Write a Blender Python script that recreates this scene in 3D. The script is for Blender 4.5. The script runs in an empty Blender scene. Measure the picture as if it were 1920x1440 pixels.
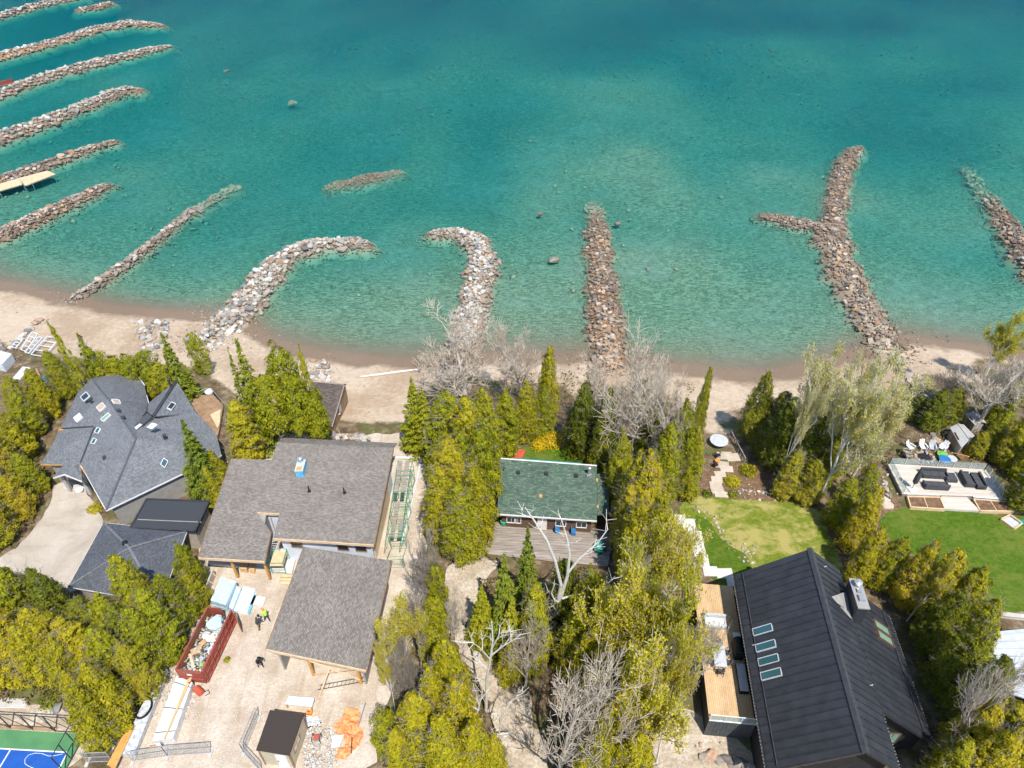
import bpy, bmesh, math, random
import numpy as np
from mathutils import Vector, Matrix
random.seed(11)
rng = np.random.default_rng(11)
D = bpy.data
SC = bpy.context.scene
COL = SC.collection

# ------------------------------------------------------------------ camera, sky, sun, exposure
CAM_H = 58.0
PITCH = math.radians(40.0)
LENS = 25.0
cam_data = D.cameras.new('camera'); cam = D.objects.new('camera', cam_data); COL.objects.link(cam)
cam_data.lens = LENS; cam_data.sensor_width = 36.0; cam_data.clip_end = 3000.0; cam_data.clip_start = 0.5
cam.location = (0, 0, CAM_H); cam.rotation_euler = (math.pi/2 - PITCH, 0, 0)
SC.camera = cam
SUN_AZ = Vector((0.37, -0.93)).normalized()      # horizontal direction towards the sun
SUN_EL = math.radians(61)
world = D.worlds.new('World'); SC.world = world; world.use_nodes = True
wn = world.node_tree
sky = wn.nodes.new('ShaderNodeTexSky'); sky.sky_type = 'NISHITA'; sky.sun_disc = False
sky.sun_elevation = SUN_EL; sky.sun_rotation = math.atan2(SUN_AZ.x, SUN_AZ.y)
sky.air_density = 1.0; sky.dust_density = 0.1; sky.ozone_density = 1.0
bg = wn.nodes['Background']; bg.inputs[1].default_value = 0.15
wn.links.new(sky.outputs[0], bg.inputs[0])
sl = D.lights.new('sun', 'SUN'); sl.energy = 4.3; sl.angle = math.radians(0.53); sl.color = (1.0, 0.955, 0.88)
so = D.objects.new('sun', sl); COL.objects.link(so); so.location = (60, -60, 120)
sunv = Vector((SUN_AZ.x*math.cos(SUN_EL), SUN_AZ.y*math.cos(SUN_EL), math.sin(SUN_EL)))
so.rotation_euler = sunv.to_track_quat('Z', 'Y').to_euler()
SC.view_settings.view_transform = 'Standard'; SC.view_settings.look = 'None'
SC.view_settings.exposure = 0.46; SC.view_settings.gamma = 1.0; SC.view_settings.use_curve_mapping = False
try:
    SC.render.engine = 'CYCLES'
    SC.cycles.max_bounces = 4; SC.cycles.transparent_max_bounces = 8
    SC.cycles.volume_bounces = 0; SC.cycles.use_adaptive_sampling = True; SC.cycles.adaptive_threshold = .035; SC.cycles.adaptive_min_samples = 16; SC.cycles.diffuse_bounces = 2; SC.cycles.glossy_bounces = 2
except Exception:
    pass

# ------------------------------------------------------------------ survey helpers: photograph pixel -> ground point
F = LENS/36.0*1920.0
CT, ST = math.cos(PITCH), math.sin(PITCH)
ZW = -2.5                                        # lake level
def P(px, py, z=0.0, sx=0.0, sy=0.0):
    u = (px-960)/F; v = (720-py)/F
    d = (u, CT+v*ST, -ST+v*CT)
    t = (z-CAM_H)/(d[2]-sx*d[0]-sy*d[1])
    return Vector((t*d[0], t*d[1], CAM_H+t*d[2]))
def proj(p):
    dep = p[1]*CT-(p[2]-CAM_H)*ST
    return 960+F*p[0]/dep, 720-F*(p[1]*ST+(p[2]-CAM_H)*CT)/dep
def z_at(Y, py):
    v = (720-py)/F
    return CAM_H+Y*(v*CT-ST)/(CT+v*ST)

# ------------------------------------------------------------------ value noise for the relief
_lat = rng.random((256, 256))
def vn(x, y, s, o=0):
    x = np.asarray(x, float)/s+o*17.3; y = np.asarray(y, float)/s+o*9.1
    xi = np.floor(x).astype(int); yi = np.floor(y).astype(int); fx = x-xi; fy = y-yi
    fx = fx*fx*(3-2*fx); fy = fy*fy*(3-2*fy)
    g = lambda a, b: _lat[a & 255, b & 255]
    return (g(xi, yi)*(1-fx)+g(xi+1, yi)*fx)*(1-fy)+(g(xi, yi+1)*(1-fx)+g(xi+1, yi+1)*fx)*fy-0.5

SHORE_PX = [(-900, 60), (-450, 130), (-260, 285), (-140, 425), (-60, 505), (0, 530), (60, 541), (130, 556), (200, 572), (300, 582), (385, 588), (440, 592), (475, 610),
            (510, 636), (560, 652), (620, 663), (700, 672), (790, 674), (870, 670), (950, 664), (1060, 666), (1120, 664),
            (1190, 672), (1260, 684), (1350, 694), (1420, 698), (1500, 688), (1580, 668), (1640, 644), (1700, 630),
            (1760, 640), (1830, 650), (1920, 658), (2100, 660), (2400, 640)]
_sh = [P(a, b, ZW) for a, b in SHORE_PX]
SHX = np.array([p.x for p in _sh]); SHY = np.array([p.y for p in _sh])
def shore_d(x, y):
    return y-np.interp(x, SHX, SHY)-0.5*vn(x, y, 5, 3)
def height(x, y):
    x = np.asarray(x, float); y = np.asarray(y, float)
    d = shore_d(x, y)
    dep = np.interp(d, [0, 2, 6, 14, 30, 60, 110, 180, 300, 900], [0, .24, .62, 1.0, 1.3, 1.6, 1.9, 2.2, 2.8, 7.0])
    n = vn(x, y, 34, 1)*.95+vn(x, y, 12, 2)*.55
    dep = dep+np.clip(dep*.7, 0, 1)*n*np.interp(d, [0, 20, 150], [.5, 1.0, 1.6])
    land = np.interp(-d, [0, 2, 6, 11, 16, 20], [0, .22, .75, 1.35, 2.2, 2.5])
    bump = vn(x, y, 3.5, 4)*.22*np.interp(-d, [0, 1.5, 5, 11, 16], [0, .5, 1, 1, 0])
    return ZW+np.where(d > 0, -np.maximum(dep, .02*np.clip(d, 0, 1)), land+bump)
_hx0, _hy0, _hs = -150.0, 12.0, .5
_HT = height(*np.meshgrid(np.arange(_hx0, 160, _hs), np.arange(_hy0, 270, _hs))).tolist()
def hz(x, y):
    """terrain height at one point, from a half-metre table"""
    a = (x-_hx0)/_hs; b = (y-_hy0)/_hs; i = int(a); j = int(b)
    if i < 0 or j < 0 or j+1 >= len(_HT) or i+1 >= len(_HT[0]): return float(height(np.array([x]), np.array([y]))[0])
    a -= i; b -= j; r0 = _HT[j]; r1 = _HT[j+1]
    return (r0[i]*(1-a)+r0[i+1]*a)*(1-b)+(r1[i]*(1-a)+r1[i+1]*a)*b
_latl = _lat.tolist()
def sv(x, y, s, o=0):
    """scalar value noise"""
    x = x/s+o*17.3; y = y/s+o*9.1; i = math.floor(x); j = math.floor(y); a = x-i; b = y-j
    a = a*a*(3-2*a); b = b*b*(3-2*b); r0 = _latl[i & 255]; r1 = _latl[(i+1) & 255]; j0 = j & 255; j1 = (j+1) & 255
    return (r0[j0]*(1-a)+r1[j0]*a)*(1-b)+(r0[j1]*(1-a)+r1[j1]*a)*b-.5
def lerp1(s, xs, ys):
    if s <= xs[0]: return ys[0]
    for k in range(1, len(xs)):
        if s <= xs[k]:
            d = xs[k]-xs[k-1]; return ys[k-1]+(ys[k]-ys[k-1])*((s-xs[k-1])/d if d else 0)
    return ys[-1]
def G(px, py):
    """point of the terrain under a photograph pixel"""
    z = 0.0
    for _ in range(12):
        p = P(px, py, z); z = .5*z+.5*hz(p.x, p.y)
    p = P(px, py, z); return Vector((p.x, p.y, hz(p.x, p.y)))

# ------------------------------------------------------------------ material helpers
def new_mat(name):
    m = D.materials.new(name); m.use_nodes = True
    return m, m.node_tree.nodes, m.node_tree.links, m.node_tree.nodes['Principled BSDF']
def rgb(h):
    """sRGB 0-255 tuple -> linear"""
    o = []
    for c in h:
        c /= 255.0; o.append(c/12.92 if c <= .04045 else ((c+.055)/1.055)**2.4)
    return (o[0], o[1], o[2], 1.0)
def C4(c): return (c[0], c[1], c[2], 1.0)
class N:
    def __init__(s, name):
        s.m, s.n, s.l, s.b = new_mat(name)
    def link(s, a, b): s.l.new(a, b)
    def coord(s, kind):
        if kind == 'POS': return s.n.new('ShaderNodeNewGeometry').outputs['Position']
        return s.n.new('ShaderNodeTexCoord').outputs[{'OBJ': 'Object', 'UV': 'UV', 'GEN': 'Generated'}[kind]]
    def mapping(s, vec, scale=(1, 1, 1), rot=(0, 0, 0), loc=(0, 0, 0)):
        m = s.n.new('ShaderNodeMapping'); m.inputs['Scale'].default_value = scale; m.inputs['Rotation'].default_value = rot
        m.inputs['Location'].default_value = loc
        s.link(vec, m.inputs[0]); return m.outputs[0]
    def noise(s, vec, scale, detail=3, rough=.55, dist=0):
        t = s.n.new('ShaderNodeTexNoise'); t.inputs['Scale'].default_value = scale; t.inputs['Detail'].default_value = detail
        t.inputs['Roughness'].default_value = rough; t.inputs['Distortion'].default_value = dist
        s.link(vec, t.inputs['Vector']); return t.outputs['Fac']
    def voro(s, vec, scale, feat='F1', out='Distance'):
        t = s.n.new('ShaderNodeTexVoronoi'); t.inputs['Scale'].default_value = scale; t.feature = feat
        s.link(vec, t.inputs['Vector']); return t.outputs[out]
    def ramp(s, fac, stops, mode='LINEAR'):
        r = s.n.new('ShaderNodeValToRGB'); e = r.color_ramp.elements; r.color_ramp.interpolation = mode
        while len(e) < len(stops): e.new(.5)
        for k, (p, c) in enumerate(stops):
            e[k].position = p; e[k].color = C4(c) if not isinstance(c, (int, float)) else (c, c, c, 1)
        s.link(fac, r.inputs[0]); return r.outputs[0]
    def mix(s, fac, a, b, mode='MIX'):
        x = s.n.new('ShaderNodeMix'); x.data_type = 'RGBA'; x.blend_type = mode; x.clamp_factor = True
        for i, val in ((0, fac), (6, a), (7, b)):
            if hasattr(val, 'is_output'): s.link(val, x.inputs[i])
            elif isinstance(val, (int, float)): x.inputs[i].default_value = val if i == 0 else (val, val, val, 1)
            else: x.inputs[i].default_value = C4(val)
        return x.outputs[2]
    def math(s, op, a, b=None, clamp=False):
        x = s.n.new('ShaderNodeMath'); x.operation = op; x.use_clamp = clamp
        for k, val in enumerate((a, b)):
            if val is None: continue
            if hasattr(val, 'is_output'): s.link(val, x.inputs[k])
            else: x.inputs[k].default_value = val
        return x.outputs[0]
    def mrange(s, v, a, b, c=0, d=1):
        x = s.n.new('ShaderNodeMapRange'); s.link(v, x.inputs[0])
        for k, q in enumerate((a, b, c, d)): x.inputs[k+1].default_value = q
        return x.outputs[0]
    def sep(s, v):
        x = s.n.new('ShaderNodeSeparateXYZ'); s.link(v, x.inputs[0]); return x.outputs
    def bump(s, h, strength=.4, dist=.05, nrm=None):
        b = s.n.new('ShaderNodeBump'); b.inputs['Strength'].default_value = strength; b.inputs['Distance'].default_value = dist
        s.link(h, b.inputs['Height'])
        if nrm is not None: s.link(nrm, b.inputs['Normal'])
        return b.outputs[0]
    def rnd(s): return s.n.new('ShaderNodeObjectInfo').outputs['Random']
    def island(s): return s.n.new('ShaderNodeNewGeometry').outputs['Random Per Island']
    def set(s, col=None, rough=None, nrm=None, spec=None, metal=None):
        for nm, v in (('Base Color', col), ('Roughness', rough), ('Normal', nrm), ('Specular IOR Level', spec), ('Metallic', metal)):
            if v is None: continue
            k = s.b.inputs[nm]
            if hasattr(v, 'is_output'): s.link(v, k)
            elif isinstance(v, (tuple, list)): k.default_value = C4(v)
            else: k.default_value = v
        return s.m
MATS = {}
def mottled(name, a, b, scale=2.0, rough=.8, bs=.25, bscale=None, coord='OBJ', spec=.25, metal=0, rnd=0.0, stretch=(1, 1, 1), dirt=.0):
    k = N(name); v = k.coord(coord)
    if stretch != (1, 1, 1): v = k.mapping(v, stretch)
    n1 = k.noise(v, scale, 5, .6); c = k.ramp(n1, [(.3, a), (.7, b)])
    if dirt:
        n3 = k.noise(v, scale*.23, 4, .6); c = k.mix(k.ramp(n3, [(.45, 0.0), (.75, dirt)]), c, (.09, .07, .05))
    if rnd:
        c = k.mix(1.0, c, k.ramp(k.rnd(), [(0, 1-rnd), (1, 1+rnd*.6)]), 'MULTIPLY')
    n2 = k.noise(v, bscale or scale*6, 4, .6)
    k.set(c, rough, k.bump(n2, bs, .03), spec, metal); MATS[name] = k.m; return k.m

# ground surfaces
def make_ground():
    k = N('ground'); p = k.coord('POS'); z = k.sep(p)[2]
    big = k.noise(p, .09, 5, .6); fine = k.noise(p, 1.7, 6, .65); grit = k.noise(p, 9, 3, .7)
    sand = k.ramp(fine, [(.25, (.395, .305, .215)), (.75, (.52, .415, .31))])
    dry = k.ramp(k.math('ADD', big, k.math('MULTIPLY', fine, .25)), [(.52, 0.0), (.7, 1.0)])
    sand = k.mix(dry, k.mix(1.0, sand, (.84, .78, .72), 'MULTIPLY'), k.mix(1.0, sand, (1.12, 1.12, 1.12), 'MULTIPLY'))
    track = k.noise(k.mapping(p, (.16, 1.5, 1), (0, 0, .08)), .8, 5, .65, .8)
    sand = k.mix(k.ramp(track, [(.5, 0.0), (.68, .35)]), sand, (.42, .32, .22))
    stones = k.voro(p, 1.3); spk = k.ramp(stones, [(.05, 1.0), (.12, 0.0)])
    sand = k.mix(k.mix(1.0, spk, k.ramp(k.noise(p, .3, 2), [(.5, 0.0), (.62, .7)]), 'MULTIPLY'), sand, (.3, .26, .22))
    wob = k.math('ADD', z, k.math('MULTIPLY', k.noise(p, .35, 3), .5))
    wet = k.mrange(wob, ZW+.22+.25, ZW+.40+.25, 1, 0)
    sand = k.mix(k.math('MULTIPLY', wet, .88), sand, (.19, .13, .085))
    # lake bed: mottled sand with water-ripple light and dark painted in, cobble fields, a little weed
    cob = k.voro(p, 1.1, 'F1', 'Color'); cobd = k.voro(p, 1.1)
    cobc = k.mix(k.sep(cob)[0], (.22, .19, .13), (.44, .39, .3))
    rip_light = k.noise(k.mapping(p, (.7, 1.8, 1), (0, 0, -.3)), 1.6, 4, .7, .6); fleck = k.noise(p, 3.5, 3, .7)
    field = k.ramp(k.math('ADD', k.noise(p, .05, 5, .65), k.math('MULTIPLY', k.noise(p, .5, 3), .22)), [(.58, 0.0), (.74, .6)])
    sandbed = k.ramp(k.math('ADD', k.math('MULTIPLY', rip_light, .65), k.math('MULTIPLY', fleck, .35)), [(.41, (.115, .105, .06)), (.5, (.25, .228, .132)), (.59, (.41, .37, .235))])  # sand mottle, its strong contrast painting in light rippled by the water
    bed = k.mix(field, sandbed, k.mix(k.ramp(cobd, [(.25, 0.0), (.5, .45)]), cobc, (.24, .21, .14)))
    weed = k.ramp(k.math('ADD', k.noise(p, .13, 4, .6, .5), k.math('MULTIPLY', k.noise(p, .9, 3), .14)), [(.68, 0.0), (.75, .5)])
    bed = k.mix(weed, bed, (.16, .145, .08))
    under = k.mrange(z, ZW-.15, ZW-.75, 0, 1)
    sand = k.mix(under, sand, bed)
    # needle litter and bare soil behind the beach
    a = k.n.new('ShaderNodeAttribute'); a.attribute_name = 'soil'
    lit = k.noise(p, .8, 6, .7); litter = k.ramp(lit, [(.3, (.055, .04, .022)), (.5, (.15, .105, .06)), (.72, (.34, .27, .18))])
    grs = k.ramp(k.noise(p, .22, 5, .6), [(.52, 0.0), (.64, .7)]); litter = k.mix(grs, litter, (.10, .12, .03))
    soil = k.ramp(k.math('ADD', a.outputs['Fac'], k.math('MULTIPLY', k.math('SUBTRACT', k.noise(p, .5, 5, .7), .5), .9)), [(.42, 0.0), (.58, 1.0)])
    c = k.mix(soil, sand, litter)
    h = k.math('ADD', k.math('MULTIPLY', fine, .8), k.math('MULTIPLY', grit, .35))
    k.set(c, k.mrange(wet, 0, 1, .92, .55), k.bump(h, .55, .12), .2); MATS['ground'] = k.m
make_ground()
def make_yard():
    k = N('yard_gravel'); p = k.coord('POS')
    a = k.noise(p, .35, 6, .65); b = k.noise(p, 3.5, 5, .7); cst = k.voro(p, 5.5)
    c = k.ramp(a, [(.3, (.38, .295, .22)), (.5, (.54, .455, .365)), (.7, (.66, .59, .51))])
    c = k.mix(k.ramp(b, [(.3, .55), (.6, 0.0)]), c, (.40, .31, .22))
    trk = k.noise(k.mapping(p, (1.6, .28, 1), (0, 0, -.35)), .7, 4, .6, .6)
    c = k.mix(k.ramp(trk, [(.52, 0.0), (.66, .6)]), c, (.38, .29, .2))
    st2 = k.noise(p, 1.1, 5, .7); c = k.mix(k.ramp(st2, [(.56, 0.0), (.7, .5)]), c, (.44, .31, .2))
    c = k.mix(k.ramp(cst, [(.1, .6), (.25, 0.0)]), c, (.82, .78, .72))
    k.set(c, .93, k.bump(k.math('ADD', b, cst), .5, .07), .15); MATS['yard'] = k.m
    k = N('path_gravel'); p = k.coord('POS')
    a = k.noise(p, .5, 6, .65); b = k.noise(p, 4, 5, .7)
    c = k.ramp(a, [(.3, (.36, .28, .19)), (.55, (.54, .46, .36)), (.75, (.66, .6, .5))])
    c = k.mix(k.ramp(b, [(.35, .6), (.6, 0.0)]), c, (.25, .18, .11))
    k.set(c, .93, k.bump(b, .5, .07), .15); MATS['path'] = k.m
    k = N('driveway_concrete'); p = k.coord('POS')
    a = k.noise(p, .22, 6, .65, .6); b = k.noise(p, 6, 4, .7)
    c = k.ramp(a, [(.3, (.34, .29, .235)), (.5, (.46, .40, .33)), (.7, (.55, .49, .42))])
    c = k.mix(k.ramp(b, [(.4, .25), (.6, 0.0)]), c, (.3, .25, .2))
    st = k.noise(k.mapping(p, (.3, 1.2, 1), (0, 0, .7)), .6, 4, .6, 1.0); c = k.mix(k.ramp(st, [(.55, 0.0), (.72, .4)]), c, (.3, .25, .2))
    k.set(c, .9, k.bump(b, .3, .03), .2); MATS['driveway'] = k.m
    for nm, g1, g2, g3, dryamt in (('lawn_dry', (.10, .15, .014), (.22, .26, .03), (.44, .37, .13), .85), ('lawn_lush', (.038, .09, .008), (.125, .2, .016), (.22, .22, .05), .38)):
        k = N(nm); p = k.coord('POS')
        a = k.noise(p, 2.6, 6, .75); b = k.noise(p, .28, 5, .65); f = k.noise(p, 14, 3, .7)
        c = k.ramp(a, [(.3, g1), (.7, g2)])
        st = k.noise(k.mapping(p, (.5, 1.1, 1), (0, 0, .5)), 1.1, 5, .7, .5)
        c = k.mix(k.ramp(k.math('ADD', b, k.math('MULTIPLY', k.math('SUBTRACT', st, .5), .7)), [(.45, 0.0), (.62, dryamt)]), c, g3)
        k.set(c, .95, k.bump(k.math('ADD', a, f), .9, .09), .1); MATS[nm] = k.m
    k = N('bed_soil'); p = k.coord('POS')
    a = k.noise(p, 2.2, 6, .7); c = k.ramp(a, [(.3, (.09, .05, .028)), (.55, (.2, .125, .075)), (.75, (.32, .22, .14))])
    k.set(c, .95, k.bump(k.noise(p, 6, 4), .8, .08), .1); MATS['soil'] = k.m
make_yard()
def make_shingle(name, cols, mortar, bw=.32, rh=.145, patch=.0):
    k = N(name); uv = k.coord('UV')
    b = k.n.new('ShaderNodeTexBrick'); k.link(uv, b.inputs['Vector'])
    b.inputs['Scale'].default_value = 1.0; b.inputs['Brick Width'].default_value = bw; b.inputs['Row Height'].default_value = rh
    b.inputs['Mortar Size'].default_value = .012; b.inputs['Mortar Smooth'].default_value = .2; b.inputs['Bias'].default_value = 0
    b.inputs['Color1'].default_value = (0, 0, 0, 1); b.inputs['Color2'].default_value = (1, 1, 1, 1); b.inputs['Mortar'].default_value = (.5, .5, .5, 1)
    t = b.outputs['Color']; n = k.noise(uv, 6, 4, .7); big = k.noise(uv, .35, 4, .6)
    f = k.math('ADD', k.math('MULTIPLY', k.sep(t)[0], .75), k.math('MULTIPLY', n, .25))
    c = k.ramp(f, [(.1, cols[0]), (.5, cols[1]), (.9, cols[2])])
    if patch:
        pn = k.noise(k.mapping(uv, (1.6, 3.2, 1)), 1.5, 3, .6)
        c = k.mix(k.ramp(pn, [(.54, 0.0), (.6, patch)]), c, cols[3])
    c = k.mix(1.0, c, k.ramp(big, [(.3, .86), (.7, 1.1)]), 'MULTIPLY')
    c = k.mix(b.outputs['Fac'], c, mortar)
    h = k.math('SUBTRACT', k.math('MULTIPLY', k.sep(t)[0], .4), b.outputs['Fac'])
    k.set(c, .88, k.bump(k.math('ADD', h, n), .5, .02), .2); MATS[name] = k.m
make_shingle('shingle_slate', [(.145, .152, .162), (.19, .2, .212), (.245, .255, .268)], (.075, .08, .088), .24, .13)
make_shingle('shingle_charcoal', [(.085, .092, .106), (.112, .12, .138), (.145, .155, .175)], (.05, .055, .062), .24, .13)
make_shingle('shingle_brown', [(.18, .153, .13), (.245, .215, .187), (.315, .283, .25)], (.1, .09, .08), .24, .13)
make_shingle('shingle_green', [(.06, .095, .075), (.085, .13, .10), (.115, .165, .125), (.19, .29, .16)], (.045, .07, .055), .5, .22, .5)
make_shingle('shingle_old', [(.08, .065, .058), (.12, .098, .085), (.16, .125, .105)], (.05, .04, .035), .4, .2)

def make_rock(name, cols, wetcol):
    k = N(name); v = k.coord('OBJ'); p = k.coord('POS'); z = k.sep(p)[2]
    r = k.math('FRACT', k.math('ADD', k.rnd(), k.island()))
    c = k.ramp(r, [(i/(len(cols)-1), q) for i, q in enumerate(cols)])
    n = k.noise(p, 3.2, 5, .65); c = k.mix(1.0, c, k.ramp(n, [(.3, .55), (.7, 1.12)]), 'MULTIPLY')
    zz = k.math('ADD', z, k.math('MULTIPLY', k.noise(p, .7, 2), .5))
    wet = k.mrange(zz, ZW+.25+.22, ZW+.25+.75, 1, 0)
    c = k.mix(k.math('MULTIPLY', wet, .62), c, wetcol)
    alg = k.mrange(z, ZW-.05, ZW-.5, 0, .75); c = k.mix(alg, c, (.36, .31, .19))
    k.set(c, k.mrange(wet, 0, 1, .85, .55), k.bump(k.noise(p, 8, 4), .35, .05), .3); MATS[name] = k.m
make_rock('rock_pale', [(.32, .3, .27), (.60, .56, .5), (.15, .145, .14), (.52, .45, .36), (.74, .71, .65), (.46, .28, .15), (.24, .235, .23), (.66, .62, .56), (.4, .33, .25)], (.22, .155, .1))
make_rock('rock_white', [(.6, .57, .52), (.74, .71, .66), (.5, .45, .38), (.8, .78, .74)], (.22, .155, .1))
make_rock('rock_tan', [(.36, .28, .2), (.13, .115, .105), (.56, .46, .34), (.47, .25, .12), (.24, .22, .21), (.66, .55, .42), (.3, .2, .13), (.11, .1, .1), (.56, .51, .45)], (.16, .115, .075))
make_rock('rock_mix', [(.42, .37, .31), (.22, .2, .18), (.62, .55, .46), (.48, .30, .19), (.33, .31, .29), (.68, .63, .55), (.17, .16, .155), (.5, .42, .33)], (.16, .115, .075))

def make_leaf(name, cols, trans=.3, rough=.6, spread=.35):
    m = D.materials.new(name); m.use_nodes = True; k = N.__new__(N); k.m = m; k.n = m.node_tree.nodes; k.l = m.node_tree.links; k.b = k.n['Principled BSDF']
    r = k.math('ADD', k.math('MULTIPLY', k.island(), .62), k.math('MULTIPLY', k.rnd(), .38))
    pn = k.noise(k.coord('OBJ'), 1.1, 3, .6)
    r = k.math('ADD', r, k.math('MULTIPLY', k.math('SUBTRACT', pn, .5), .9), True)
    c = k.ramp(r, [(i/(len(cols)-1), q) for i, q in enumerate(cols)])
    k.set(c, rough, None, .2)
    tr = k.n.new('ShaderNodeBsdfTranslucent'); k.link(c, tr.inputs[0])
    mx = k.n.new('ShaderNodeMixShader'); mx.inputs[0].default_value = trans
    k.link(k.b.outputs[0], mx.inputs[1]); k.link(tr.outputs[0], mx.inputs[2])
    k.link(mx.outputs[0], k.n['Material Output'].inputs[0]); MATS[name] = m
make_leaf('leaf_cedar', [(0.0978, 0.121, 0.0092), (0.218, 0.247, 0.0115), (0.345, 0.351, 0.0138), (0.46, 0.425, 0.0207), (0.391, 0.265, 0.0575)], .36)
make_leaf('leaf_cedar_gold', [(0.132, 0.138, 0.0088), (0.286, 0.281, 0.011), (0.451, 0.402, 0.0154), (0.572, 0.473, 0.0242), (0.462, 0.297, 0.066)], .36)
make_leaf('leaf_spruce', [(0.06, 0.09, 0.012), (0.132, 0.174, 0.0144), (0.228, 0.264, 0.0192), (0.324, 0.33, 0.036)], .25)
make_leaf('leaf_cedar_dark', [(0.0625, 0.0813, 0.00875), (0.138, 0.163, 0.0125), (0.225, 0.237, 0.015), (0.338, 0.3, 0.025)], .28)
make_leaf('leaf_bud', [(.36, .36, .015), (.52, .49, .02), (.66, .58, .05), (.58, .42, .08)], .45)
make_leaf('leaf_catkin', [(.42, .39, .07), (.58, .53, .13), (.70, .63, .24), (.62, .5, .2)], .45)
make_leaf('leaf_forsythia', [(.55, .38, .01), (.75, .55, .015), (.6, .5, .03)], .35)
make_leaf('leaf_ground', [(.05, .05, .012), (.09, .10, .015), (.16, .13, .04), (.2, .14, .06), (.11, .075, .035)], .2)
mottled('bark_grey', (.42, .38, .33), (.62, .57, .5), 4, .9, .4, 20, spec=.1)
mottled('bark_pale', (.52, .49, .44), (.75, .72, .66), 5, .85, .3, 20, spec=.1)
mottled('bark_brown', (.1, .075, .055), (.24, .19, .145), 5, .9, .5, 25, spec=.1)
mottled('twig_grey', (.55, .455, .355), (.75, .65, .53), 3, .9, .1, 9, spec=.1)
mottled('twig_dead', (.3, .25, .2), (.52, .45, .38), 3, .9, .1, 9, spec=.1)
# built things
mottled('wood_new', (.55, .33, .15), (.72, .47, .24), 2.5, .7, .2, 30, stretch=(1, 1, 1))
mottled('wood_fascia', (.60, .40, .23), (.75, .55, .36), 2, .75, .2, 30)
mottled('wood_orange', (.50, .245, .06), (.66, .36, .11), 2, .6, .15, 25)
mottled('deck_honey', (.52, .33, .165), (.66, .46, .26), 1.5, .65, .15, 25, rnd=.1)
mottled('siding_charcoal', (.06, .063, .067), (.09, .094, .1), 2, .7, .15, 14)
mottled('wood_grey', (.23, .19, .16), (.42, .36, .31), 1.6, .9, .5, 18, stretch=(.4, 3, 1), rnd=.15)
mottled('wood_pale', (.50, .43, .36), (.66, .59, .51), 1.2, .85, .3, 18, stretch=(.4, 3, 1), rnd=.12)
mottled('wood_brown', (.22, .135, .075), (.38, .25, .15), 1.5, .8, .3, 18)
mottled('plywood', (.58, .45, .30), (.70, .57, .41), 1.2, .8, .15, 15)
mottled('paint_white', (.70, .69, .67), (.80, .79, .77), 2, .5, .08, 12, spec=.4)
mottled('paint_grey', (.36, .355, .345), (.45, .44, .43), 2, .7, .15, 14)
mottled('siding_grey', (.26, .25, .235), (.34, .325, .305), 2, .8, .15, 14)
mottled('siding_taupe', (.34, .30, .25), (.44, .39, .33), 2, .8, .2, 12)
mottled('siding_brown', (.10, .062, .042), (.17, .105, .07), 3, .8, .3, 14)
mottled('siding_black', (.018, .018, .02), (.035, .035, .038), 3, .6, .2, 14)
mottled('shed_tan', (.44, .375, .27), (.55, .48, .36), 2, .8, .15, 14)
mottled('metal_black', (.026, .028, .034), (.046, .049, .058), 1.1, .42, .12, 9, spec=.5, rnd=.12)
mottled('metal_dark', (.03, .03, .033), (.055, .055, .06), 3, .45, .1, 14, spec=.5)
mottled('metal_steel', (.42, .43, .44), (.6, .61, .62), 3, .35, .1, 14, spec=.5, metal=.6)
mottled('metal_white', (.62, .65, .67), (.78, .8, .81), 2, .45, .1, 14, spec=.5)
mottled('metal_pale', (.40, .43, .45), (.52, .55, .57), 2, .5, .1, 14, spec=.4)
mottled('house_wrap', (.55, .60, .68), (.72, .76, .82), 1.3, .6, .3, 6)
mottled('foam_blue', (.36, .55, .66), (.58, .71, .78), 2.5, .7, .25, 9, rnd=.1)
mottled('wrap_blue', (.10, .38, .62), (.2, .5, .72), 2, .5, .2, 8)
mottled('plastic_white', (.56, .57, .58), (.72, .72, .72), 2.2, .4, .3, 7, spec=.4)
mottled('plastic_silver', (.34, .36, .38), (.74, .75, .76), 3.6, .3, .8, 6, spec=.5)
mottled('dumpster_red', (.27, .055, .04), (.36, .09, .06), 1.5, .55, .2, 10, spec=.4, dirt=.45)
mottled('dumpster_rust', (.30, .10, .045), (.40, .16, .07), 1.2, .8, .3, 9, dirt=.7)
mottled('net_orange', (.72, .23, .07), (.86, .42, .2), 3.5, .7, .6, 12)
mottled('paint_green', (.03, .30, .15), (.05, .40, .2), 3, .5, .1, 14, spec=.4)
mottled('paint_teal', (.02, .20, .17), (.04, .28, .24), 3, .5, .1, 14, spec=.4)
mottled('paint_blue', (.02, .14, .35), (.04, .2, .45), 3, .5, .1, 14, spec=.4)
mottled('paint_red', (.42, .07, .04), (.55, .12, .07), 3, .6, .2, 14)
mottled('paint_orange', (.65, .24, .05), (.78, .32, .08), 3, .6, .2, 14)
mottled('court_green', (.07, .20, .085), (.10, .26, .11), .8, .85, .15, 20, coord='POS')
mottled('court_blue', (.012, .075, .34), (.02, .11, .42), .8, .8, .15, 20, coord='POS')
mottled('concrete', (.42, .39, .35), (.56, .53, .48), 1.5, .9, .3, 12)
mottled('concrete_pale', (.56, .53, .48), (.68, .65, .6), 1.5, .9, .3, 12)
mottled('stone_path', (.46, .38, .29), (.60, .52, .42), 1.5, .9, .3, 12, rnd=.2)
mottled('fabric_dark', (.05, .053, .058), (.085, .088, .095), 4, .85, .2, 20)
mottled('fabric_grey', (.40, .42, .44), (.56, .57, .58), 4, .85, .2, 20)
mottled('fabric_pale', (.66, .66, .64), (.78, .78, .76), 4, .85, .2, 20)
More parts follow.
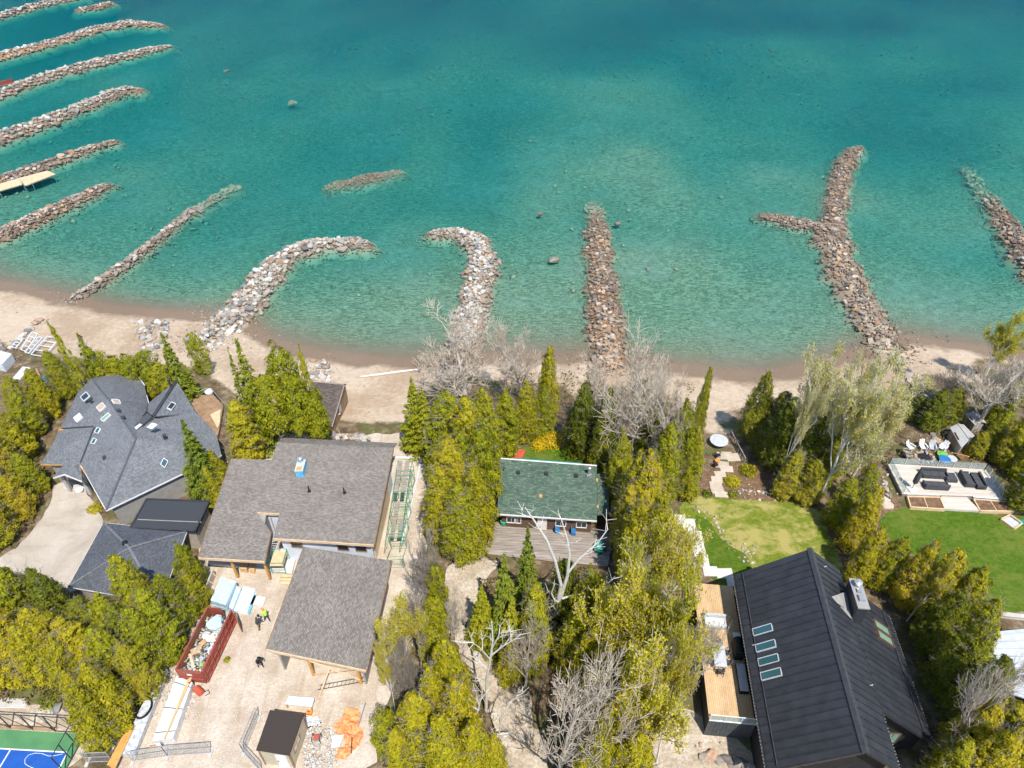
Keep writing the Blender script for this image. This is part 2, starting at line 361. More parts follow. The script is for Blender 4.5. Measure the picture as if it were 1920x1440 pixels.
mottled('rubber_black', (.012, .012, .013), (.03, .03, .032), 4, .6, .2, 20)
mottled('cardboard', (.46, .29, .14), (.56, .37, .2), 3, .85, .2, 12)
mottled('plastic_green', (.12, .42, .06), (.2, .55, .1), 3, .5, .4, 10)
mottled('skin', (.48, .28, .19), (.55, .34, .24), 6, .6, .1, 30)
mottled('cloth_charcoal', (.035, .04, .048), (.07, .076, .085), 12, .9, .3, 40)
mottled('cloth_black', (.014, .014, .016), (.035, .035, .038), 12, .9, .3, 40)
mottled('cloth_navy', (.02, .026, .045), (.045, .055, .085), 12, .9, .3, 40)
mottled('cloth_brown', (.26, .15, .07), (.34, .2, .1), 12, .9, .3, 40)
mottled('cloth_hivis', (.42, .75, .06), (.55, .9, .12), 10, .8, .2, 40)
mottled('cloth_grey', (.16, .15, .15), (.26, .25, .24), 10, .8, .2, 40)
def make_glass(name, tint, rough=.08):
    k = N(name); k.set(tint, rough, None, .9); MATS[name] = k.m
make_glass('glass_dark', (.02, .03, .036))
make_glass('glass_teal', (.03, .10, .12))
make_glass('glass_mint', (.22, .36, .26), .12)
make_glass('glass_peach', (.52, .36, .26), .2)
make_glass('glass_pale', (.6, .6, .55), .15)
def make_clear():
    k = N('glass_clear'); k.set((.75, .85, .85), .05, None, .5)
    t = k.n.new('ShaderNodeBsdfTransparent'); t.inputs[0].default_value = (.86, .92, .92, 1)
    mx = k.n.new('ShaderNodeMixShader'); mx.inputs[0].default_value = .2
    k.link(t.outputs[0], mx.inputs[1]); k.link(k.b.outputs[0], mx.inputs[2]); k.link(mx.outputs[0], k.n['Material Output'].inputs[0]); MATS['glass_clear'] = k.m
    k = N('mesh_fence'); k.set((.35, .36, .37), .5, None, .4)
    v = k.coord('UV'); a = k.sep(v)
    w = k.math('MAXIMUM', k.math('GREATER_THAN', k.math('FRACT', k.math('MULTIPLY', a[0], 8)), .86), k.math('GREATER_THAN', k.math('FRACT', k.math('MULTIPLY', a[1], 8)), .86))
    t = k.n.new('ShaderNodeBsdfTransparent'); mx = k.n.new('ShaderNodeMixShader')
    k.link(w, mx.inputs[0]); k.link(t.outputs[0], mx.inputs[1]); k.link(k.b.outputs[0], mx.inputs[2]); k.link(mx.outputs[0], k.n['Material Output'].inputs[0]); MATS['mesh_fence'] = k.m
make_clear()
def make_water():
    k = N('lake_water'); p = k.coord('POS')
    a = k.noise(k.mapping(p, (.55, 1.5, 1), (0, 0, -.45)), .85, 4, .6, .4)
    b = k.noise(k.mapping(p, (.8, 1.9, 1), (0, 0, -.2)), 2.4, 3, .6, .3)
    c2 = k.noise(k.mapping(p, (.3, .9, 1), (0, 0, -.5)), .22, 3, .55)
    h = k.math('ADD', k.math('ADD', a, k.math('MULTIPLY', b, .35)), k.math('MULTIPLY', c2, .7))
    calm = k.mrange(k.noise(p, .03, 3, .5), .3, .65, .45, 1.0)
    h = k.math('MULTIPLY', h, calm)
    nr = k.bump(h, 1.0, .32)
    gl = k.n.new('ShaderNodeBsdfGlossy'); gl.inputs['Roughness'].default_value = .05; k.link(nr, gl.inputs['Normal'])
    tr = k.n.new('ShaderNodeBsdfTransparent')
    fr = k.n.new('ShaderNodeFresnel'); fr.inputs[0].default_value = 1.33; k.link(nr, fr.inputs['Normal'])
    mx = k.n.new('ShaderNodeMixShader'); k.link(k.math('MULTIPLY', fr.outputs[0], .08), mx.inputs[0])
    k.link(tr.outputs[0], mx.inputs[1]); k.link(gl.outputs[0], mx.inputs[2])
    out = k.n['Material Output']; k.link(mx.outputs[0], out.inputs[0])
    va = k.n.new('ShaderNodeVolumeAbsorption'); va.inputs['Color'].default_value = (.29, .85, .885, 1); va.inputs['Density'].default_value = .58
    vs_ = k.n.new('ShaderNodeVolumeScatter'); vs_.inputs['Color'].default_value = (0.0, .6, 1.0, 1); vs_.inputs['Density'].default_value = .026; vs_.inputs['Anisotropy'].default_value = 0.0
    ad = k.n.new('ShaderNodeAddShader'); k.link(va.outputs[0], ad.inputs[0]); k.link(vs_.outputs[0], ad.inputs[1])
    k.link(ad.outputs[0], out.inputs['Volume']); k.n.remove(k.b); MATS['water'] = k.m
make_water()

# ------------------------------------------------------------------ scene graph helpers
OFF = {}
def tag(o, label=None, cat=None, group=None, kind=None):
    if label: o['label'] = label
    if cat: o['category'] = cat
    if group: o['group'] = group
    if kind: o['kind'] = kind
    return o
def thing(name, label, cat, loc=(0, 0, 0), group=None, rz=0.0):
    o = D.objects.new(name, None); COL.objects.link(o); o.location = loc; o.rotation_euler = (0, 0, rz); o.empty_display_size = .3
    OFF[o] = Vector(loc); return tag(o, label, cat, group)
def link_mesh(name, me, parent=None, off=True):
    o = D.objects.new(name, me); COL.objects.link(o)
    if parent is not None: o.parent = parent; OFF[o] = OFF.get(parent, Vector((0, 0, 0)))
    else: OFF[o] = Vector((0, 0, 0))
    return o
class MB:
    def __init__(s): s.v = []; s.f = []; s.mi = []; s.cur = 0
    def add(s, vs, fs):
        b = len(s.v); s.v += [tuple(q) for q in vs]; s.f += [tuple(b+i for i in f) for f in fs]; s.mi += [s.cur]*len(fs); return s
    def obox(s, o, a, b, c):
        o, a, b, c = Vector(o), Vector(a), Vector(b), Vector(c)
        vs = [o, o+a, o+a+b, o+b, o+c, o+a+c, o+a+b+c, o+b+c]
        if a.cross(b).dot(c) < 0: vs = [vs[i] for i in (0, 3, 2, 1, 4, 7, 6, 5)]
        return s.add(vs, [(0, 3, 2, 1), (4, 5, 6, 7), (0, 1, 5, 4), (1, 2, 6, 5), (2, 3, 7, 6), (3, 0, 4, 7)])
    def box(s, c, d, rz=0.0):
        ca, sa = math.cos(rz), math.sin(rz)
        a = Vector((ca*d[0], sa*d[0], 0)); b = Vector((-sa*d[1], ca*d[1], 0)); h = Vector((0, 0, d[2]))
        return s.obox(Vector(c)-(a+b+h)/2, a, b, h)
    def beam(s, p, q, w, h=None, up=(0, 0, 1)):
        h = h or w; p, q = Vector(p), Vector(q); d = q-p
        x = d.cross(Vector(up))
        if x.length < 1e-5: x = d.cross(Vector((1, 0, 0)))
        x.normalize(); y = x.cross(d).normalized()
        return s.obox(p-x*w/2-y*h/2, d, x*w, y*h)
    def tube(s, path, r, n=6):
        path = [Vector(q) for q in path]; rs = r if isinstance(r, (list, tuple)) else [r]*len(path)
        b = len(s.v); u = None
        for i, q in enumerate(path):
            d = (path[min(i+1, len(path)-1)]-path[max(i-1, 0)]).normalized()
            if u is None:
                u = d.cross(Vector((0, 0, 1)))
                if u.length < .1: u = d.cross(Vector((1, 0, 0)))
            u = (u-d*u.dot(d)).normalized(); w = d.cross(u)
            for k in range(n):
                a = 2*math.pi*k/n; s.v.append(tuple(q+(u*math.cos(a)+w*math.sin(a))*rs[i]))
        fs = []
        for i in range(len(path)-1):
            for k in range(n):
                fs.append((b+i*n+k, b+i*n+(k+1) % n, b+(i+1)*n+(k+1) % n, b+(i+1)*n+k))
        fs.append(tuple(b+k for k in range(n-1, -1, -1))); fs.append(tuple(b+(len(path)-1)*n+k for k in range(n)))
        s.f += fs; s.mi += [s.cur]*len(fs); return s
    def slab(s, pts, th):
        """roof-like plate: top polygon with its own heights, dropped by th"""
        pts = [Vector(q) for q in pts]
        nz = sum(pts[i].x*pts[(i+1) % len(pts)].y-pts[(i+1) % len(pts)].x*pts[i].y for i in range(len(pts)))
        if nz < 0: pts = pts[::-1]
        n = len(pts); lo = [q-Vector((0, 0, th)) for q in pts]
        return s.add(pts+lo, [tuple(range(n)), tuple(range(2*n-1, n-1, -1))]+[(i, n+i, n+(i+1) % n, (i+1) % n) for i in range(n)])
    def prism(s, xy, z0, z1):
        return s.slab([(q[0], q[1], z1) for q in xy], z1-z0)
    def cyl(s, c, r, h, n=12, r2=None):
        c = Vector(c); return s.tube([c, c+Vector((0, 0, h))], [r, r if r2 is None else r2], n)
    def lathe(s, c, prof, n=12):
        c = Vector(c); return s.tube([c+Vector((0, 0, z)) for r, z in prof], [r for r, z in prof], n)
    def build(s, name, mat, parent=None, smooth=False, uv=None, uvdir=None):
        off = OFF.get(parent, Vector((0, 0, 0))) if parent is not None else Vector((0, 0, 0))
        me = D.meshes.new(name)
        me.from_pydata([(a-off.x, b-off.y, c-off.z) for a, b, c in s.v], [], s.f)
        mats = mat if isinstance(mat, (list, tuple)) else [mat]
        for m in mats: me.materials.append(MATS[m] if isinstance(m, str) else m)
        if len(mats) > 1: me.polygons.foreach_set('material_index', s.mi)
        if smooth: me.polygons.foreach_set('use_smooth', [True]*len(me.polygons))
        if uv:
            ul = me.uv_layers.new(name='UVMap')
            for f in me.polygons:
                n = f.normal
                if uvdir is not None: sl_ = Vector(uvdir)
                elif abs(n.z) > .9995: sl_ = Vector((0, 1, 0))
                else: sl_ = Vector((0, 0, 1))
                sl_ = sl_-n*sl_.dot(n)
                if sl_.length < 1e-4: sl_ = Vector((1, 0, 0))-n*n.x
                sl_.normalize(); u_ = sl_.cross(n)
                for li in f.loop_indices:
                    co = me.vertices[me.loops[li].vertex_index].co+off
                    ul.data[li].uv = (co.dot(u_), co.dot(sl_))
        o = link_mesh(name, me, parent)
        return o
def part(name, mat, parent, fn, **kw):
    m = MB(); fn(m); return m.build(name, mat, parent, **kw)
def copy_tree(o, parent=None):
    c = o.copy(); COL.objects.link(c); c.parent = parent
    for ch in o.children: copy_tree(ch, c)
    return c
def V2(p): return Vector((p[0], p[1], 0))
def inset(poly, d):
    """shrink a plan polygon by d (any winding)"""
    p = [Vector((q[0], q[1])) for q in poly]
    ar = sum(p[i].x*p[(i+1) % len(p)].y-p[(i+1) % len(p)].x*p[i].y for i in range(len(p)))
    sgn = 1 if ar > 0 else -1; o = []
    for i in range(len(p)):
        a, b, c = p[i-1], p[i], p[(i+1) % len(p)]
        e1 = (b-a).normalized(); e2 = (c-b).normalized()
        n1 = Vector((-e1.y, e1.x))*sgn; n2 = Vector((-e2.y, e2.x))*sgn
        m = (n1+n2); k = max(m.dot(n1), .35)
        o.append(b+m*(d/k))
    return o

# ------------------------------------------------------------------ terrain
def axis(lo, hi, f0, f1, fine, coarse):
    a = list(np.arange(f0, f1, fine)); x = f0; st = fine
    while x > lo: st = min(st*1.25, coarse); x -= st; a.insert(0, x)
    x = a[-1]; st = fine
    while x < hi: st = min(st*1.2, coarse); x += st; a.append(x)
    return np.array(a)
gx = axis(-900, 900, -78, 80, .7, 60); gy = axis(-60, 1400, 18, 112, .7, 60)
GX, GY = np.meshgrid(gx, gy); GZ = height(GX, GY)
def grid_mesh(name, X, Y, Z):
    h, w = X.shape; v = np.stack([X.ravel(), Y.ravel(), Z.ravel()], 1)
    i = np.arange(h*w).reshape(h, w); f = np.stack([i[:-1, :-1].ravel(), i[:-1, 1:].ravel(), i[1:, 1:].ravel(), i[1:, :-1].ravel()], 1)
    return fast_mesh(name, v, f)
def fast_mesh(name, v, f):
    me = D.meshes.new(name); k = f.shape[1]
    me.vertices.add(len(v)); me.vertices.foreach_set('co', np.ascontiguousarray(v, dtype=np.float32).ravel())
    me.loops.add(f.size); me.loops.foreach_set('vertex_index', np.ascontiguousarray(f, dtype=np.int32).ravel())
    me.polygons.add(len(f)); me.polygons.foreach_set('loop_start', np.arange(0, f.size, k, dtype=np.int32))
    me.update(calc_edges=True); return me
gm = grid_mesh('terrain', GX, GY, GZ)
SOIL_BLOBS = [(555, 800, 60), (480, 830, 50), (110, 720, 70), (230, 700, 60), (880, 760, 110), (1000, 760, 90), (1180, 800, 130), (1470, 820, 110),
              (1800, 760, 110), (1880, 700, 60), (1560, 830, 60)]
sd = shore_d(GX, GY); soil = np.interp(-sd, [13, 17], [0.0, 1.0])
for bx, by, br in SOIL_BLOBS:
    c = G(bx, by); rr = br/16.0
    soil = np.maximum(soil, np.clip(1.5-np.hypot(GX-c.x, GY-c.y)/rr, 0, 1))
at = gm.attributes.new('soil', 'FLOAT', 'POINT'); at.data.foreach_set('value', soil.ravel().astype(np.float32))
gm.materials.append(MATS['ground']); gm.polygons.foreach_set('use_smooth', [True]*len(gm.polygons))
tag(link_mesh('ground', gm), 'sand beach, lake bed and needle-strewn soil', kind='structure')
wm = MB(); wm.obox((-900, 42, -16), (1800, 0, 0), (0, 1340, 0), (0, 0, 16+ZW))
tag(wm.build('lake_water', 'water'), 'clear teal lake water', kind='structure')

def smooth_poly(pts, it=2):
    for _ in range(it):
        o = []
        for i in range(len(pts)):
            a, b = pts[i], pts[(i+1) % len(pts)]; o += [a*.75+b*.25, a*.25+b*.75]
        pts = o
    return pts
def sheet(name, px, mat, off=.02, jitter=.12, soft=1, kind='structure', label=None, smoothpx=True):
    w = [Vector(G(a, b)) for a, b in px]
    if soft: w = smooth_poly(w, soft)
    o = []
    for i in range(len(w)):
        a, b = w[i], w[(i+1) % len(w)]; n = max(1, int((b-a).length/.35))
        for k in range(n):
            q = a.lerp(b, k/n); o.append((q.x+jitter*2*sv(q.x, q.y, .8, 5), q.y+jitter*2*sv(q.x, q.y, .8, 6)))
    bm = bmesh.new(); vs = [bm.verts.new((x, y, 0)) for x, y in o]; f = bm.faces.new(vs)
    bmesh.ops.triangulate(bm, faces=[f])
    bmesh.ops.subdivide_edges(bm, edges=[e for e in bm.edges if e.calc_length() > 2.5], cuts=2)
    xs = np.array([v.co.x for v in bm.verts]); ys = np.array([v.co.y for v in bm.verts]); zs = height(xs, ys)
    for v, z in zip(bm.verts, zs): v.co.z = z+off
    bmesh.ops.recalc_face_normals(bm, faces=bm.faces)
    me = D.meshes.new(name); bm.to_mesh(me); bm.free()
    if me.polygons and me.polygons[0].normal.z < 0: me.flip_normals()
    me.materials.append(MATS[mat]); ob = link_mesh(name, me); tag(ob, label, kind=kind); return ob
sheet('construction_yard', [(520, 822), (620, 812), (700, 815), (790, 812), (806, 850), (800, 900), (795, 960), (800, 1040), (800, 1100), (765, 1160), (745, 1260), (715, 1340), (700, 1460),
      (470, 1500), (180, 1500), (250, 1380), (300, 1290), (345, 1200), (362, 1140), (368, 1060), (400, 960), (440, 880)], 'yard', .012, .25, label='pale rutted gravel of the building yard')
sheet('driveway', [(100, 905), (150, 905), (185, 955), (200, 1000), (190, 1040), (150, 1120), (60, 1090), (0, 1060), (-60, 1060), (20, 1040), (70, 985), (98, 940)], 'driveway', .02, .1, label='buff concrete driveway')
sheet('gravel_path', [(835, 1060), (880, 1040), (930, 1045), (925, 1080), (900, 1130), (890, 1190), (905, 1230), (970, 1250), (1000, 1330), (1030, 1460), (930, 1500), (920, 1380), (915, 1290), (850, 1220), (830, 1160), (832, 1110)], 'path', .016, .7, label='pale gravel track between the cedars')
sheet('lawn', [(1270, 935), (1330, 930), (1420, 938), (1530, 945), (1560, 1000), (1590, 1090), (1560, 1120), (1400, 1130), (1330, 1090), (1290, 1010)], 'lawn_dry', .018, .2, label='patchy half-dry lawn behind the black house')
sheet('lawn', [(1648, 960), (1690, 950), (1760, 955), (1860, 965), (1960, 970), (1990, 1140), (1900, 1150), (1840, 1140), (1790, 1090), (1700, 1030), (1650, 1000)], 'lawn_lush', .018, .15, label='lush green lawn below the pale terrace')
sheet('lawn', [(930, 850), (1000, 835), (1080, 840), (1130, 870), (1120, 900), (940, 890)], 'lawn_lush', .018, .2, label='small lawn behind the green roofed cottage')
sheet('garden_bed', [(1300, 900), (1340, 870), (1420, 868), (1500, 880), (1545, 930), (1530, 946), (1420, 938), (1320, 932)], 'soil', .026, .15, label='brown garden bed above the dry lawn')
sheet('garden_bed', [(1545, 935), (1570, 985), (1600, 1060), (1625, 1100), (1605, 1110), (1575, 1050), (1548, 985)], 'soil', .026, .1, label='narrow soil strip along the dry lawn')
sheet('garden_bed', [(1620, 940), (1660, 935), (1700, 950), (1650, 965), (1640, 1005), (1690, 1035), (1660, 1040), (1615, 1000)], 'soil', .026, .1, label='curved soil border by the lush lawn')
sheet('gravel_forecourt', [(1230, 1300), (1330, 1350), (1400, 1395), (1440, 1450), (1420, 1540), (1180, 1540), (1210, 1400)], 'path', .016, .25, label='pale gravel forecourt of the black house')
sheet('court_surround', [(-80, 1310), (0, 1318), (150, 1332), (180, 1370), (150, 1440), (-80, 1500)], 'path', .010, .2, label='sandy ground round the sports court')
sheet('lawn', [(1295, 962), (1330, 975), (1345, 1005), (1372, 1025), (1402, 1040), (1412, 1070), (1408, 1110), (1340, 1100), (1310, 1040)], 'lawn_lush', .024, .12, label='greener strip of lawn left of the stone edging')

# ------------------------------------------------------------------ rocks
def hull_mesh(name, npts, mat, flat=.7, seed=0):
    r = np.random.default_rng(seed); p = r.normal(size=(npts, 3)); p /= np.linalg.norm(p, axis=1)[:, None]
    p *= (.82+.3*r.random((npts, 1))); p *= np.array([1, .78+.2*r.random(), flat])
    bm = bmesh.new()
    for q in p: bm.verts.new(q*.5)
    ret = bmesh.ops.convex_hull(bm, input=bm.verts)
    bmesh.ops.delete(bm, geom=[v for v in bm.verts if not v.link_faces], context='VERTS')
    bmesh.ops.recalc_face_normals(bm, faces=bm.faces)
    me = D.meshes.new(name); bm.to_mesh(me); bm.free()
    if mat: me.materials.append(MATS[mat])
    return me
ROCKS = {m: [hull_mesh('rock', 24, m, .55+.3*random.random(), 100+i) for i in range(12)] for m in ('rock_pale', 'rock_tan', 'rock_mix')}
PEB = []
for i in range(6):
    me = hull_mesh('pebble', 11, None, .7, 300+i)
    PEB.append((np.array([v.co[:] for v in me.vertices]), np.array([f.vertices[:] for f in me.polygons if len(f.vertices) == 3])))
def rubble(name, pts, sizes, mat, parent=None):
    """many small stones joined into one mesh"""
    vs, fs, b = [], [], 0; off = OFF.get(parent, Vector((0, 0, 0))) if parent is not None else Vector((0, 0, 0))
    for (x, y, z), s in zip(pts, sizes):
        pv, pf = PEB[rng.integers(6)]; a = rng.random()*6.28; ca, sa = math.cos(a), math.sin(a)
        q = pv*s*(.8+.5*rng.random(3)); q = np.stack([q[:, 0]*ca-q[:, 1]*sa, q[:, 0]*sa+q[:, 1]*ca, q[:, 2]], 1)
        vs.append(q+np.array([x-off.x, y-off.y, z-off.z])); fs.append(pf+b); b += len(pv)
    me = fast_mesh(name, np.concatenate(vs), np.concatenate(fs)); me.materials.append(MATS[mat])
    o = link_mesh(name, me, parent); o['kind'] = 'stuff'; return o
def place_rock(p, s, mat, parent=None, name='rock'):
    off = OFF.get(parent, Vector((0, 0, 0))) if parent is not None else Vector((0, 0, 0))
    o = D.objects.new(name, random.choice(ROCKS[mat])); COL.objects.link(o)
    o.parent = parent; o.location = (p[0]-off.x, p[1]-off.y, p[2]-off.z)
    o.rotation_euler = (random.uniform(-.35, .35), random.uniform(-.35, .35), random.uniform(0, 6.28))
    k = s*random.uniform(.9, 1.15); o.scale = (k*random.uniform(.9, 1.35), k, k*random.uniform(.7, 1.0)); return o
def arc(path):
    L = [0]
    for a, b in zip(path[:-1], path[1:]): L.append(L[-1]+math.hypot(b[0]-a[0], b[1]-a[1]))
    return L
def rock_line(name, label, cat, px, mat, nbig=220, size=(.6, 1.2), nsm=900, group=None, spread=1.5, z0=None):
    """px: (pixel x, pixel y, half width m, crest above the lake m) along the spine"""
    sp = []
    for a, b, hw, cr in px:
        q = P(a, b, ZW+max(cr, -.2)*.6); sp.append((q.x, q.y, hw, cr))
    L = arc(sp); tot = L[-1]; SX, SY, SW, SZ = ([q[k] for q in sp] for k in range(4))
    def at(s, t):
        ov = s-tot if s > tot else (-s if s < 0 else 0.0); sc = min(max(s, 0), tot)
        x = lerp1(sc, L, SX); y = lerp1(sc, L, SY); s2 = min(sc+.6, tot); s1 = max(sc-.6, 0)
        dx, dy = lerp1(s2, L, SX)-lerp1(s1, L, SX), lerp1(s2, L, SY)-lerp1(s1, L, SY); l = math.hypot(dx, dy) or 1
        hw = lerp1(sc, L, SW)*(1+.75*sv(s, t*.5, 2.3, 8)+.3*sv(s, t, .9, 31)); cr = lerp1(sc, L, SZ); e = ov if s > tot else -ov
        X, Y = x-dy/l*t*hw+dx/l*e, y+dx/l*t*hw+dy/l*e; g = hz(X, Y); top = ZW+cr*(1+.4*sv(X, Y, 2.0, 9)); a = math.hypot(t, ov/hw)
        z = top-(max(top-ZW, .15))*a**1.7 if a < 1 else min(top-.15, ZW)-(a-1)*hw*.7
        return X, Y, max(z, g), g
    x0, y0, zz0, _ = at(tot*.5, 0)
    th = thing(name, label, cat, (x0, y0, hz(x0, y0)), group)
    # core mound under the stones
    ex = 2.0*max(SW); n = max(10, int((tot+2*ex)/.9)); ts = np.linspace(-2.3, 2.3, 13); vs = []
    for i in range(n+1):
        for t in ts:
            X, Y, z, g = at(-ex+(tot+2*ex)*i/n, t)
            z = z-(.16 if z > ZW else .24)+.16*sv(X, Y, .9, 21)
            if abs(t) > 2.2 or i in (0, n): z = g-.4
            vs.append((X-x0, Y-y0, z-hz(x0, y0)))
    idx = np.arange((n+1)*13).reshape(n+1, 13); f = np.stack([idx[:-1, :-1].ravel(), idx[1:, :-1].ravel(), idx[1:, 1:].ravel(), idx[:-1, 1:].ravel()], 1)
    me = fast_mesh('rubble_core', np.array(vs), f); me.materials.append(MATS['rock_tan'])
    o = link_mesh('rubble_core', me, th); o['kind'] = 'stuff'
    cells = {}; cnt = 0; tries = 0
    while cnt < min(nbig, 300) and tries < nbig*14:
        tries += 1; s = random.uniform(0, tot); t = random.uniform(-1.12, 1.12)
        sz = random.uniform(*size)*(1.15 if random.random() < .12 else 1)*random.uniform(.75, 1.1)
        X, Y, z, g = at(s, t); ok = True; cx, cy = int(X/1.5), int(Y/1.5)
        for i in (-1, 0, 1):
            for j in (-1, 0, 1):
                for (a, b, r) in cells.get((cx+i, cy+j), ()):
                    if math.hypot(a-X, b-Y) < (r+sz)*.36: ok = False
        if not ok: continue
        cells.setdefault((cx, cy), []).append((X, Y, sz)); cnt += 1
        place_rock((X, Y, z+sz*.08), sz, mat, th)
    pts, szs = [], []
    for _ in range(int(nsm*1.7)):
        s = random.uniform(-ex*.6, tot+ex*.7); t = random.gauss(0, 1.05)*(1 if random.random() < .8 else spread)
        X, Y, z, g = at(s, t); q = random.uniform(.2, .52)*(.75+.25*size[1])
        pts.append((X, Y, z+q*.05)); szs.append(q)
    rubble('small_stones', pts, szs, mat, th)
    return th
GR = 'rock groynes running out into the lake'
rock_line('rock_groyne', 'farthest rock groyne, cut off by the top left corner', 'groyne', [(-60, 44, 2.0, 1.2), (0, 27, 2.0, 1.2), (50, 14, 2.0, 1.1), (100, 2, 2.0, .9), (150, -6, 2, .8)], 'rock_mix', 260, (.9, 1.7), 500, GR)
rock_line('rock_groyne', 'short rock spur touching the top edge of the lake view', 'groyne', [(150, 17, 1.6, .5), (180, 12, 2.0, .8), (205, 5, 1.8, .6)], 'rock_tan', 90, (.8, 1.5), 260, GR)
rock_line('rock_groyne', 'long straight rock groyne, second from the top left corner', 'groyne', [(-60, 118, 1.9, 1.2), (0, 103, 1.9, 1.2), (60, 88, 1.9, 1.2), (120, 71, 1.9, 1.2), (180, 52, 2.2, 1.2), (245, 41, 2.3, 1.0), (285, 45, 1.9, .7), (303, 48, 1.2, .3)], 'rock_mix', 300, (.9, 1.6), 900, GR)
rock_line('rock_groyne', 'rock groyne with a rusty sheet at its shore end, third from the top', 'groyne', [(-60, 193, 2.0, 1.2), (0, 172, 2.0, 1.2), (60, 150, 2.0, 1.2), (120, 131, 2.0, 1.2), (200, 110, 2.2, 1.2), (250, 98, 2.0, .9), (300, 88, 1.5, .5), (318, 86, 1.0, -.1)], 'rock_mix', 300, (.9, 1.6), 900, GR)
rock_line('rock_groyne', 'rock groyne ending in a hooked clump, fourth from the top', 'groyne', [(-60, 278, 2.2, 1.3), (0, 254, 2.2, 1.3), (60, 233, 2.2, 1.3), (120, 210, 2.0, 1.2), (180, 187, 2.0, 1.1), (230, 166, 2.2, 1.2), (255, 167, 1.8, .7)], 'rock_mix', 300, (.9, 1.6), 900, GR)
rock_line('rock_groyne', 'narrow rock groyne just beyond the wooden dock', 'groyne', [(-60, 357, 1.6, 1.0), (0, 334, 1.6, 1.0), (60, 315, 1.5, .9), (120, 293, 1.3, .8), (170, 276, 1.2, .6), (212, 265, .9, .25)], 'rock_tan', 230, (.8, 1.4), 700, GR)
rock_line('rock_groyne', 'brown rock groyne on the shore side of the wooden dock', 'groyne', [(-60, 462, 2.0, .9), (0, 436, 2.0, .9), (60, 408, 1.9, .9), (120, 380, 1.8, .8), (165, 360, 1.5, .7), (196, 347, 1.2, .4)], 'rock_tan', 280, (.6, 1.15), 1200, GR)
rock_line('rock_groyne', 'long thin single-file rock groyne sinking under the water at its tip', 'groyne', [(140, 556, .7, .7), (180, 531, .75, .7), (240, 488, .75, .5), (300, 441, .7, .3), (345, 405, .8, .0), (390, 376, 1.1, -.45), (440, 345, 1.3, -.7)], 'rock_mix', 120, (.8, 1.35), 900, GR, 2.6)
rock_line('rock_groyne', 'wide pale boulder groyne hooking right, left arm of the round cove', 'groyne', [(378, 648, 1.7, 1.5), (400, 625, 2.0, 1.6), (425, 600, 2.3, 1.5), (452, 570, 2.4, 1.3), (482, 532, 2.4, 1.2), (512, 492, 2.3, 1.1), (545, 467, 2.0, 1.0), (600, 454, 1.7, .9), (650, 452, 1.6, .8), (685, 457, 1.3, .5)], 'rock_pale', 300, (.75, 1.35), 1400, GR)
rock_line('rock_groyne', 'white-topped boulder groyne hooking left, right arm of the round cove', 'groyne', [(872, 640, 1.8, 1.5), (880, 600, 1.8, 1.4), (888, 560, 2.0, 1.2), (900, 515, 2.2, 1.1), (906, 475, 2.2, 1.0), (890, 446, 1.9, .9), (860, 433, 1.5, .7), (812, 436, 1.0, .4)], 'rock_pale', 300, (.65, 1.15), 1300, GR)
rock_line('rock_groyne', 'straight brown rock groyne right of the lone lake boulder', 'groyne', [(1142, 680, 2.1, 1.2), (1138, 620, 2.4, .65), (1132, 560, 2.3, .55), (1127, 500, 2.1, .45), (1122, 450, 1.9, .35), (1120, 420, 1.7, .05), (1113, 375, 1.5, -.75)], 'rock_tan', 300, (.55, 1.05), 1800, GR, 2.2)
rock_line('rock_groyne', 'wishbone-shaped rock groyne reaching far out on the right', 'groyne', [(1668, 652, 2.0, 1.3), (1640, 605, 2.3, .7), (1612, 560, 2.7, .65), (1582, 505, 2.9, .65), (1566, 455, 2.7, .6), (1562, 410, 2.2, .38), (1570, 360, 1.9, .25), (1580, 320, 1.8, .2), (1598, 285, 1.8, .15), (1612, 274, 1.2, -.3)], 'rock_tan', 300, (.55, 1.1), 2200, GR, 2.0)
rock_line('rock_groyne', 'low rock branch pointing left off the wishbone groyne', 'groyne', [(1565, 432, 1.6, .7), (1530, 422, 1.5, .5), (1495, 415, 1.4, .45), (1462, 408, 1.2, .4), (1432, 404, .9, .0)], 'rock_tan', 110, (.55, 1.0), 700, GR, 2.0)
rock_line('rock_groyne', 'rock groyne cut off by the right edge, its tip under water', 'groyne', [(1960, 520, 2.2, 1.0), (1920, 462, 2.2, .75), (1895, 425, 2.1, .4), (1868, 390, 1.9, -.1), (1845, 355, 1.8, -.6), (1815, 312, 1.6, -.85)], 'rock_tan', 160, (.6, 1.15), 1100, GR, 2.0)
rock_line('rock_reef', 'low reef of rubble barely breaking the surface mid lake', 'reef', [(622, 347, 1.2, -.4), (650, 341, 1.6, -.2), (700, 330, 1.6, -.12), (745, 320, 1.0, -.35)], 'rock_tan', 90, (.4, .8), 1100, None, 1.6)
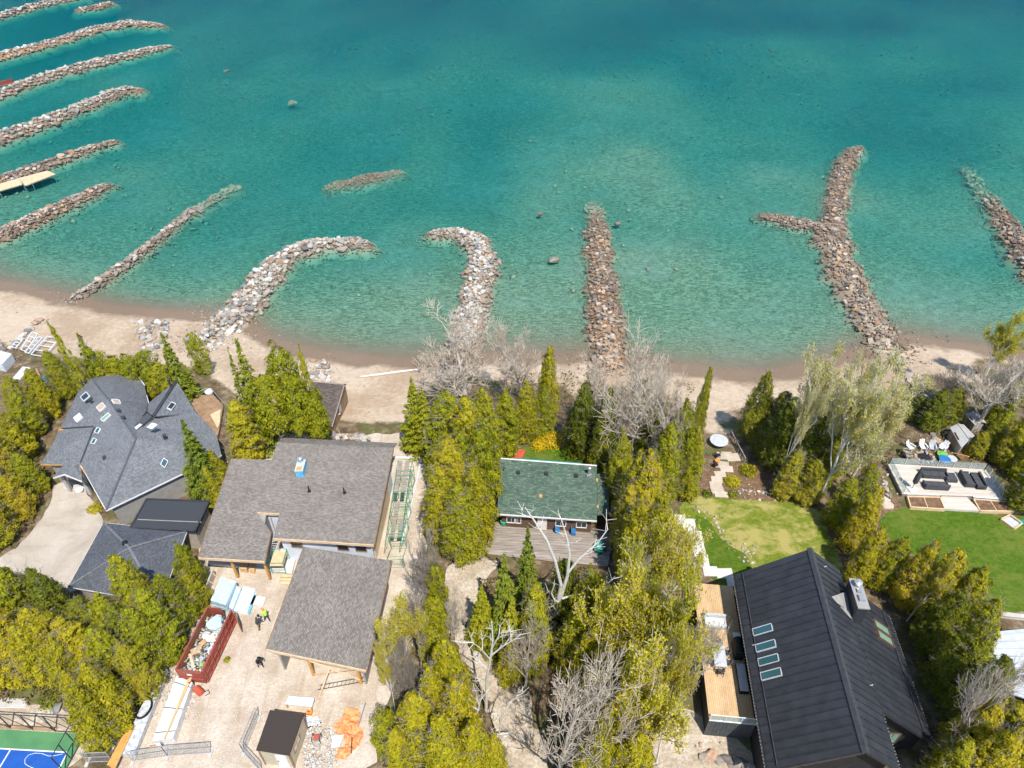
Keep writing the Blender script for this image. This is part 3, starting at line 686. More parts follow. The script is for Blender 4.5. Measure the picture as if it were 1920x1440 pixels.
# loose piles on the beach
def pile(name, label, spots, mat, nsm=200, cat='rock pile', lift=.1):
    ps = [(G(a, b), s) for a, b, s in spots]; c = ps[0][0]
    th = thing(name, label, cat, c)
    for p, s in ps: place_rock((p.x, p.y, p.z+s*.18), s, mat, th)
    if nsm:
        pts, sz = [], []
        for _ in range(nsm):
            p, s = random.choice(ps); x, y = p.x+random.gauss(0, .7), p.y+random.gauss(0, .7); q = random.uniform(.15, .4)
            pts.append((x, y, hz(x, y)+q*.15)); sz.append(q)
        rubble('small_stones', pts, sz, mat, th)
    return th
r2 = random.Random(5)
pile('rock_pile', 'heap of pale boulders on the sand behind the pointed spruce', [(264+r2.uniform(0, 52)*(1-t*.2), 604+t*50+r2.uniform(-6, 6), r2.uniform(.6, 1.2)) for t in [i/44 for i in range(45)]], 'rock_pale', 260)
pile('rock_row', 'short row of boulders on the sand at the left edge', [(20+i*5.6+r2.uniform(-2, 2), 652-i*5.2+r2.uniform(-2, 3), r2.uniform(.6, 1.2)) for i in range(11)], 'rock_mix', 40)
pile('rock_pile', 'jumble of boulders on the sand above the small brown shed', [(580+r2.uniform(0, 38), 676+r2.uniform(0, 40), r2.uniform(.5, 1.1)) for i in range(26)], 'rock_pale', 150)
pile('rock_pile', 'dark boulders at the left picture edge beside the metal frames', [(-8+r2.uniform(0, 26), 645+r2.uniform(0, 40), r2.uniform(.7, 1.3)) for i in range(14)], 'rock_mix', 40)
pile('rock_edging', 'row of boulders retaining the yard behind the unfinished house', [(530+i*8.5+r2.uniform(-2, 2), 822+r2.uniform(-5, 5), r2.uniform(.5, 1.1)) for i in range(20)], 'rock_pale', 120, 'rock edging')
pile('rock_edging', 'rocks strewn down the slope at the foot of the wishbone groyne', [(1662+i*3.2+r2.uniform(-9, 9), 648+i*4.2+r2.uniform(-6, 6), r2.uniform(.5, 1.2)) for i in range(40)], 'rock_mix', 200, 'rock edging')
pile('rock_edging', 'line of boulders beside the sandy fire pit', [(1738+i*3.4, 800+i*5.2, r2.uniform(.6, 1.0)) for i in range(11)], 'rock_mix', 30, 'rock edging')
pile('rock_edging', 'rocks and slabs beside the pale terrace steps', [(1625+r2.uniform(-10, 40), 890+r2.uniform(0, 60), r2.uniform(.4, .9)) for i in range(24)], 'rock_mix', 60, 'rock edging')
pile('rock_edging', 'big rounded boulders edging the black house forecourt', [(1318+i*15, 1420+i*3.5-(i % 2)*4, r2.uniform(.9, 1.15)) for i in range(7)], 'rock_mix', 20, 'rock edging')
pile('rock_edging', 'thin line of pebbles dividing the two lawn tones', [(a, b, .3) for a, b in [(1302, 957), (1310, 960), (1320, 960), (1330, 965), (1338, 973), (1343, 981), (1347, 990), (1349, 1000), (1352, 1008), (1360, 1015), (1370, 1020), (1380, 1024), (1392, 1029), (1402, 1034), (1408, 1044), (1411, 1056), (1415, 1066)]], 'rock_pale', 50, 'rock edging')
pile('rock_edging', 'white stones crossing the brown garden bed', [(1385+i*7.5, 921+i*.6+r2.uniform(-2, 2), .4) for i in range(11)], 'rock_pale', 40, 'rock edging')
pile('boulders', 'three pale boulders beside the sports court fence', [(111, 1327, 1.0), (137, 1327, .7), (156, 1316, 1.0)], 'rock_pale', 10, 'boulders')
# lone boulders in the lake
def boulder(label, px, py, s, above, mat):
    p = P(px, py, ZW); o = place_rock((p.x, p.y, ZW-s*.22+above), s, mat, None, 'boulder'); tag(o, label, 'boulder'); o.rotation_euler = (0, 0, .3); o.scale = (s*1.3, s*.9, s*.85); return o
boulder('largest lone boulder, rising from the shallows between two groynes', 1038, 486, 1.7, .22, 'rock_mix')
boulder('smaller lone boulder farther out than the largest one', 1013, 399, 1.15, .05, 'rock_mix')
boulder('reddish boulder off the tip of the straight brown groyne', 1159, 417, 1.2, .05, 'rock_tan')
boulder('dark boulder far out in the middle of the lake', 546, 189, 2.2, .0, 'rock_tan')
boulder('tan boulder far out nearest the top left groynes', 425, 131, 1.5, .0, 'rock_mix')
boulder('flat boulder at the water line below the wishbone groyne', 1638, 642, 1.9, .7, 'rock_tan')
boulder('pinkish slab of rock on the wet sand above the brown shed', 617, 667, .9, .25, 'rock_tan')
pts, sz = [], []
for _ in range(7000):
    x = rng.uniform(-110, 130); y = rng.uniform(82, 250)
    if shore_d(np.array([x]), np.array([y]))[0] < 12: continue
    if sv(x, y, 22, 12)+.7*sv(x, y, 6, 13) < .04: continue
    q = float(rng.gamma(2.2, .2)); q = min(max(q, .25), 1.4)
    pts.append((x, y, hz(x, y)+q*.12)); sz.append(q)
tag(rubble('lake_bed_stones', pts, sz, 'rock_pale'), 'stones scattered over the lake bed', kind='stuff')
pts, sz = [], []
for _ in range(1500):
    x = rng.uniform(-75, 75); y = rng.uniform(55, 100); d = shore_d(np.array([x]), np.array([y]))[0]
    if d > 1 or d < -18: continue
    if sv(x, y, 6, 14) < .12: continue
    q = rng.uniform(.06, .24); pts.append((x, y, hz(x, y)+q*.1)); sz.append(q)
tag(rubble('beach_pebbles', pts, sz, 'rock_pale'), 'pebbles scattered over the beach sand', kind='stuff')

# ------------------------------------------------------------------ trees
def quads(c, n, u, s1, s2):
    """leaf-like quads: centres, normals, in-plane direction, half sizes"""
    w = np.cross(n, u); w /= np.linalg.norm(w, axis=1)[:, None]+1e-9; u = np.cross(w, n)
    s1 = s1[:, None]; s2 = s2[:, None]
    v = np.stack([c-u*s1, c-w*s2+u*s1*.15, c+u*s1, c+w*s2+u*s1*.15], 1).reshape(-1, 3)
    return v, np.arange(len(v)).reshape(-1, 4)
def unit(a): return a/(np.linalg.norm(a, axis=1)[:, None]+1e-9)
def cedar_crown(seed, prof, nclump, nleaf, leaf=.15, clump=.17, bottom=.06):
    """unit tree: height 1, widest radius 1 (scaled later by real size). prof(h)->radius"""
    r = np.random.default_rng(seed); H = 9.0; R = 1.9
    hs = bottom+(1-bottom)*r.random(nclump*3)**.95; keep = r.random(nclump*3) < np.clip(prof(hs)+.12, 0, 1); hs = hs[keep][:nclump]
    a = r.random(len(hs))*6.283; lobe = 1+.20*np.sin(a*2+seed)+.16*np.sin(a*3+hs*9+seed*2)+.12*np.sin(a*5-hs*14)
    rad = prof(hs)*(.45+.58*np.sqrt(r.random(len(hs))))*R*lobe
    cc = np.stack([np.cos(a)*rad, np.sin(a)*rad, hs*H+r.normal(size=len(hs))*.1], 1)
    cr = (clump*R*2.1)*(.55+.8*r.random(len(hs)))*np.clip(prof(hs)+.35, .4, 1)
    m = int(nleaf*.7/len(hs)); idx = np.repeat(np.arange(len(hs)), m); k = len(idx)
    out = np.stack([np.cos(a), np.sin(a), np.full(len(a), 1.0)], 1)[idx]
    d = unit(r.normal(size=(k, 3))+out*.9)
    c = cc[idx]+d*cr[idx][:, None]*(.5+.6*r.random((k, 1)))*np.array([1, 1, .85])
    k2 = nleaf-k; h2 = bottom+(1-bottom)*r.random(k2); a2 = r.random(k2)*6.283
    l2 = 1+.20*np.sin(a2*2+seed)+.16*np.sin(a2*3+h2*9+seed*2)+.12*np.sin(a2*5-h2*14); q2 = prof(h2)*R*l2*(.55+.55*np.sqrt(r.random(k2)))
    o2 = np.stack([np.cos(a2), np.sin(a2), np.full(k2, 1.0)], 1); c = np.concatenate([c, np.stack([np.cos(a2)*q2, np.sin(a2)*q2, h2*H], 1)]); out = np.concatenate([out, o2]); d = np.concatenate([d, unit(o2+r.normal(size=(k2, 3))*.6)]); k = len(c)
    nrm = unit(d*.7+out*.55+r.normal(size=(k, 3))*.42); u = unit(np.array([0, 0, .8])+out*.8+r.normal(size=(k, 3))*.5)
    s = leaf*(.5+1.0*r.random(k)**1.5); v, f = quads(c, nrm, u, s*1.25, s*(.38+.25*r.random(k)))
    return v, f
def cedar_mass(seed, prof, nclump, nleaf, leaf, clump, bottom=.06):
    """several leaders grown together: the main one and two or three lower shoulders"""
    q = random.Random(seed); vs, fs, n = [], [], 0
    parts = [(0, 0, 1.0, .82, .55)]
    for k in range(3): a = q.random()*6.28; r = q.uniform(.5, .85); parts.append((math.cos(a)*r, math.sin(a)*r, q.uniform(.62, .9), q.uniform(.45, .6), .15))
    for i, (x, y, h, s, fr) in enumerate(parts):
        v, f = cedar_crown(seed*7+i, prof, max(40, int(nclump*fr)), int(nleaf*fr), leaf, clump*(.9 if i else 1), bottom)
        v = v*np.array([s, s, h])+np.array([x, y, 0]); vs.append(v); fs.append(f+n); n += len(v)
    return np.concatenate(vs), np.concatenate(fs)
def spruce_crown(seed, layers=17, leaf=.13, R=2.0, H=9.0, droop=.25, bottom=.1, taper=1.0, dens=1.0):
    r = np.random.default_rng(seed); C, Nn, U, S = [], [], [], []
    for L in range(layers):
        t = L/(layers-1); z0 = (bottom+(.97-bottom)*t)*H; rl = R*(1-t)**taper*(.85+.3*r.random())+.1
        nb = int(6+8*(1-t))
        for b in range(nb):
            a = 6.283*b/nb+r.random()*.8; ln = rl*(.75+.4*r.random()); zb = z0+r.normal()*.14
            m = int((10+52*ln/R)*dens); s = np.sqrt(r.random(m)); w = (1-s*.75)*.34*ln+.05
            side = r.uniform(-1, 1, m)*w
            x = np.cos(a)*s*ln-np.sin(a)*side; y = np.sin(a)*s*ln+np.cos(a)*side
            z = zb-droop*ln*s**1.6*(.8+.4*(1-t))-np.abs(side)*.35+r.normal(size=m)*.05+.12*ln*s
            C.append(np.stack([x, y, z], 1)); U.append(np.stack([np.cos(a)-np.sin(a)*side*2, np.sin(a)+np.cos(a)*side*2, -.25*np.ones(m)], 1))
            Nn.append(np.stack([np.cos(a)*.3+r.normal(size=m)*.4, np.sin(a)*.3+r.normal(size=m)*.4, np.ones(m)], 1)); S.append(leaf*(.7+.7*r.random(m)))
    m = 30; C.append(np.stack([r.normal(size=m)*.06, r.normal(size=m)*.06, H*(.94+.09*r.random(m))], 1)); U.append(np.tile([0, 0, 1.], (m, 1))); Nn.append(r.normal(size=(m, 3))); S.append(np.full(m, leaf))
    C, Nn, U, S = np.concatenate(C), unit(np.concatenate(Nn)), unit(np.concatenate(U)), np.concatenate(S)
    return quads(C, Nn, U, S, S*.42)
def tubes(segs, n=4):
    """segments (p,q,r0,r1) -> one mesh of tapered prisms"""
    p = np.array([s[0] for s in segs]); q = np.array([s[1] for s in segs]); r0 = np.array([s[2] for s in segs]); r1 = np.array([s[3] for s in segs])
    d = unit(q-p); ref = np.where(np.abs(d[:, 2:3]) > .9, np.array([[1., 0, 0]]), np.array([[0, 0, 1.]])); u = unit(np.cross(d, ref)); w = np.cross(d, u)
    rows = []
    for base, rr in ((p, r0), (q, r1)):
        for k in range(n):
            a = 2*math.pi*k/n; rows.append(base+(u*math.cos(a)+w*math.sin(a))*rr[:, None])
    v = np.stack(rows, 1).reshape(-1, 3); m = len(segs); b = (np.arange(m)*2*n)[:, None]
    f = np.concatenate([np.concatenate([b+k, b+(k+1) % n, b+n+(k+1) % n, b+n+k], 1) for k in range(n)])
    return v, f
def branching(seed, H=10.0, levels=5, spread=.62, kids=(3, 5), first=.28, ratio=.66, r0=.16, rmin=.018, up=.35, wob=.16, stems=1):
    r = random.Random(seed); trunk, twig, tips = [], [], []
    def grow(p, d, ln, rad, lev):
        n = 4 if lev == 0 else (3 if lev < 3 else 2); pts = [p]; dd = d.copy(); rr = rad
        for i in range(n):
            dd = (dd+Vector((r.gauss(0, wob), r.gauss(0, wob), r.gauss(0, wob)*.6+up*.08))).normalized(); q = pts[-1]+dd*ln/n
            r1 = max(rad*(1-.62*(i+1)/n), rmin)
            (trunk if lev <= 1 else twig).append((tuple(pts[-1]), tuple(q), rr, r1)); pts.append(q); rr = r1
        if lev >= levels-1: tips.append((tuple(pts[-1]), tuple(dd))); tips.append((tuple(pts[1]), tuple(dd))); return
        k = r.randint(*kids)+(4 if lev == 0 else 0)
        for j in range(k):
            t = (first+(1-first)*(j+.6*r.random())/k) if lev == 0 else r.uniform(.3, 1.0)
            i = min(int(t*n), n-1); fpos = t*n-i; b = pts[i].lerp(pts[i+1], min(fpos, 1))
            ax = Vector((r.gauss(0, 1), r.gauss(0, 1), r.gauss(0, .35))); ax = (ax-dd*ax.dot(dd)).normalized()
            nd = (dd*(1-spread)+ax*spread*(1.25 if lev == 0 else 1)+Vector((0, 0, up*.5))).normalized()
            l2 = ln*ratio*(.65+.5*r.random())*(1.1-.45*t if lev == 0 else 1)
            grow(b, nd, l2, max(rad*(1-.62*t)*.58, rmin), lev+1)
        grow(pts[-1], dd, ln*ratio*.8, rr, lev+1)
    for s in range(stems):
        d = Vector((r.gauss(0, .12*(stems > 1)+.03), r.gauss(0, .12*(stems > 1)+.03), 1)).normalized()
        grow(Vector((r.gauss(0, .12), r.gauss(0, .12), 0))*(stems > 1), d, H*.52, r0*(1 if stems == 1 else .75), 0)
    return trunk, twig, tips
def norm_h(*arrs, H):
    top = max(a[:, 2].max() for a in arrs if len(a)); k = 1.0/top
    rad = np.percentile(np.hypot(arrs[-1][:, 0], arrs[-1][:, 1]), 96)
    return [a*np.array([1/rad, 1/rad, k]) for a in arrs]
LIB = {}
def add_lib(kind, crown_parts, trunk_vf, bark):
    """crown_parts: list of (v,f,mat)"""
    top = max(v[:, 2].max() for v, f, m in crown_parts); allr = np.concatenate([np.hypot(v[:, 0], v[:, 1]) for v, f, m in crown_parts]); rad = np.percentile(allr, 95)
    sc = np.array([1/rad, 1/rad, 1/top]); out = []
    for i, (v, f, m) in enumerate(crown_parts):
        me = fast_mesh('crown', v*sc, f); me.materials.append(MATS[m]); out.append(me)
    tm = fast_mesh('trunk', trunk_vf[0]*sc, trunk_vf[1]); tm.materials.append(MATS[bark])
    LIB.setdefault(kind, []).append((tm, out))
def straight_trunk(H, r, seed, limbs=14, z0=.15, ln=1.0):
    q = random.Random(seed); seg = []; p = Vector((0, 0, -.15)); n = 7
    for i in range(n):
        b = Vector((q.gauss(0, .05), q.gauss(0, .05), H*.92*(i+1)/n)); seg.append((tuple(p), tuple(b), r*(1-.85*i/n), r*(1-.85*(i+1)/n)+.01)); p = b
    for i in range(limbs):
        z = H*(z0+(.85-z0)*i/limbs); a = q.random()*6.28; l = ln*(1.1-z/H)*q.uniform(.6, 1)
        seg.append(((0, 0, z), (math.cos(a)*l, math.sin(a)*l, z+.15*l), .035, .012))
    return tubes(seg, 5)
pc = lambda h: np.clip(np.minimum(1.0, np.clip(1-h, 0, 1)**.75*1.45)*(.72+.28*np.sin(np.clip(h/.5, 0, 1)*1.57)), 0, 1)
pq4 = lambda h: np.clip((np.clip(1-h, 0, 1)**.5)*(.7+.3*np.sin(np.clip(h/.4, 0, 1)*1.57)), 0, 1)
pr = lambda h: np.clip(np.sqrt(np.clip(1-((h-.42)/.6)**2, 0, 1)), 0, 1)
pn = lambda h: np.clip((1-h)*1.15, 0, 1)
def bare_whips(seed, k=120):
    """grey dead sprays that show among cedar foliage"""
    q = random.Random(seed); seg = []
    for _ in range(k):
        h = q.uniform(.1, .95); a = q.random()*6.28; R = 1.9*float(pc(np.array([h]))[0])
        p = Vector((math.cos(a)*R*.5, math.sin(a)*R*.5, h*9)); e = Vector((math.cos(a)*R*1.05, math.sin(a)*R*1.1, h*9+q.uniform(.0, .9)))
        seg.append((tuple(p), tuple(e), .022, .01))
        for _ in range(3):
            b = p.lerp(e, q.uniform(.4, .9)); seg.append((tuple(b), tuple(b+Vector((q.gauss(0, .3), q.gauss(0, .3), q.uniform(0, .3)))), .014, .008))
    return tubes(seg, 3)
for i in range(5):
    v, f = cedar_mass(20+i, pc if i % 2 else pq4, 260, 25000, .1, .13)
    wv, wf = bare_whips(50+i, 110)
    add_lib('cedar', [(v, f, 'leaf_cedar'), (wv, wf, 'twig_dead')], straight_trunk(9, .14, i, 16, .1, 1.3), 'bark_brown')
    add_lib('gold', [(v, f, 'leaf_cedar_gold'), (wv, wf, 'twig_dead')], straight_trunk(9, .14, i, 16, .1, 1.3), 'bark_brown')
for i in range(3):
    v, f = cedar_mass(30+i, pc if i % 2 else pq4, 260, 22000, .1, .13); wv, wf = bare_whips(70+i, 70)
    add_lib('dark', [(v, f, 'leaf_cedar_dark'), (wv, wf, 'twig_dead')], straight_trunk(9, .14, i, 16, .1, 1.3), 'bark_brown')
for i in range(3):
    v, f = cedar_crown(40+i, pr, 120, 8000, .13, .15, .05); wv, wf = bare_whips(80+i, 150)
    add_lib('shrub', [(v, f, 'leaf_cedar'), (wv*np.array([1.1, 1.1, .9]), wf, 'twig_dead')], straight_trunk(9, .12, i, 10, .05, 1.2), 'bark_brown')
for i in range(4):
    v, f = spruce_crown(60+i, 19, .12, 2.0, 9.0, .28, .05, 1.0, 1.15)
    add_lib('spruce', [(v, f, 'leaf_spruce')], straight_trunk(9, .15, i, 20, .05, 1.6), 'bark_brown')
for i in range(2):
    v, f = spruce_crown(65+i, 19, .12, 2.0, 9.0, .18, .05, .85, 1.1)
    add_lib('fir', [(v, f, 'leaf_cedar')], straight_trunk(9, .15, i, 20, .05, 1.6), 'bark_brown')
for i in range(2):
    v, f = cedar_crown(90+i, lambda h: np.clip(pr(np.clip((h-.32)/.68, 0, 1))*(h > .3), 0, 1), 75, 7000, .13, .18, .34)
    add_lib('pine', [(v, f, 'leaf_cedar')], straight_trunk(9, .12, i, 26, .12, 1.5), 'bark_grey')
for i in range(2):
    v, f = cedar_crown(95+i, pn, 60, 5000, .13, .16, .03); wv, wf = bare_whips(99+i, 60)
    add_lib('slim', [(v, f, 'leaf_cedar'), (wv, wf, 'twig_dead')], straight_trunk(9, .12, i, 20, .05, 1.2), 'bark_brown')
def deciduous(kind, seed, bark, twigm, leaf=0, leafm=None, **kw):
    tr, tw, tips = branching(seed, **kw); parts = []
    tv = tubes(tr, 6); wv = tubes(tw, 3)
    parts.append((wv[0], wv[1], twigm))
    if leaf:
        r = np.random.default_rng(seed); t = np.array([a for a, b in tips]); dd = np.array([b for a, b in tips]); k = leaf
        c = np.repeat(t, k, 0)-np.repeat(dd, k, 0)*r.random((len(t)*k, 1))*.7+r.normal(size=(len(t)*k, 3))*.16
        s = .09*(.6+.8*r.random(len(c))); v, f = quads(c, unit(r.normal(size=c.shape)+np.array([0, 0, .8])), unit(r.normal(size=c.shape)), s, s*.62)
        parts.append((v, f, leafm))
    add_lib(kind, parts, tv, bark)
for i in range(3): deciduous('bare', 200+i, 'bark_grey', 'twig_grey', H=11, levels=5, kids=(4, 5), spread=.64, ratio=.67, r0=.32, rmin=.021, up=.6, stems=1)
for i in range(0): deciduous('birch', 220+i, 'bark_pale', 'bark_pale', H=11, levels=4, kids=(1, 3), spread=.55, ratio=.55, r0=.2, rmin=.02, up=.6, first=.4, stems=2 if i == 0 else 1)
for i in range(4): deciduous('bud', 240+i, 'bark_pale', 'twig_grey', 8, 'leaf_bud', H=11, levels=5, kids=(3, 4), spread=.5, ratio=.64, r0=.2, rmin=.02, up=.6, first=.35, stems=1)
for i in range(3): deciduous('poplar', 280+i, 'bark_pale', 'bark_pale', 5, 'leaf_catkin', H=11, levels=5, kids=(3, 4), spread=.52, ratio=.64, r0=.22, rmin=.022, up=.6, first=.35, stems=1)
for i in range(2): deciduous('thicket', 260+i, 'bark_grey', 'twig_dead', H=6, levels=5, kids=(3, 4), spread=.6, ratio=.6, r0=.07, rmin=.014, up=.5, first=.1, stems=5)
TREE_NAME = {'cedar': ('cedar_tree', 'tree'), 'gold': ('cedar_tree', 'tree'), 'dark': ('cedar_tree', 'tree'), 'shrub': ('evergreen_shrub', 'shrub'), 'spruce': ('spruce_tree', 'tree'), 'fir': ('fir_tree', 'tree'),
             'pine': ('pine_tree', 'tree'), 'slim': ('slim_spruce_tree', 'tree'), 'bare': ('bare_tree', 'tree'), 'birch': ('birch_tree', 'tree'), 'bud': ('budding_tree', 'tree'), 'thicket': ('bare_shrub', 'shrub'), 'poplar': ('poplar_tree', 'tree')}
tree_rng = random.Random(3); used = {}
def tree(kind, tx, ty, by, rad, label, group=None, lean=0.0):
    """tx,ty: tip in the photograph; by: pixel row of the foot; rad: crown radius in metres"""
    VY = 720+F*math.tan(math.pi/2-PITCH); bx = tx+(960-tx)*(by-ty)/(VY-ty)
    b = G(bx, by); h = z_at(b.y, ty)-b.z
    nm, cat = TREE_NAME[kind]; i = used.get(kind, 0); used[kind] = i+1
    tm, crowns = LIB[kind][i % len(LIB[kind])]
    e = thing(nm, label, cat, (b.x, b.y, b.z-.03), group, tree_rng.random()*6.28)
    if kind in ('cedar', 'gold', 'dark', 'spruce', 'fir'): rad *= (1.0 if 780 < bx < 930 and by < 960 else .88)
    e.scale = (rad, rad*tree_rng.uniform(.9, 1.1), h)
    if lean: e.rotation_euler = (0, lean, 0)
    def ch(n, me):
        o = D.objects.new(n, me); COL.objects.link(o); o.parent = e
        if n == 'twigs': o['kind'] = 'stuff'
        return o
    ch('trunk', tm)
    for k, me in enumerate(crowns):
        ch('crown' if (k == 0 and len(crowns) == 1) or (me.materials[0].name.startswith('leaf')) else 'twigs', me)
    return e
def T(kind, bx, by, ty, rad, label, group=None):
    """the same by foot: bx,by pixel of the foot, ty pixel row of the tip"""
    VY = 720+F*math.tan(math.pi/2-PITCH); tx = bx-(960-bx)*(by-ty)/(VY-by)
    return tree(kind, tx, ty, by, rad, label, group)
g = 'evergreens left of the grey house'
tree('slim', 98, 596, 765, 1.1, 'slim ragged spruce standing alone against the pale sand, top left of the evergreens', lean=-.06)
tree('slim', 143, 622, 745, 1.7, 'thin spruce second from the left along the back of the grey house')
T('cedar', 130, 744, 655, 1.6, 'cedar just left of the back corner of the grey house roof', g)
T('gold', 96, 776, 690, 1.7, 'yellowish cedar left of the grey house, below the slim spruce', g)
T('cedar', 72, 815, 725, 1.8, 'cedar between the grey house and the stacked white panels', g)
T('gold', 50, 858, 765, 1.9, 'bushy golden cedar left of the low wing of the grey house', g)
T('cedar', 52, 780, 705, 1.6, 'cedar nearest the blue barrel at the left', g)
for tx, ty, by, rr in ((175, 655, 740, 1.6), (205, 668, 738, 1.5), (232, 664, 738, 1.6), (262, 655, 742, 1.8), (288, 680, 760, 1.5)):
    tree('shrub', tx, ty, by, rr, 'low evergreen shrub behind the grey house roof, '+{175: 'leftmost', 205: 'second from the left', 232: 'middle one', 262: 'taller, right of the middle', 288: 'rightmost'}[tx]+' of the row', 'shrubs behind the grey house')
tree('spruce', 300, 620, 748, 2.3, 'pointed dark green spruce directly behind the grey house turret')
tree('spruce', 335, 688, 752, 1.5, 'short spruce hugging the right side of the pointed spruce')
tree('shrub', 356, 622, 700, 1.2, 'small wispy evergreen on the sand beside the pale groyne')
tree('spruce', 441, 632, 830, 2.5, 'tall double-tipped spruce between the timber deck and the brown shed')
tree('spruce', 427, 655, 830, 1.6, 'lower second tip left of the tall spruce by the timber deck')
T('gold', 474, 862, 748, 2.2, 'golden cedar spreading at the foot of the tall spruce by the timber deck')
g = 'bare-trunked pines left of the small brown shed'
tree('pine', 516, 643, 815, 2.3, 'broad dark-topped pine above the bare trunks', g)
tree('pine', 490, 700, 850, 1.9, 'pine with bare lower trunk beside the golden cedar', g)
tree('pine', 536, 690, 850, 1.7, 'pine with bare trunk in the middle of the trunk group', g)
tree('slim', 558, 640, 835, 1.3, 'spiky narrow spruce tip left of the small brown shed', g)
tree('pine', 580, 735, 845, 1.5, 'short pine overhanging the small brown shed roof', g)
T('spruce', 398, 928, 783, 2.4, 'full spruce in front of the grey house roof')
T('gold', 420, 918, 842, 1.5, 'golden cedar between the full spruce and the unfinished house')
T('gold', 408, 940, 875, 1.2, 'small golden bush right below the full spruce')
g = 'cedars left of the buff driveway'
for bx, by, ty, rr, l, kd in ((-6, 880, 770, 2.2, 'cedar at the left edge level with the grey house roof', 'cedar'), (30, 905, 800, 2.0, 'cedar left of the low wing and porch', 'gold'), (70, 922, 850, 1.5, 'cedar standing right beside the porch and driveway top', 'cedar'), (10, 960, 850, 2.1, 'broad cedar at the left edge beside the driveway', 'dark'), (48, 965, 885, 1.7, 'cedar on the left bank of the driveway', 'gold'),
                              (5, 1015, 925, 2.0, 'lowest cedar left of the driveway', 'cedar'), (-30, 1000, 900, 2.2, 'cedar half cut by the left edge near the driveway', 'gold'), (8, 835, 745, 1.8, 'cedar at the left edge behind the others, near the material pile', 'cedar')):
    T(kd, bx, by, ty, rr, l, g)
g = 'cedar grove between the driveway and the red dumpster'
rows = [(132, 1180, 1062, 2.0, 'dark round-topped cedar just below the driveway', 'dark'), (70, 1175, 1060, 2.2, 'cedar at the bottom left of the driveway', 'cedar'), (12, 1185, 1050, 2.4, 'cedar at the left edge just below the driveway', 'cedar'), (292, 1180, 1040, 2.1, 'tall pointed cedar in front of the charcoal garage roof', 'cedar'),
        (345, 1172, 1075, 1.7, 'cedar between the charcoal garage and the foam stacks', 'cedar'), (372, 1105, 1012, 1.3, 'cedar at the right corner of the charcoal garage', 'cedar'), (378, 1140, 1065, 1.2, 'small cedar left of the unfinished house porch', 'gold'), (325, 1215, 1100, 1.9, 'broad cedar left of the dumpster top', 'cedar'),
        (195, 1205, 1120, 1.9, 'greyish cedar below the garage shadow', 'dark'), (245, 1215, 1110, 2.1, 'big cedar in the middle of the grove', 'cedar'), (180, 1260, 1160, 2.1, 'golden cedar left of the grove centre', 'gold'), (120, 1240, 1140, 2.2, 'wide golden cedar in the left of the grove', 'gold'), (60, 1250, 1140, 2.2, 'golden cedar nearer the left edge of the grove', 'gold'),
        (2, 1260, 1150, 2.2, 'golden cedar at the left edge of the grove', 'gold'), (300, 1248, 1140, 1.9, 'cedar leaning towards the red dumpster', 'cedar'), (240, 1280, 1175, 2.1, 'cedar right of the grove centre', 'cedar'), (280, 1295, 1200, 1.7, 'cedar beside the silver-wrapped lumber', 'cedar'), (232, 1345, 1240, 1.9, 'cedar below the grove centre', 'gold'), (205, 1385, 1290, 1.7, 'lowest cedar of the grove, over the court fence', 'gold'),
        (98, 1262, 1170, 1.9, 'cedar above the three pale boulders', 'gold'), (160, 1282, 1190, 1.8, 'cedar right above the boulders', 'gold'), (35, 1266, 1175, 1.9, 'cedar above the grey slab by the court', 'gold'), (188, 1345, 1255, 1.5, 'cedar between the boulders and the court fence', 'gold'), (270, 1235, 1135, 1.8, 'cedar tucked between the taller grove trees', 'dark')]
for bx, by, ty, rr, l, kd in rows: T(kd, bx, by, ty, rr, l, g)
g = 'tall cedar belt between the unfinished house and the green cottage'
rows = [(770, 705, 835, 1.9, 'bright green fir at the beach end of the cedar belt', 'fir'), (790, 725, 850, 1.8, 'second fir right behind the bright green fir', 'fir'), (832, 730, 900, 2.4, 'cedar next to the firs at the beach end of the belt', 'cedar'), (872, 742, 930, 2.4, 'tall cedar in the upper half of the belt', 'gold'),
        (900, 780, 945, 1.9, 'cedar touching the left end of the cottage roof', 'cedar'), (838, 815, 985, 2.4, 'cedar in the middle of the belt facing the scaffold', 'gold'), (885, 855, 1010, 2.1, 'cedar left of the cottage deck', 'gold'), (858, 905, 1045, 2.2, 'lowest cedar of the belt above the gravel track', 'cedar'), (818, 870, 1010, 1.9, 'cedar at the edge of the yard beside the white pipe', 'gold'),
        (905, 725, 860, 2.0, 'cedar under the grey bare tree at the beach', 'cedar'), (948, 722, 845, 1.9, 'cedar behind the cottage on the left', 'cedar'), (988, 712, 825, 1.9, 'cedar behind the middle of the cottage roof', 'gold'), (1022, 720, 812, 1.7, 'cedar right of centre behind the cottage', 'cedar'), (1032, 648, 800, 1.6, 'narrow yellow-green cedar poking up against the water', 'gold'),
        (958, 775, 842, 1.2, 'low cedar above the cottage red walkway', 'cedar'), (1000, 755, 818, 1.4, 'low cedar left of the yellow forsythia', 'cedar'), (862, 800, 960, 2.0, 'cedar hidden in the belt between taller ones', 'cedar'), (1085, 740, 845, 1.5, 'cedar above the yellow forsythia', 'dark')]
for tx, ty, by, rr, l, kd in rows: tree(kd, tx, ty, by, rr, l, g)
T('bare', 872, 775, 585, 5.6, 'wide grey bare tree in front of the white-topped groyne')
T('bare', 980, 750, 588, 4.2, 'smaller bare tree with pinkish twigs right of the wide grey one')
T('bare', 1215, 878, 592, 6.0, 'largest bare tree, spreading across the straight brown groyne')
tree('bare', 1130, 665, 830, 2.6, 'bare tree at the foot of the straight brown groyne')
T('bare', 1236, 905, 660, 2.9, 'pale leaning tree with a clear white trunk right of the largest bare tree')
g = 'cedars right of the green cottage'
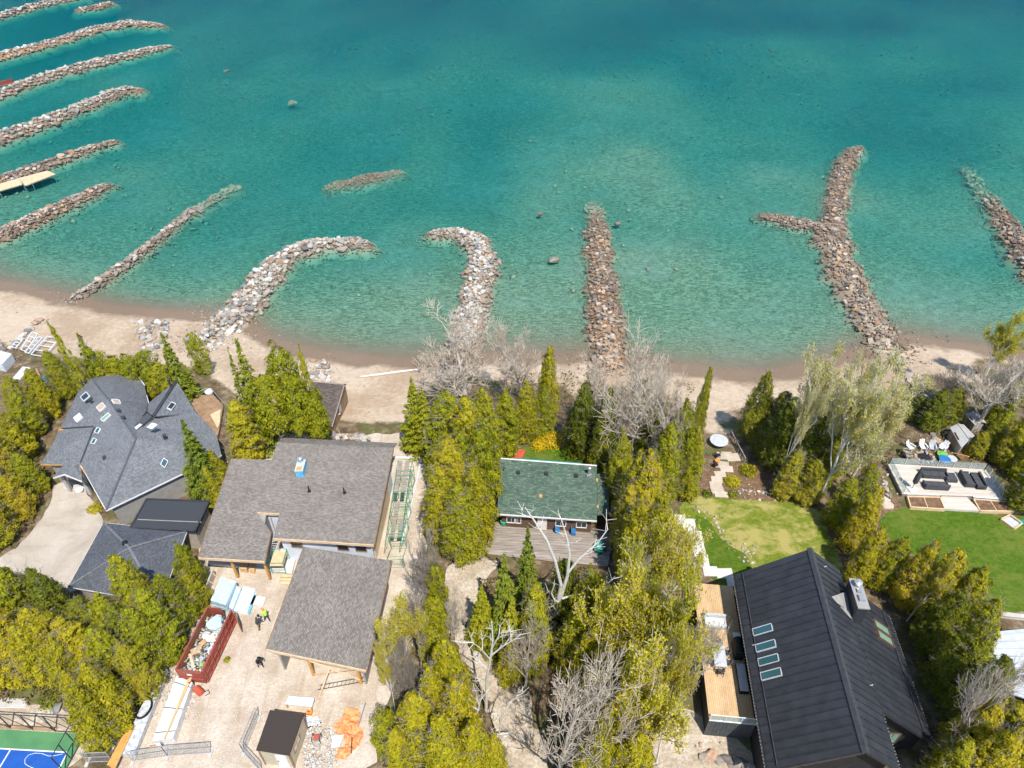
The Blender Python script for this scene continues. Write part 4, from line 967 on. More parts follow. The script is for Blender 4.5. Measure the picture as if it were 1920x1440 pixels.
rows = [(1100, 710, 862, 1.8, 'dark cedar right behind the cottage chimney', 'dark'), (1135, 770, 890, 1.4, 'cedar at the right end of the cottage roof', 'dark'), (1172, 800, 940, 1.7, 'cedar beside the cottage lean-to roof', 'cedar'), (1205, 840, 1000, 2.1, 'golden cedar between the cottage and the stone path', 'gold'), (1225, 835, 1015, 2.3, 'golden cedar in front of the leaning pale trunk', 'gold'),
        (1262, 790, 945, 2.1, 'cedar left of the stone path top', 'cedar'), (1292, 745, 925, 2.0, 'cedar nearest the round table', 'cedar'), (1334, 685, 830, .9, 'thin cedar spire at the edge of the sand gap', 'cedar'), (1312, 800, 930, 1.6, 'low cedar beside the patio chairs', 'cedar'), (1185, 905, 1030, 1.6, 'cedar at the right end of the cottage deck', 'gold'),
        (1205, 925, 1075, 2.1, 'cedar below the cottage deck corner', 'gold'), (1245, 925, 1085, 2.1, 'cedar left of the pale stepping slabs', 'gold'), (1145, 720, 870, 2.0, 'dark cedar under the largest bare tree', 'dark'), (1235, 740, 880, 2.0, 'dark cedar behind the leaning pale trunk', 'dark')]
for tx, ty, by, rr, l, kd in rows: tree(kd, tx, ty, by, rr, l, g)
g = 'young leafing trees left of the black house deck'
for tx, ty, by, rr, l in ((1240, 985, 1250, 3.2, 'leafing tree over the pale stepping slabs'), (1190, 1045, 1310, 3.0, 'leafing tree on the left of the leafing group'), (1275, 1060, 1370, 3.2, 'leafing tree beside the deck sofa'), (1295, 945, 1180, 2.4, 'leafing tree at the top of the deck'), (1150, 1090, 1290, 2.4, 'leafing tree nearest the pale dead trunk'),
                          (1230, 1180, 1450, 3.0, 'leafing tree above the gravel forecourt'), (1305, 1190, 1430, 2.0, 'leafing tree beside the dining table')):
    tree('bud', tx, ty, by, rr, l, g)
g = 'spruces in front of the cottage deck'
for kd, tx, ty, by, rr, l in (('spruce', 990, 985, 1165, 2.0, 'pointed spruce standing before the cottage deck'), ('spruce', 945, 1035, 1205, 2.1, 'spruce left of the pointed one by the gravel track'), ('fir', 902, 1095, 1200, 1.6, 'small bright fir at the bend of the gravel track'), ('fir', 960, 1120, 1235, 1.8, 'bright fir in the middle below the spruces'),
                              ('dark', 1062, 1045, 1180, 1.9, 'dark cedar behind the white birch trunk'), ('cedar', 1112, 1055, 1205, 2.1, 'cedar right of the white birch trunk'), ('cedar', 1005, 1090, 1240, 1.8, 'cedar left of the white birch trunk'), ('cedar', 1090, 1130, 1260, 1.9, 'cedar below the right birch limb')):
    tree(kd, tx, ty, by, rr, l, g)
def dead_birch(label, foot, limbs, seed, twigs=5):
    """white leafless birch: limbs as photo polylines in the upright plane through its foot, with some depth added"""
    q = random.Random(seed); f = G(*foot); e = thing('birch_tree', label, 'tree', f)
    def W(px, py, dy=0.0):
        Y = f.y+dy; z = z_at(Y, py); return Vector(((px-960)/F*(Y*CT-(z-CAM_H)*ST), Y, z))
    tw = MB()
    for k, (pts, r0, r1) in enumerate(limbs):
        bow = q.uniform(-.7, .7) if k else 0.0; n = len(pts)
        path = [W(x, y, bow*i/(n-1)) if (i or k) else f for i, (x, y) in enumerate(pts)]
        rs = [r0+(r1-r0)*i/(n-1) for i in range(n)]
        part('trunk' if k == 0 else 'limb', 'bark_pale', e, lambda m: m.tube(path, rs, 7))
        for _ in range(twigs if k else 2):
            i = q.randrange(max(1, n-2) if n > 2 else 0, n); s = path[i].lerp(path[i-1], q.random()*.8); d0 = (path[i]-path[i-1]).normalized()
            d1 = (d0+Vector((q.gauss(0, .6), q.gauss(0, .6), q.gauss(.1, .4)))).normalized(); L_ = q.uniform(.6, 1.6)
            m1 = s+d1*L_*.5+Vector((q.gauss(0, .08), q.gauss(0, .08), .05)); tw.tube([s, m1, s+d1*L_+Vector((0, 0, .15))], [.035, .025, .014], 4)
            for _ in range(2): tw.tube([m1, m1+Vector((q.gauss(0, .35), q.gauss(0, .35), q.uniform(.05, .5)))], [.018, .01], 3)
    tw.build('twigs', 'bark_pale', e)['kind'] = 'stuff'
dead_birch('large forked white birch without leaves before the cottage', (1040, 1200), [([(1040, 1200), (1041, 1165), (1046, 1124)], .26, .2), ([(1046, 1126), (1052, 1097), (1041, 1052), (1025, 1012), (1003, 978), (985, 952)], .17, .04), ([(1050, 1124), (1064, 1079), (1068, 1039), (1064, 1012), (1052, 972)], .17, .04),
           ([(1065, 1074), (1086, 1048), (1122, 1016), (1140, 992)], .11, .03), ([(1054, 1122), (1091, 1113), (1131, 1100), (1152, 1084)], .11, .03), ([(1042, 1160), (1030, 1140), (1026, 1165)], .07, .03), ([(1044, 1135), (1034, 1112), (1040, 1096)], .08, .03)], 1)
dead_birch('leafless white birch on the left of the gravel track', (911, 1335), [([(911, 1335), (913, 1268), (920, 1232), (924, 1201), (922, 1165)], .13, .04), ([(919, 1236), (900, 1215), (884, 1203)], .06, .02), ([(915, 1255), (898, 1240), (884, 1230)], .06, .02), ([(922, 1228), (945, 1210), (966, 1198)], .07, .02), ([(923, 1215), (936, 1190), (945, 1180)], .05, .02), ([(913, 1272), (896, 1276), (886, 1286)], .04, .02)], 2)
dead_birch('short crooked white birch near the bottom edge', (900, 1428), [([(900, 1428), (890, 1385), (884, 1354), (897, 1331)], .12, .06), ([(897, 1331), (880, 1322), (861, 1317)], .05, .02), ([(897, 1331), (900, 1315), (906, 1305)], .05, .02), ([(888, 1376), (874, 1370), (861, 1369)], .04, .02)], 3)
dead_birch('low pale dead tree bent over the gravel track', (920, 1396), [([(920, 1396), (922, 1380), (940, 1376), (957, 1374)], .09, .04), ([(936, 1377), (938, 1350), (943, 1325)], .06, .02), ([(940, 1345), (956, 1320), (970, 1303)], .05, .02)], 4)
tree('bare', 1062, 1165, 1462, 4.2, 'broad bare grey tree at the bottom centre')
g = 'scrub along the edge of the building yard'
for kd, tx, ty, by, rr, l in (('thicket', 787, 985, 1140, 1.4, 'leafless thicket beside the scaffold foot'), ('shrub', 815, 1055, 1150, 1.1, 'thin evergreen hedge piece left of the gravel track bend'), ('shrub', 812, 1115, 1200, 1.2, 'evergreen hedge piece halfway down the gravel track'), ('shrub', 808, 1165, 1250, 1.2, 'lowest evergreen hedge piece by the gravel track'),
                              ('bud', 735, 1130, 1290, 1.8, 'leafing sapling at the right corner of the garage roof'), ('thicket', 745, 1210, 1340, 1.6, 'leafless thicket below the garage corner'), ('bud', 712, 1200, 1330, 1.2, 'tiny leafing sapling against the garage front'), ('shrub', 715, 1330, 1420, 1.2, 'low shrub right of the orange netting'), ('thicket', 770, 1090, 1190, 1.0, 'small leafless bush on the pale yard edge')):
    tree(kd, tx, ty, by, rr, l, g)
g = 'cedars along the bottom centre'
for tx, ty, by, rr, l in ((832, 1195, 1340, 2.1, 'cedar at the top of the bottom centre hedge'), (800, 1240, 1400, 2.1, 'cedar left in the bottom centre hedge'), (775, 1300, 1450, 2.1, 'cedar at the lower left of the bottom centre hedge'), (850, 1270, 1430, 2.1, 'cedar in the middle of the bottom centre hedge'), (820, 1345, 1500, 2.2, 'lowest cedar of the bottom centre hedge'), (885, 1350, 1490, 1.9, 'cedar under the short crooked birch'),
                          (925, 1370, 1490, 1.5, 'small cedar beside the gravel track at the bottom edge'), (738, 1365, 1470, 1.4, 'cedar beside the small bottom lawn')):
    tree('gold', tx, ty, by, rr, l, g)
g = 'cedars right of the broad bare tree'
for tx, ty, by, rr, l in ((1115, 1175, 1310, 1.9, 'cedar behind the broad bare tree'), (1150, 1200, 1370, 2.1, 'cedar immediately right of the broad bare tree'), (1178, 1280, 1450, 2.2, 'cedar between the broad bare tree and the forecourt'), (1130, 1345, 1490, 2.0, 'cedar at the bottom edge right of the broad bare tree'), (1205, 1375, 1510, 1.9, 'bottom edge cedar nearest the forecourt'), (960, 1190, 1270, 1.4, 'round cedar bush between the birches')):
    tree('gold', tx, ty, by, rr, l, g)
g = 'dense dark evergreens above the garden bed'
for bx, by, ty, rr, l, kd in ((1405, 822, 690, 2.0, 'tallest dark cedar beside the sand gap', 'dark'), (1450, 870, 740, 2.2, 'dark cedar in the middle above the garden bed', 'dark'), (1495, 895, 760, 2.3, 'dark cedar at the foot of the leaning poplar', 'dark'), (1428, 850, 775, 1.6, 'low dark cedar by the patio railing', 'dark'), (1470, 925, 845, 1.7, 'lit cedar over the garden bed', 'cedar'), (1505, 938, 860, 1.6, 'lit cedar at the right end of the garden bed', 'cedar'), (1540, 900, 800, 1.7, 'cedar between the two leaning poplar trunks', 'cedar'), (1445, 830, 730, 1.8, 'dark cedar behind the patio', 'dark')):
    T(kd, bx, by, ty, rr, l, g)
g = 'pale poplars leafing on the right'
for bx, by, ty, rr, l in ((1533, 938, 655, 3.2, 'leaning poplar whose trunk foot is at the garden bed corner'), (1596, 897, 655, 3.2, 'tall leafing poplar leaning right above the stone steps'), (1560, 900, 690, 2.8, 'leafing poplar between the two leaning trunks'), (1640, 850, 690, 2.6, 'leafing poplar rightmost of the pale group'), (1500, 880, 665, 2.8, 'leafing poplar leftmost of the pale group'), (1600, 820, 660, 2.4, 'leafing poplar at the back near the water'), (1478, 885, 650, 2.8, 'leafing poplar in front of the dark evergreens'), (1520, 855, 642, 2.8, 'tallest leafing poplar left of the leaning trunks'), (1450, 910, 690, 2.0, 'slender leafing poplar over the garden bed')):
    T('poplar', bx, by, ty, rr, l, g)
g = 'cedars between the two lawns'
for bx, by, ty, rr, l, kd in ((1562, 985, 895, 1.5, 'cedar below the leftmost poplar trunk', 'cedar'), (1592, 1030, 910, 1.7, 'golden cedar beside the stone steps', 'gold'), (1604, 1090, 985, 1.5, 'golden cedar halfway along the lawn border', 'gold'), (1582, 1000, 940, 1.2, 'small cedar on the border of the dry lawn', 'cedar'), (1640, 1095, 1005, 1.3, 'cedar at the tip of the lush lawn border', 'gold'), (1600, 955, 870, 1.4, 'cedar left of the stone steps', 'cedar')):
    T(kd, bx, by, ty, rr, l, g)
T('bud', 1842, 722, 575, 2.2, 'bright yellow leafing tree against the water at the right edge')
T('bare', 1822, 808, 640, 3.4, 'brownish bare tree below the bright yellow one')
T('thicket', 1770, 762, 692, 2.2, 'brown leafless thicket on the right beach')
T('thicket', 1885, 765, 655, 2.0, 'leafless thicket cut by the right edge')
g = 'evergreens round the two small sheds'
for bx, by, ty, rr, l, kd in ((1738, 800, 730, 1.8, 'dark cedar left of the grey roofed shed', 'dark'), (1768, 790, 722, 1.8, 'dark cedar behind the grey roofed shed', 'dark'), (1712, 785, 740, 1.4, 'small dark cedar nearest the groyne foot', 'dark'), (1850, 845, 770, 1.3, 'cedar right of the second small shed', 'cedar'), (1875, 870, 780, 1.6, 'cedar right behind the terrace glass', 'cedar'), (1865, 800, 715, 1.7, 'cedar at the right edge above the sheds', 'cedar'), (1905, 850, 740, 1.9, 'cedar cut by the right edge beside the sheds', 'cedar'), (1905, 950, 860, 1.7, 'dark cedar right of the terrace corner', 'dark'), (1915, 900, 800, 1.8, 'cedar at the right edge beside the terrace glass', 'cedar'), (1825, 855, 810, 1.0, 'low cedar bush between shed and terrace glass', 'gold')):
    T(kd, bx, by, ty, rr, l, g)
g = 'evergreens right of the black house'
for bx, by, ty, rr, l, kd in ((1648, 1102, 1005, 1.4, 'cedar beside the black chimney', 'cedar'), (1688, 1128, 1010, 1.7, 'cedar at the top of the group right of the black chimney', 'gold'), (1725, 1150, 1030, 1.9, 'golden cedar below the lush lawn border', 'gold'), (1770, 1175, 1060, 1.9, 'cedar at the lower corner of the lush lawn', 'gold'), (1735, 1215, 1100, 1.8, 'dark cedar right of the roof windows', 'dark'), (1785, 1240, 1115, 1.9, 'cedar midway between lawn and white roof', 'cedar'), (1762, 1290, 1165, 1.8, 'dark cedar beside the lean-to eave', 'dark'),
                              (1790, 1360, 1235, 1.9, 'cedar beside the black house notch', 'dark'), (1825, 1410, 1315, 1.7, 'cedar before the white metal roof', 'cedar'), (1782, 1420, 1305, 1.9, 'golden cedar at the black house front corner', 'gold'), (1880, 1420, 1310, 1.9, 'cedar at the lower right edge', 'cedar'), (1745, 1470, 1385, 1.6, 'golden cedar in front of the black house gable', 'gold'), (1805, 1480, 1360, 1.8, 'cedar at the bottom edge near the right corner', 'gold'), (1870, 1480, 1360, 1.9, 'cedar in the bottom right corner', 'gold')):
    T(kd, bx, by, ty, rr, l, g)
T('bare', 1765, 1430, 1235, 2.2, 'bare tree among the evergreens right of the black house notch')
T('bud', 1700, 1165, 1040, 1.6, 'leafing tree beside the black chimney')
g = 'thin leafless trees in the bottom centre woodland'
for bx, by, ty, rr, l in ((1130, 1245, 1060, 1.7, 'thin leafless tree right of the forked birch'), (1190, 1200, 1010, 1.7, 'thin leafless tree among the leafing trees near the cottage'), (1265, 1330, 1120, 1.8, 'thin leafless tree beside the honey deck'), (845, 1215, 1090, 1.3, 'thin leafless tree on the left edge of the gravel track'), (985, 1290, 1150, 1.5, 'thin leafless tree at the bend of the gravel track'), (1200, 1420, 1230, 1.7, 'thin leafless tree near the forecourt'), (790, 1260, 1120, 1.3, 'thin leafless tree at the edge of the building yard')):
    T('bare', bx, by, ty, rr, l, g)
# small plants
def clump(name, label, px, py, r, h, mat, n=500, leaf=.1, cat='shrub'):
    c = G(px, py); q = np.random.default_rng(int(px*7+py)); d = unit(q.normal(size=(n, 3))); d[:, 2] = np.abs(d[:, 2])
    p = d*(.5+.5*q.random((n, 1)))*np.array([r, r, h]); s = leaf*(.6+.8*q.random(n))
    v, f = quads(p, unit(d+q.normal(size=(n, 3))*.5), unit(q.normal(size=(n, 3))), s, s*.5)
    e = thing(name, label, cat, c)
    me = fast_mesh('foliage', v, f); me.materials.append(MATS[mat]); o = D.objects.new('foliage', me); COL.objects.link(o); o.parent = e
    part('stems', 'bark_brown', e, lambda m: [m.tube([c, c+Vector((math.cos(a)*r*.6, math.sin(a)*r*.6, h*.7))], [.03, .01], 4) for a in (0, 1.3, 2.6, 3.9, 5.2)])
    return e
clump('forsythia_bush', 'bright yellow forsythia bush behind the cottage', 1030, 828, 1.8, 1.3, 'leaf_forsythia', 1400)
clump('forsythia_bush', 'smaller yellow forsythia bush nearer the red walkway', 1010, 838, 1.0, .9, 'leaf_forsythia', 600)
clump('garden_hedge', 'bright clipped hedge curving beside the stone path', 1372, 905, 1.0, .9, 'leaf_bud', 900)
clump('garden_hedge', 'bright hedge above the curved one by the patio', 1402, 885, 1.1, .9, 'leaf_cedar_gold', 900)
clump('garden_plant', 'blue-green leafy plant left of the stone path foot', 1325, 927, .7, .45, 'leaf_spruce', 300)
clump('garden_plant', 'blue-green leafy plant right of the stone path foot', 1373, 928, .7, .45, 'leaf_spruce', 300)
clump('garden_plant', 'low green plant left of the driveway planter bed', 178, 955, .9, .6, 'leaf_bud', 400)
clump('garden_plant', 'green ground plant among the three pale boulders', 95, 1312, 1.1, .35, 'leaf_spruce', 500)
clump('garden_plant', 'small weed beside the dumpster in the yard', 426, 1238, .35, .2, 'leaf_cedar', 120)
# undergrowth in the wooded lots
def undergrowth(name, label, polys, n, hmax, mat, leaf=.12, blob=.1):
    C = []
    for px in polys:
        w = [G(a, b) for a, b in px]; xs = [q.x for q in w]; ys = [q.y for q in w]
        k = int(n/len(polys)); x = rng.uniform(min(xs), max(xs), k*2); y = rng.uniform(min(ys), max(ys), k*2)
        ins = np.zeros(len(x), bool); j = len(w)-1
        for i in range(len(w)):
            a, b = w[i], w[j]; c = ((a.y > y) != (b.y > y)) & (x < (b.x-a.x)*(y-a.y)/(b.y-a.y+1e-9)+a.x); ins ^= c; j = i
        ins &= (vn(x, y, 1.6, 15)+.5*vn(x, y, .6, 16)) > -.02+blob
        x, y = x[ins], y[ins]; C.append(np.stack([x, y, height(x, y)+hmax*rng.random(len(x))*np.clip((vn(x, y, 1.6, 15)+.2)*2, .1, 1)], 1))
    C = np.concatenate(C); s = leaf*(.6+.8*rng.random(len(C))); v, f = quads(C, unit(rng.normal(size=C.shape)*.6+np.array([0, 0, 1.])), unit(rng.normal(size=C.shape)), s, s*.55)
    me = fast_mesh(name, v, f); me.materials.append(MATS[mat]); return tag(link_mesh(name, me), label, kind='stuff')
undergrowth('undergrowth', 'low brush and saplings under the trees', [
    [(0, 760), (110, 720), (90, 900), (60, 1000), (0, 1060)], [(0, 1090), (130, 1110), (200, 1130), (360, 1130), (340, 1230), (230, 1400), (160, 1330), (0, 1320)],
    [(800, 800), (950, 760), (930, 1030), (840, 1050), (800, 1000)], [(950, 700), (1130, 700), (1300, 720), (1320, 930), (1150, 900), (1110, 840), (960, 840)],
    [(720, 1260), (830, 1180), (910, 1300), (920, 1500), (720, 1500)], [(900, 1090), (1150, 1060), (1300, 1090), (1310, 1300), (1180, 1420), (1020, 1400), (960, 1240), (900, 1200)],
    [(1390, 760), (1720, 700), (1700, 880), (1600, 940), (1400, 880)], [(1640, 1040), (1780, 1060), (1920, 1200), (1920, 1500), (1740, 1480), (1660, 1160)], [(1740, 740), (1920, 700), (1920, 960), (1860, 900), (1750, 860)]],
    60000, .7, 'leaf_ground')
# ------------------------------------------------------------------ buildings
def block(m, xy, z0, top):
    """wall block: plan polygon, floor height, top height (number or function of x,y)"""
    pts = [Vector((q[0], q[1], top(q[0], q[1]) if callable(top) else top)) for q in xy]
    ar = sum(pts[i].x*pts[(i+1) % len(pts)].y-pts[(i+1) % len(pts)].x*pts[i].y for i in range(len(pts)))
    if ar < 0: pts = pts[::-1]
    n = len(pts); lo = [Vector((q.x, q.y, z0)) for q in pts]
    m.add(pts+lo, [tuple(range(n)), tuple(range(2*n-1, n-1, -1))]+[(i, n+i, n+(i+1) % n, (i+1) % n) for i in range(n)])
def on_plane(p, pl): return pl[0]+pl[1]*p[0]+pl[2]*p[1]
def roof_light(parent, corners, frame='paint_white', glass='glass_dark', h=.1, fw=.05, name='skylight'):
    """skylight with raised frame: 4 corner points on the roof"""
    c = [Vector(q) for q in corners]; n = (c[1]-c[0]).cross(c[2]-c[0]).normalized()
    if n.z < 0: n = -n
    m = MB()
    for i in range(4):
        a, b = c[i], c[(i+1) % 4]; m.beam(a+n*h*.5, b+n*h*.5, fw, h*1.6, n)
    o = m.build(name, frame, parent); mid = sum(c, Vector())/4
    g = MB(); g.add([q+(mid-q)*.08+n*h*.75 for q in c], [(0, 1, 2, 3)]); g.build('pane', glass, o); return o
def px_light(parent, px, pl, **kw):
    """skylight from 4 photo corners on roof plane pl=(a,sx,sy)"""
    return roof_light(parent, [P(a, b, pl[0]+.02, pl[1], pl[2]) for a, b in px], **kw)
def plane3(a, b, c):
    n = (b-a).cross(c-a); return (a.z+(n.x*a.x+n.y*a.y)/n.z, -n.x/n.z, -n.y/n.z)
def window(parent, o, right, up, w, h, frame='paint_white', glass='glass_dark', depth=.06, muntin=True, name='window'):
    """window: o lower-left corner on the wall, right and up unit vectors; stands proud of the wall"""
    o, r, u = Vector(o), Vector(right).normalized(), Vector(up).normalized(); n = r.cross(u).normalized()
    m = MB(); t = .08
    m.obox(o, r*w, u*t, n*depth); m.obox(o+u*(h-t), r*w, u*t, n*depth); m.obox(o+u*t, r*t, u*(h-2*t), n*depth); m.obox(o+r*(w-t)+u*t, r*t, u*(h-2*t), n*depth)
    if muntin: m.obox(o+r*(w/2-.02)+u*t, r*.04, u*(h-2*t), n*depth*.8)
    f = m.build(name, frame, parent); g = MB(); g.obox(o+r*t+u*t+n*.004, r*(w-2*t), u*(h-2*t), n*.02); g.build('pane', glass, f); return f

# ---- unfinished house with the brown shingle roof
Y0 = P(372, 1045, 3.9).y; PLU = (3.9-.11*Y0, 0.0, .11)
def U(px, py): return P(px, py, *PLU)
uh = thing('unfinished_house', 'unfinished house with large low brown shingle roof and green scaffold', 'house', (U(560, 940).x, U(560, 940).y, 0))
outl = [(434, 860), (510, 862), (520, 829), (737, 839.5), (701, 1021), (512.5, 1009), (524, 962.5), (482, 960.5), (507.5, 997), (496, 1052), (372, 1045)]
part('roof', 'shingle_brown', uh, lambda m: m.slab([U(a, b) for a, b in outl], .22), uv=True, uvdir=(0, 1, .11))
A, B = U(520, 829), U(737, 839.5); bk = Vector((.06, 1, 0)).normalized()
part('back_roof', 'shingle_brown', uh, lambda m: m.slab([A+bk*.02, B+bk*.02, B+bk*1.6-Vector((0, 0, .9)), A+bk*1.6-Vector((0, 0, .9))], .18), uv=True)
for a, b in (((372, 1045), (496, 1052)), ((512.5, 1009), (701, 1021)), ((482, 960.5), (524, 962.5))):
    p, q = U(*a), U(*b); d = Vector((0, -.05, -.13)); part('fascia', 'wood_fascia', uh, lambda m: m.beam(p+d, q+d, .07, .30))
for a, b, s in (((737, 839.5), (701, 1021), 1), ((434, 860), (372, 1045), -1), ((507.5, 997), (496, 1052), 1)): part('side_fascia', 'wood_brown', uh, lambda m: m.beam(U(*a)+Vector((s*.05, 0, -.13)), U(*b)+Vector((s*.05, 0, -.13)), .06, .27))
top = lambda x, y: on_plane((x, y), PLU)-.23
mainw = [V2(U(a, b)) for a, b in ((520, 829), (737, 839.5), (701, 1021), (512.5, 1009))]
part('main_wall', 'house_wrap', uh, lambda m: block(m, inset(mainw, .5), 0, top))
wg = [V2(U(a, b)) for a, b in ((434, 860), (518, 863), (500, 1018), (390, 1012))]
part('wing_wall', 'siding_grey', uh, lambda m: block(m, inset(wg, .45), 0, top))
iw = inset(mainw, .5); fl, fr = Vector((iw[3].x, iw[3].y, 0)), Vector((iw[2].x, iw[2].y, 0)); rt = (fr-fl).normalized()
for t in (.10, .62, .82): window(uh, fl+rt*((fr-fl).length*t)+Vector((0, 0, 2.2)), rt, (0, 0, 1), 1.1, 1.3, 'wood_brown', 'glass_dark', .07, False)
part('corner_board', 'plywood', uh, lambda m: m.beam(fr+Vector((.04, -.03, 0)), fr+Vector((.04, -.03, 3.9)), .25, .1))
rr0, rr1 = Vector((iw[1].x, iw[1].y, 0)), Vector((iw[2].x, iw[2].y, 0))
part('sheathing', 'plywood', uh, lambda m: m.obox(rr0.lerp(rr1, .2), rr1*.98-rr0*.98-(rr1-rr0)*.25, Vector((.06, 0, 0)), Vector((0, 0, 3.6))))
sl0 = [V2(G(a, b)) for a, b in ((392, 1060), (505, 1072), (548, 1080), (560, 1030), (396, 1020))]
part('porch_slab', 'concrete_pale', uh, lambda m: m.prism(sl0, 0, .35))
for a, b in ((425, 1046), (488, 1050)):
    q = U(a, b); part('post', 'wood_orange', uh, lambda m: m.beam((q.x, q.y+.45, .35), (q.x, q.y+.45, q.z-.3), .2))
def tubes_chim(m): pass
ch = part('chimney', 'wrap_blue', uh, lambda m: m.box(U(566, 884)+Vector((0, 0, .3)), (.75, 1.5, 1.0), .03)); c0 = U(566, 884)
part('chimney_wrap', 'foam_blue', ch, lambda m: m.box(c0+Vector((0, 0, .86)), (.83, 1.56, .14), .03))
part('flue_cap', 'metal_steel', ch, lambda m: m.lathe(c0+Vector((-.02, .45, .9)), [(.2, 0), (.2, .45), (.3, .46), (.3, .6), (.05, .72)], 12))
part('cap_board', 'wood_orange', ch, lambda m: m.box(c0+Vector((.03, -.46, .95)), (.55, .5, .06), .03))
for a, b in ((580, 921), (646, 924)):
    q = U(a, b); part('vent_pipe', 'rubber_black', uh, lambda m: (m.lathe(q-Vector((0, 0, .05)), [(.2, 0), (.2, .08), (.07, .12), (.07, .75)], 8)))
part('downspout', 'metal_white', uh, lambda m: m.tube([U(700, 1018)+Vector((0, -.1, -.3)), U(700, 1018)+Vector((-.1, .3, -.6)), (fr.x+.05, fr.y-.12, 3.3), (fr.x+.05, fr.y-.12, .2)], .07, 6))
# notch courtyard: wall, window
q0, q1, q2 = U(524, 962.5), U(482, 960.5), U(507.5, 997)
part('court_wall', 'house_wrap', uh, lambda m: m.obox((q1.x, q1.y+.25, 0), (q0.x-q1.x, q0.y-q1.y, 0), (0, .1, 0), (0, 0, q0.z-.3)))
window(uh, (q1.x+1.0, q1.y+.24, 1.2), (1, .03, 0), (0, 0, 1), 1.3, 2.2, 'wood_brown', 'glass_dark', .06, False)
# brown garage in front
ZG = 3.7
gpx = [(570, 1025), (733.75, 1051), (686.8, 1256.6), (499.4, 1217)]; gz = [ZG+.45, ZG-.25, ZG-.25, ZG+.45]
gp = [P(a, b, z) for (a, b), z in zip(gpx, gz)]
gar = thing('unfinished_garage', 'unfinished garage with tilted brown shingle roof in the yard', 'garage', ((gp[0].x+gp[2].x)/2, (gp[0].y+gp[2].y)/2, 0))
part('roof', 'shingle_brown', gar, lambda m: m.slab(gp, .2), uv=True)
part('fascia', 'wood_fascia', gar, lambda m: m.beam(gp[3]+Vector((0, -.05, -.12)), gp[2]+Vector((0, -.05, -.12)), .08, .3))
part('side_fascia', 'wood_brown', gar, lambda m: [m.beam(gp[1]+Vector((.05, 0, -.12)), gp[2]+Vector((.05, 0, -.12)), .06, .26), m.beam(gp[0]+Vector((-.05, 0, -.12)), gp[3]+Vector((-.05, 0, -.12)), .06, .26)])
plg = plane3(gp[0], gp[1], gp[2]); gt = lambda x, y: on_plane((x, y), plg)-.21
gw = inset([V2(q) for q in gp], .5)
def L2(a, b, t): return a+(b-a)*t
gb = [gw[0], gw[1], L2(gw[1], gw[2], .82), L2(gw[0], gw[3], .82)]
part('wall', 'house_wrap', gar, lambda m: block(m, gb, 0, gt))
part('side_wall', 'siding_grey', gar, lambda m: [block(m, [gw[1], gw[2], gw[2]+Vector((-.15, .0)), gw[1]+Vector((-.15, 0))], 0, lambda x, y: gt(x, y)-.01), block(m, [gw[0]-Vector((.02, 0)), gw[3]-Vector((.02, 0)), gw[3]+Vector((.13, 0)), gw[0]+Vector((.13, 0))], 0, lambda x, y: gt(x, y)-.012)])
for t in (.36, .93):
    q = L2(gw[3], gw[2], t); part('post', 'wood_orange', gar, lambda m: m.beam((q.x, q.y, 0), (q.x, q.y, gt(q.x, q.y)-.02), .22))
a3, b3 = L2(gw[3], gw[2], .38), L2(gw[3], gw[2], .93)
part('brace', 'wood_fascia', gar, lambda m: [m.beam((a3.x, a3.y-.1, .4), (b3.x, b3.y-.1, 2.6), .12, .08), m.beam((a3.x, a3.y-.16, 2.7), (b3.x, b3.y-.16, .9), .12, .08), m.beam((a3.x+1.5, a3.y-.2, 1.6), (a3.x+.7, a3.y-1.9, .05), .1, .06)])
d0 = L2(gb[3], gb[2], .45); d1 = L2(gb[3], gb[2], .9); dv = (d1-d0)
part('door_panel', 'plastic_white', gar, lambda m: m.obox((d0.x, d0.y-.09, .02), (dv.x, dv.y, 0), (0, .06, 0), (0, 0, 2.5)))
e0 = L2(gb[3], gb[2], .05); ev = L2(gb[3], gb[2], .35)-e0
part('dark_opening', 'glass_dark', gar, lambda m: m.obox((e0.x, e0.y-.07, .02), (ev.x, ev.y, 0), (0, .05, 0), (0, 0, 2.3)))

# ---- grey house, its flat-roofed link and the charcoal garage
def X(l): return [P(a, b, z) for a, b, z in l]
gh = thing('grey_house', 'rambling grey shingle house with hips, turret and many skylights', 'house', (P(200, 830, 0).x, P(200, 830, 0).y, 0))
R1, R2 = (203, 748, 6.6), (255, 822, 6.6); FC = (199, 957, 3.2); EV = 3.4
left = [(160, 699, EV), (150, 727, EV), (112, 804, EV), (177, 800, 5.2), (150, 871, 3.6), FC, R2, R1]
back = [R1, R2, (242, 806, 6.0), (275, 773, 4.6), (279, 757, EV), (275, 742, EV), (264, 727, EV), (271, 722, EV), (259, 706, EV), (246, 702, EV), (225, 699.5, EV), (160, 699, EV)]
right = [R2, FC, (307, 905, 3.2), (415, 853, 3.2), (405, 812, 3.6), (366, 772, 4.4), (288, 781, 5.6), (270, 800, 6.0), (242, 806, 6.0)]
wing = [(112, 804, EV), (100, 830, 3.2), (77, 871, 2.9), (150, 871, 3.6), (177, 800, 5.2)]
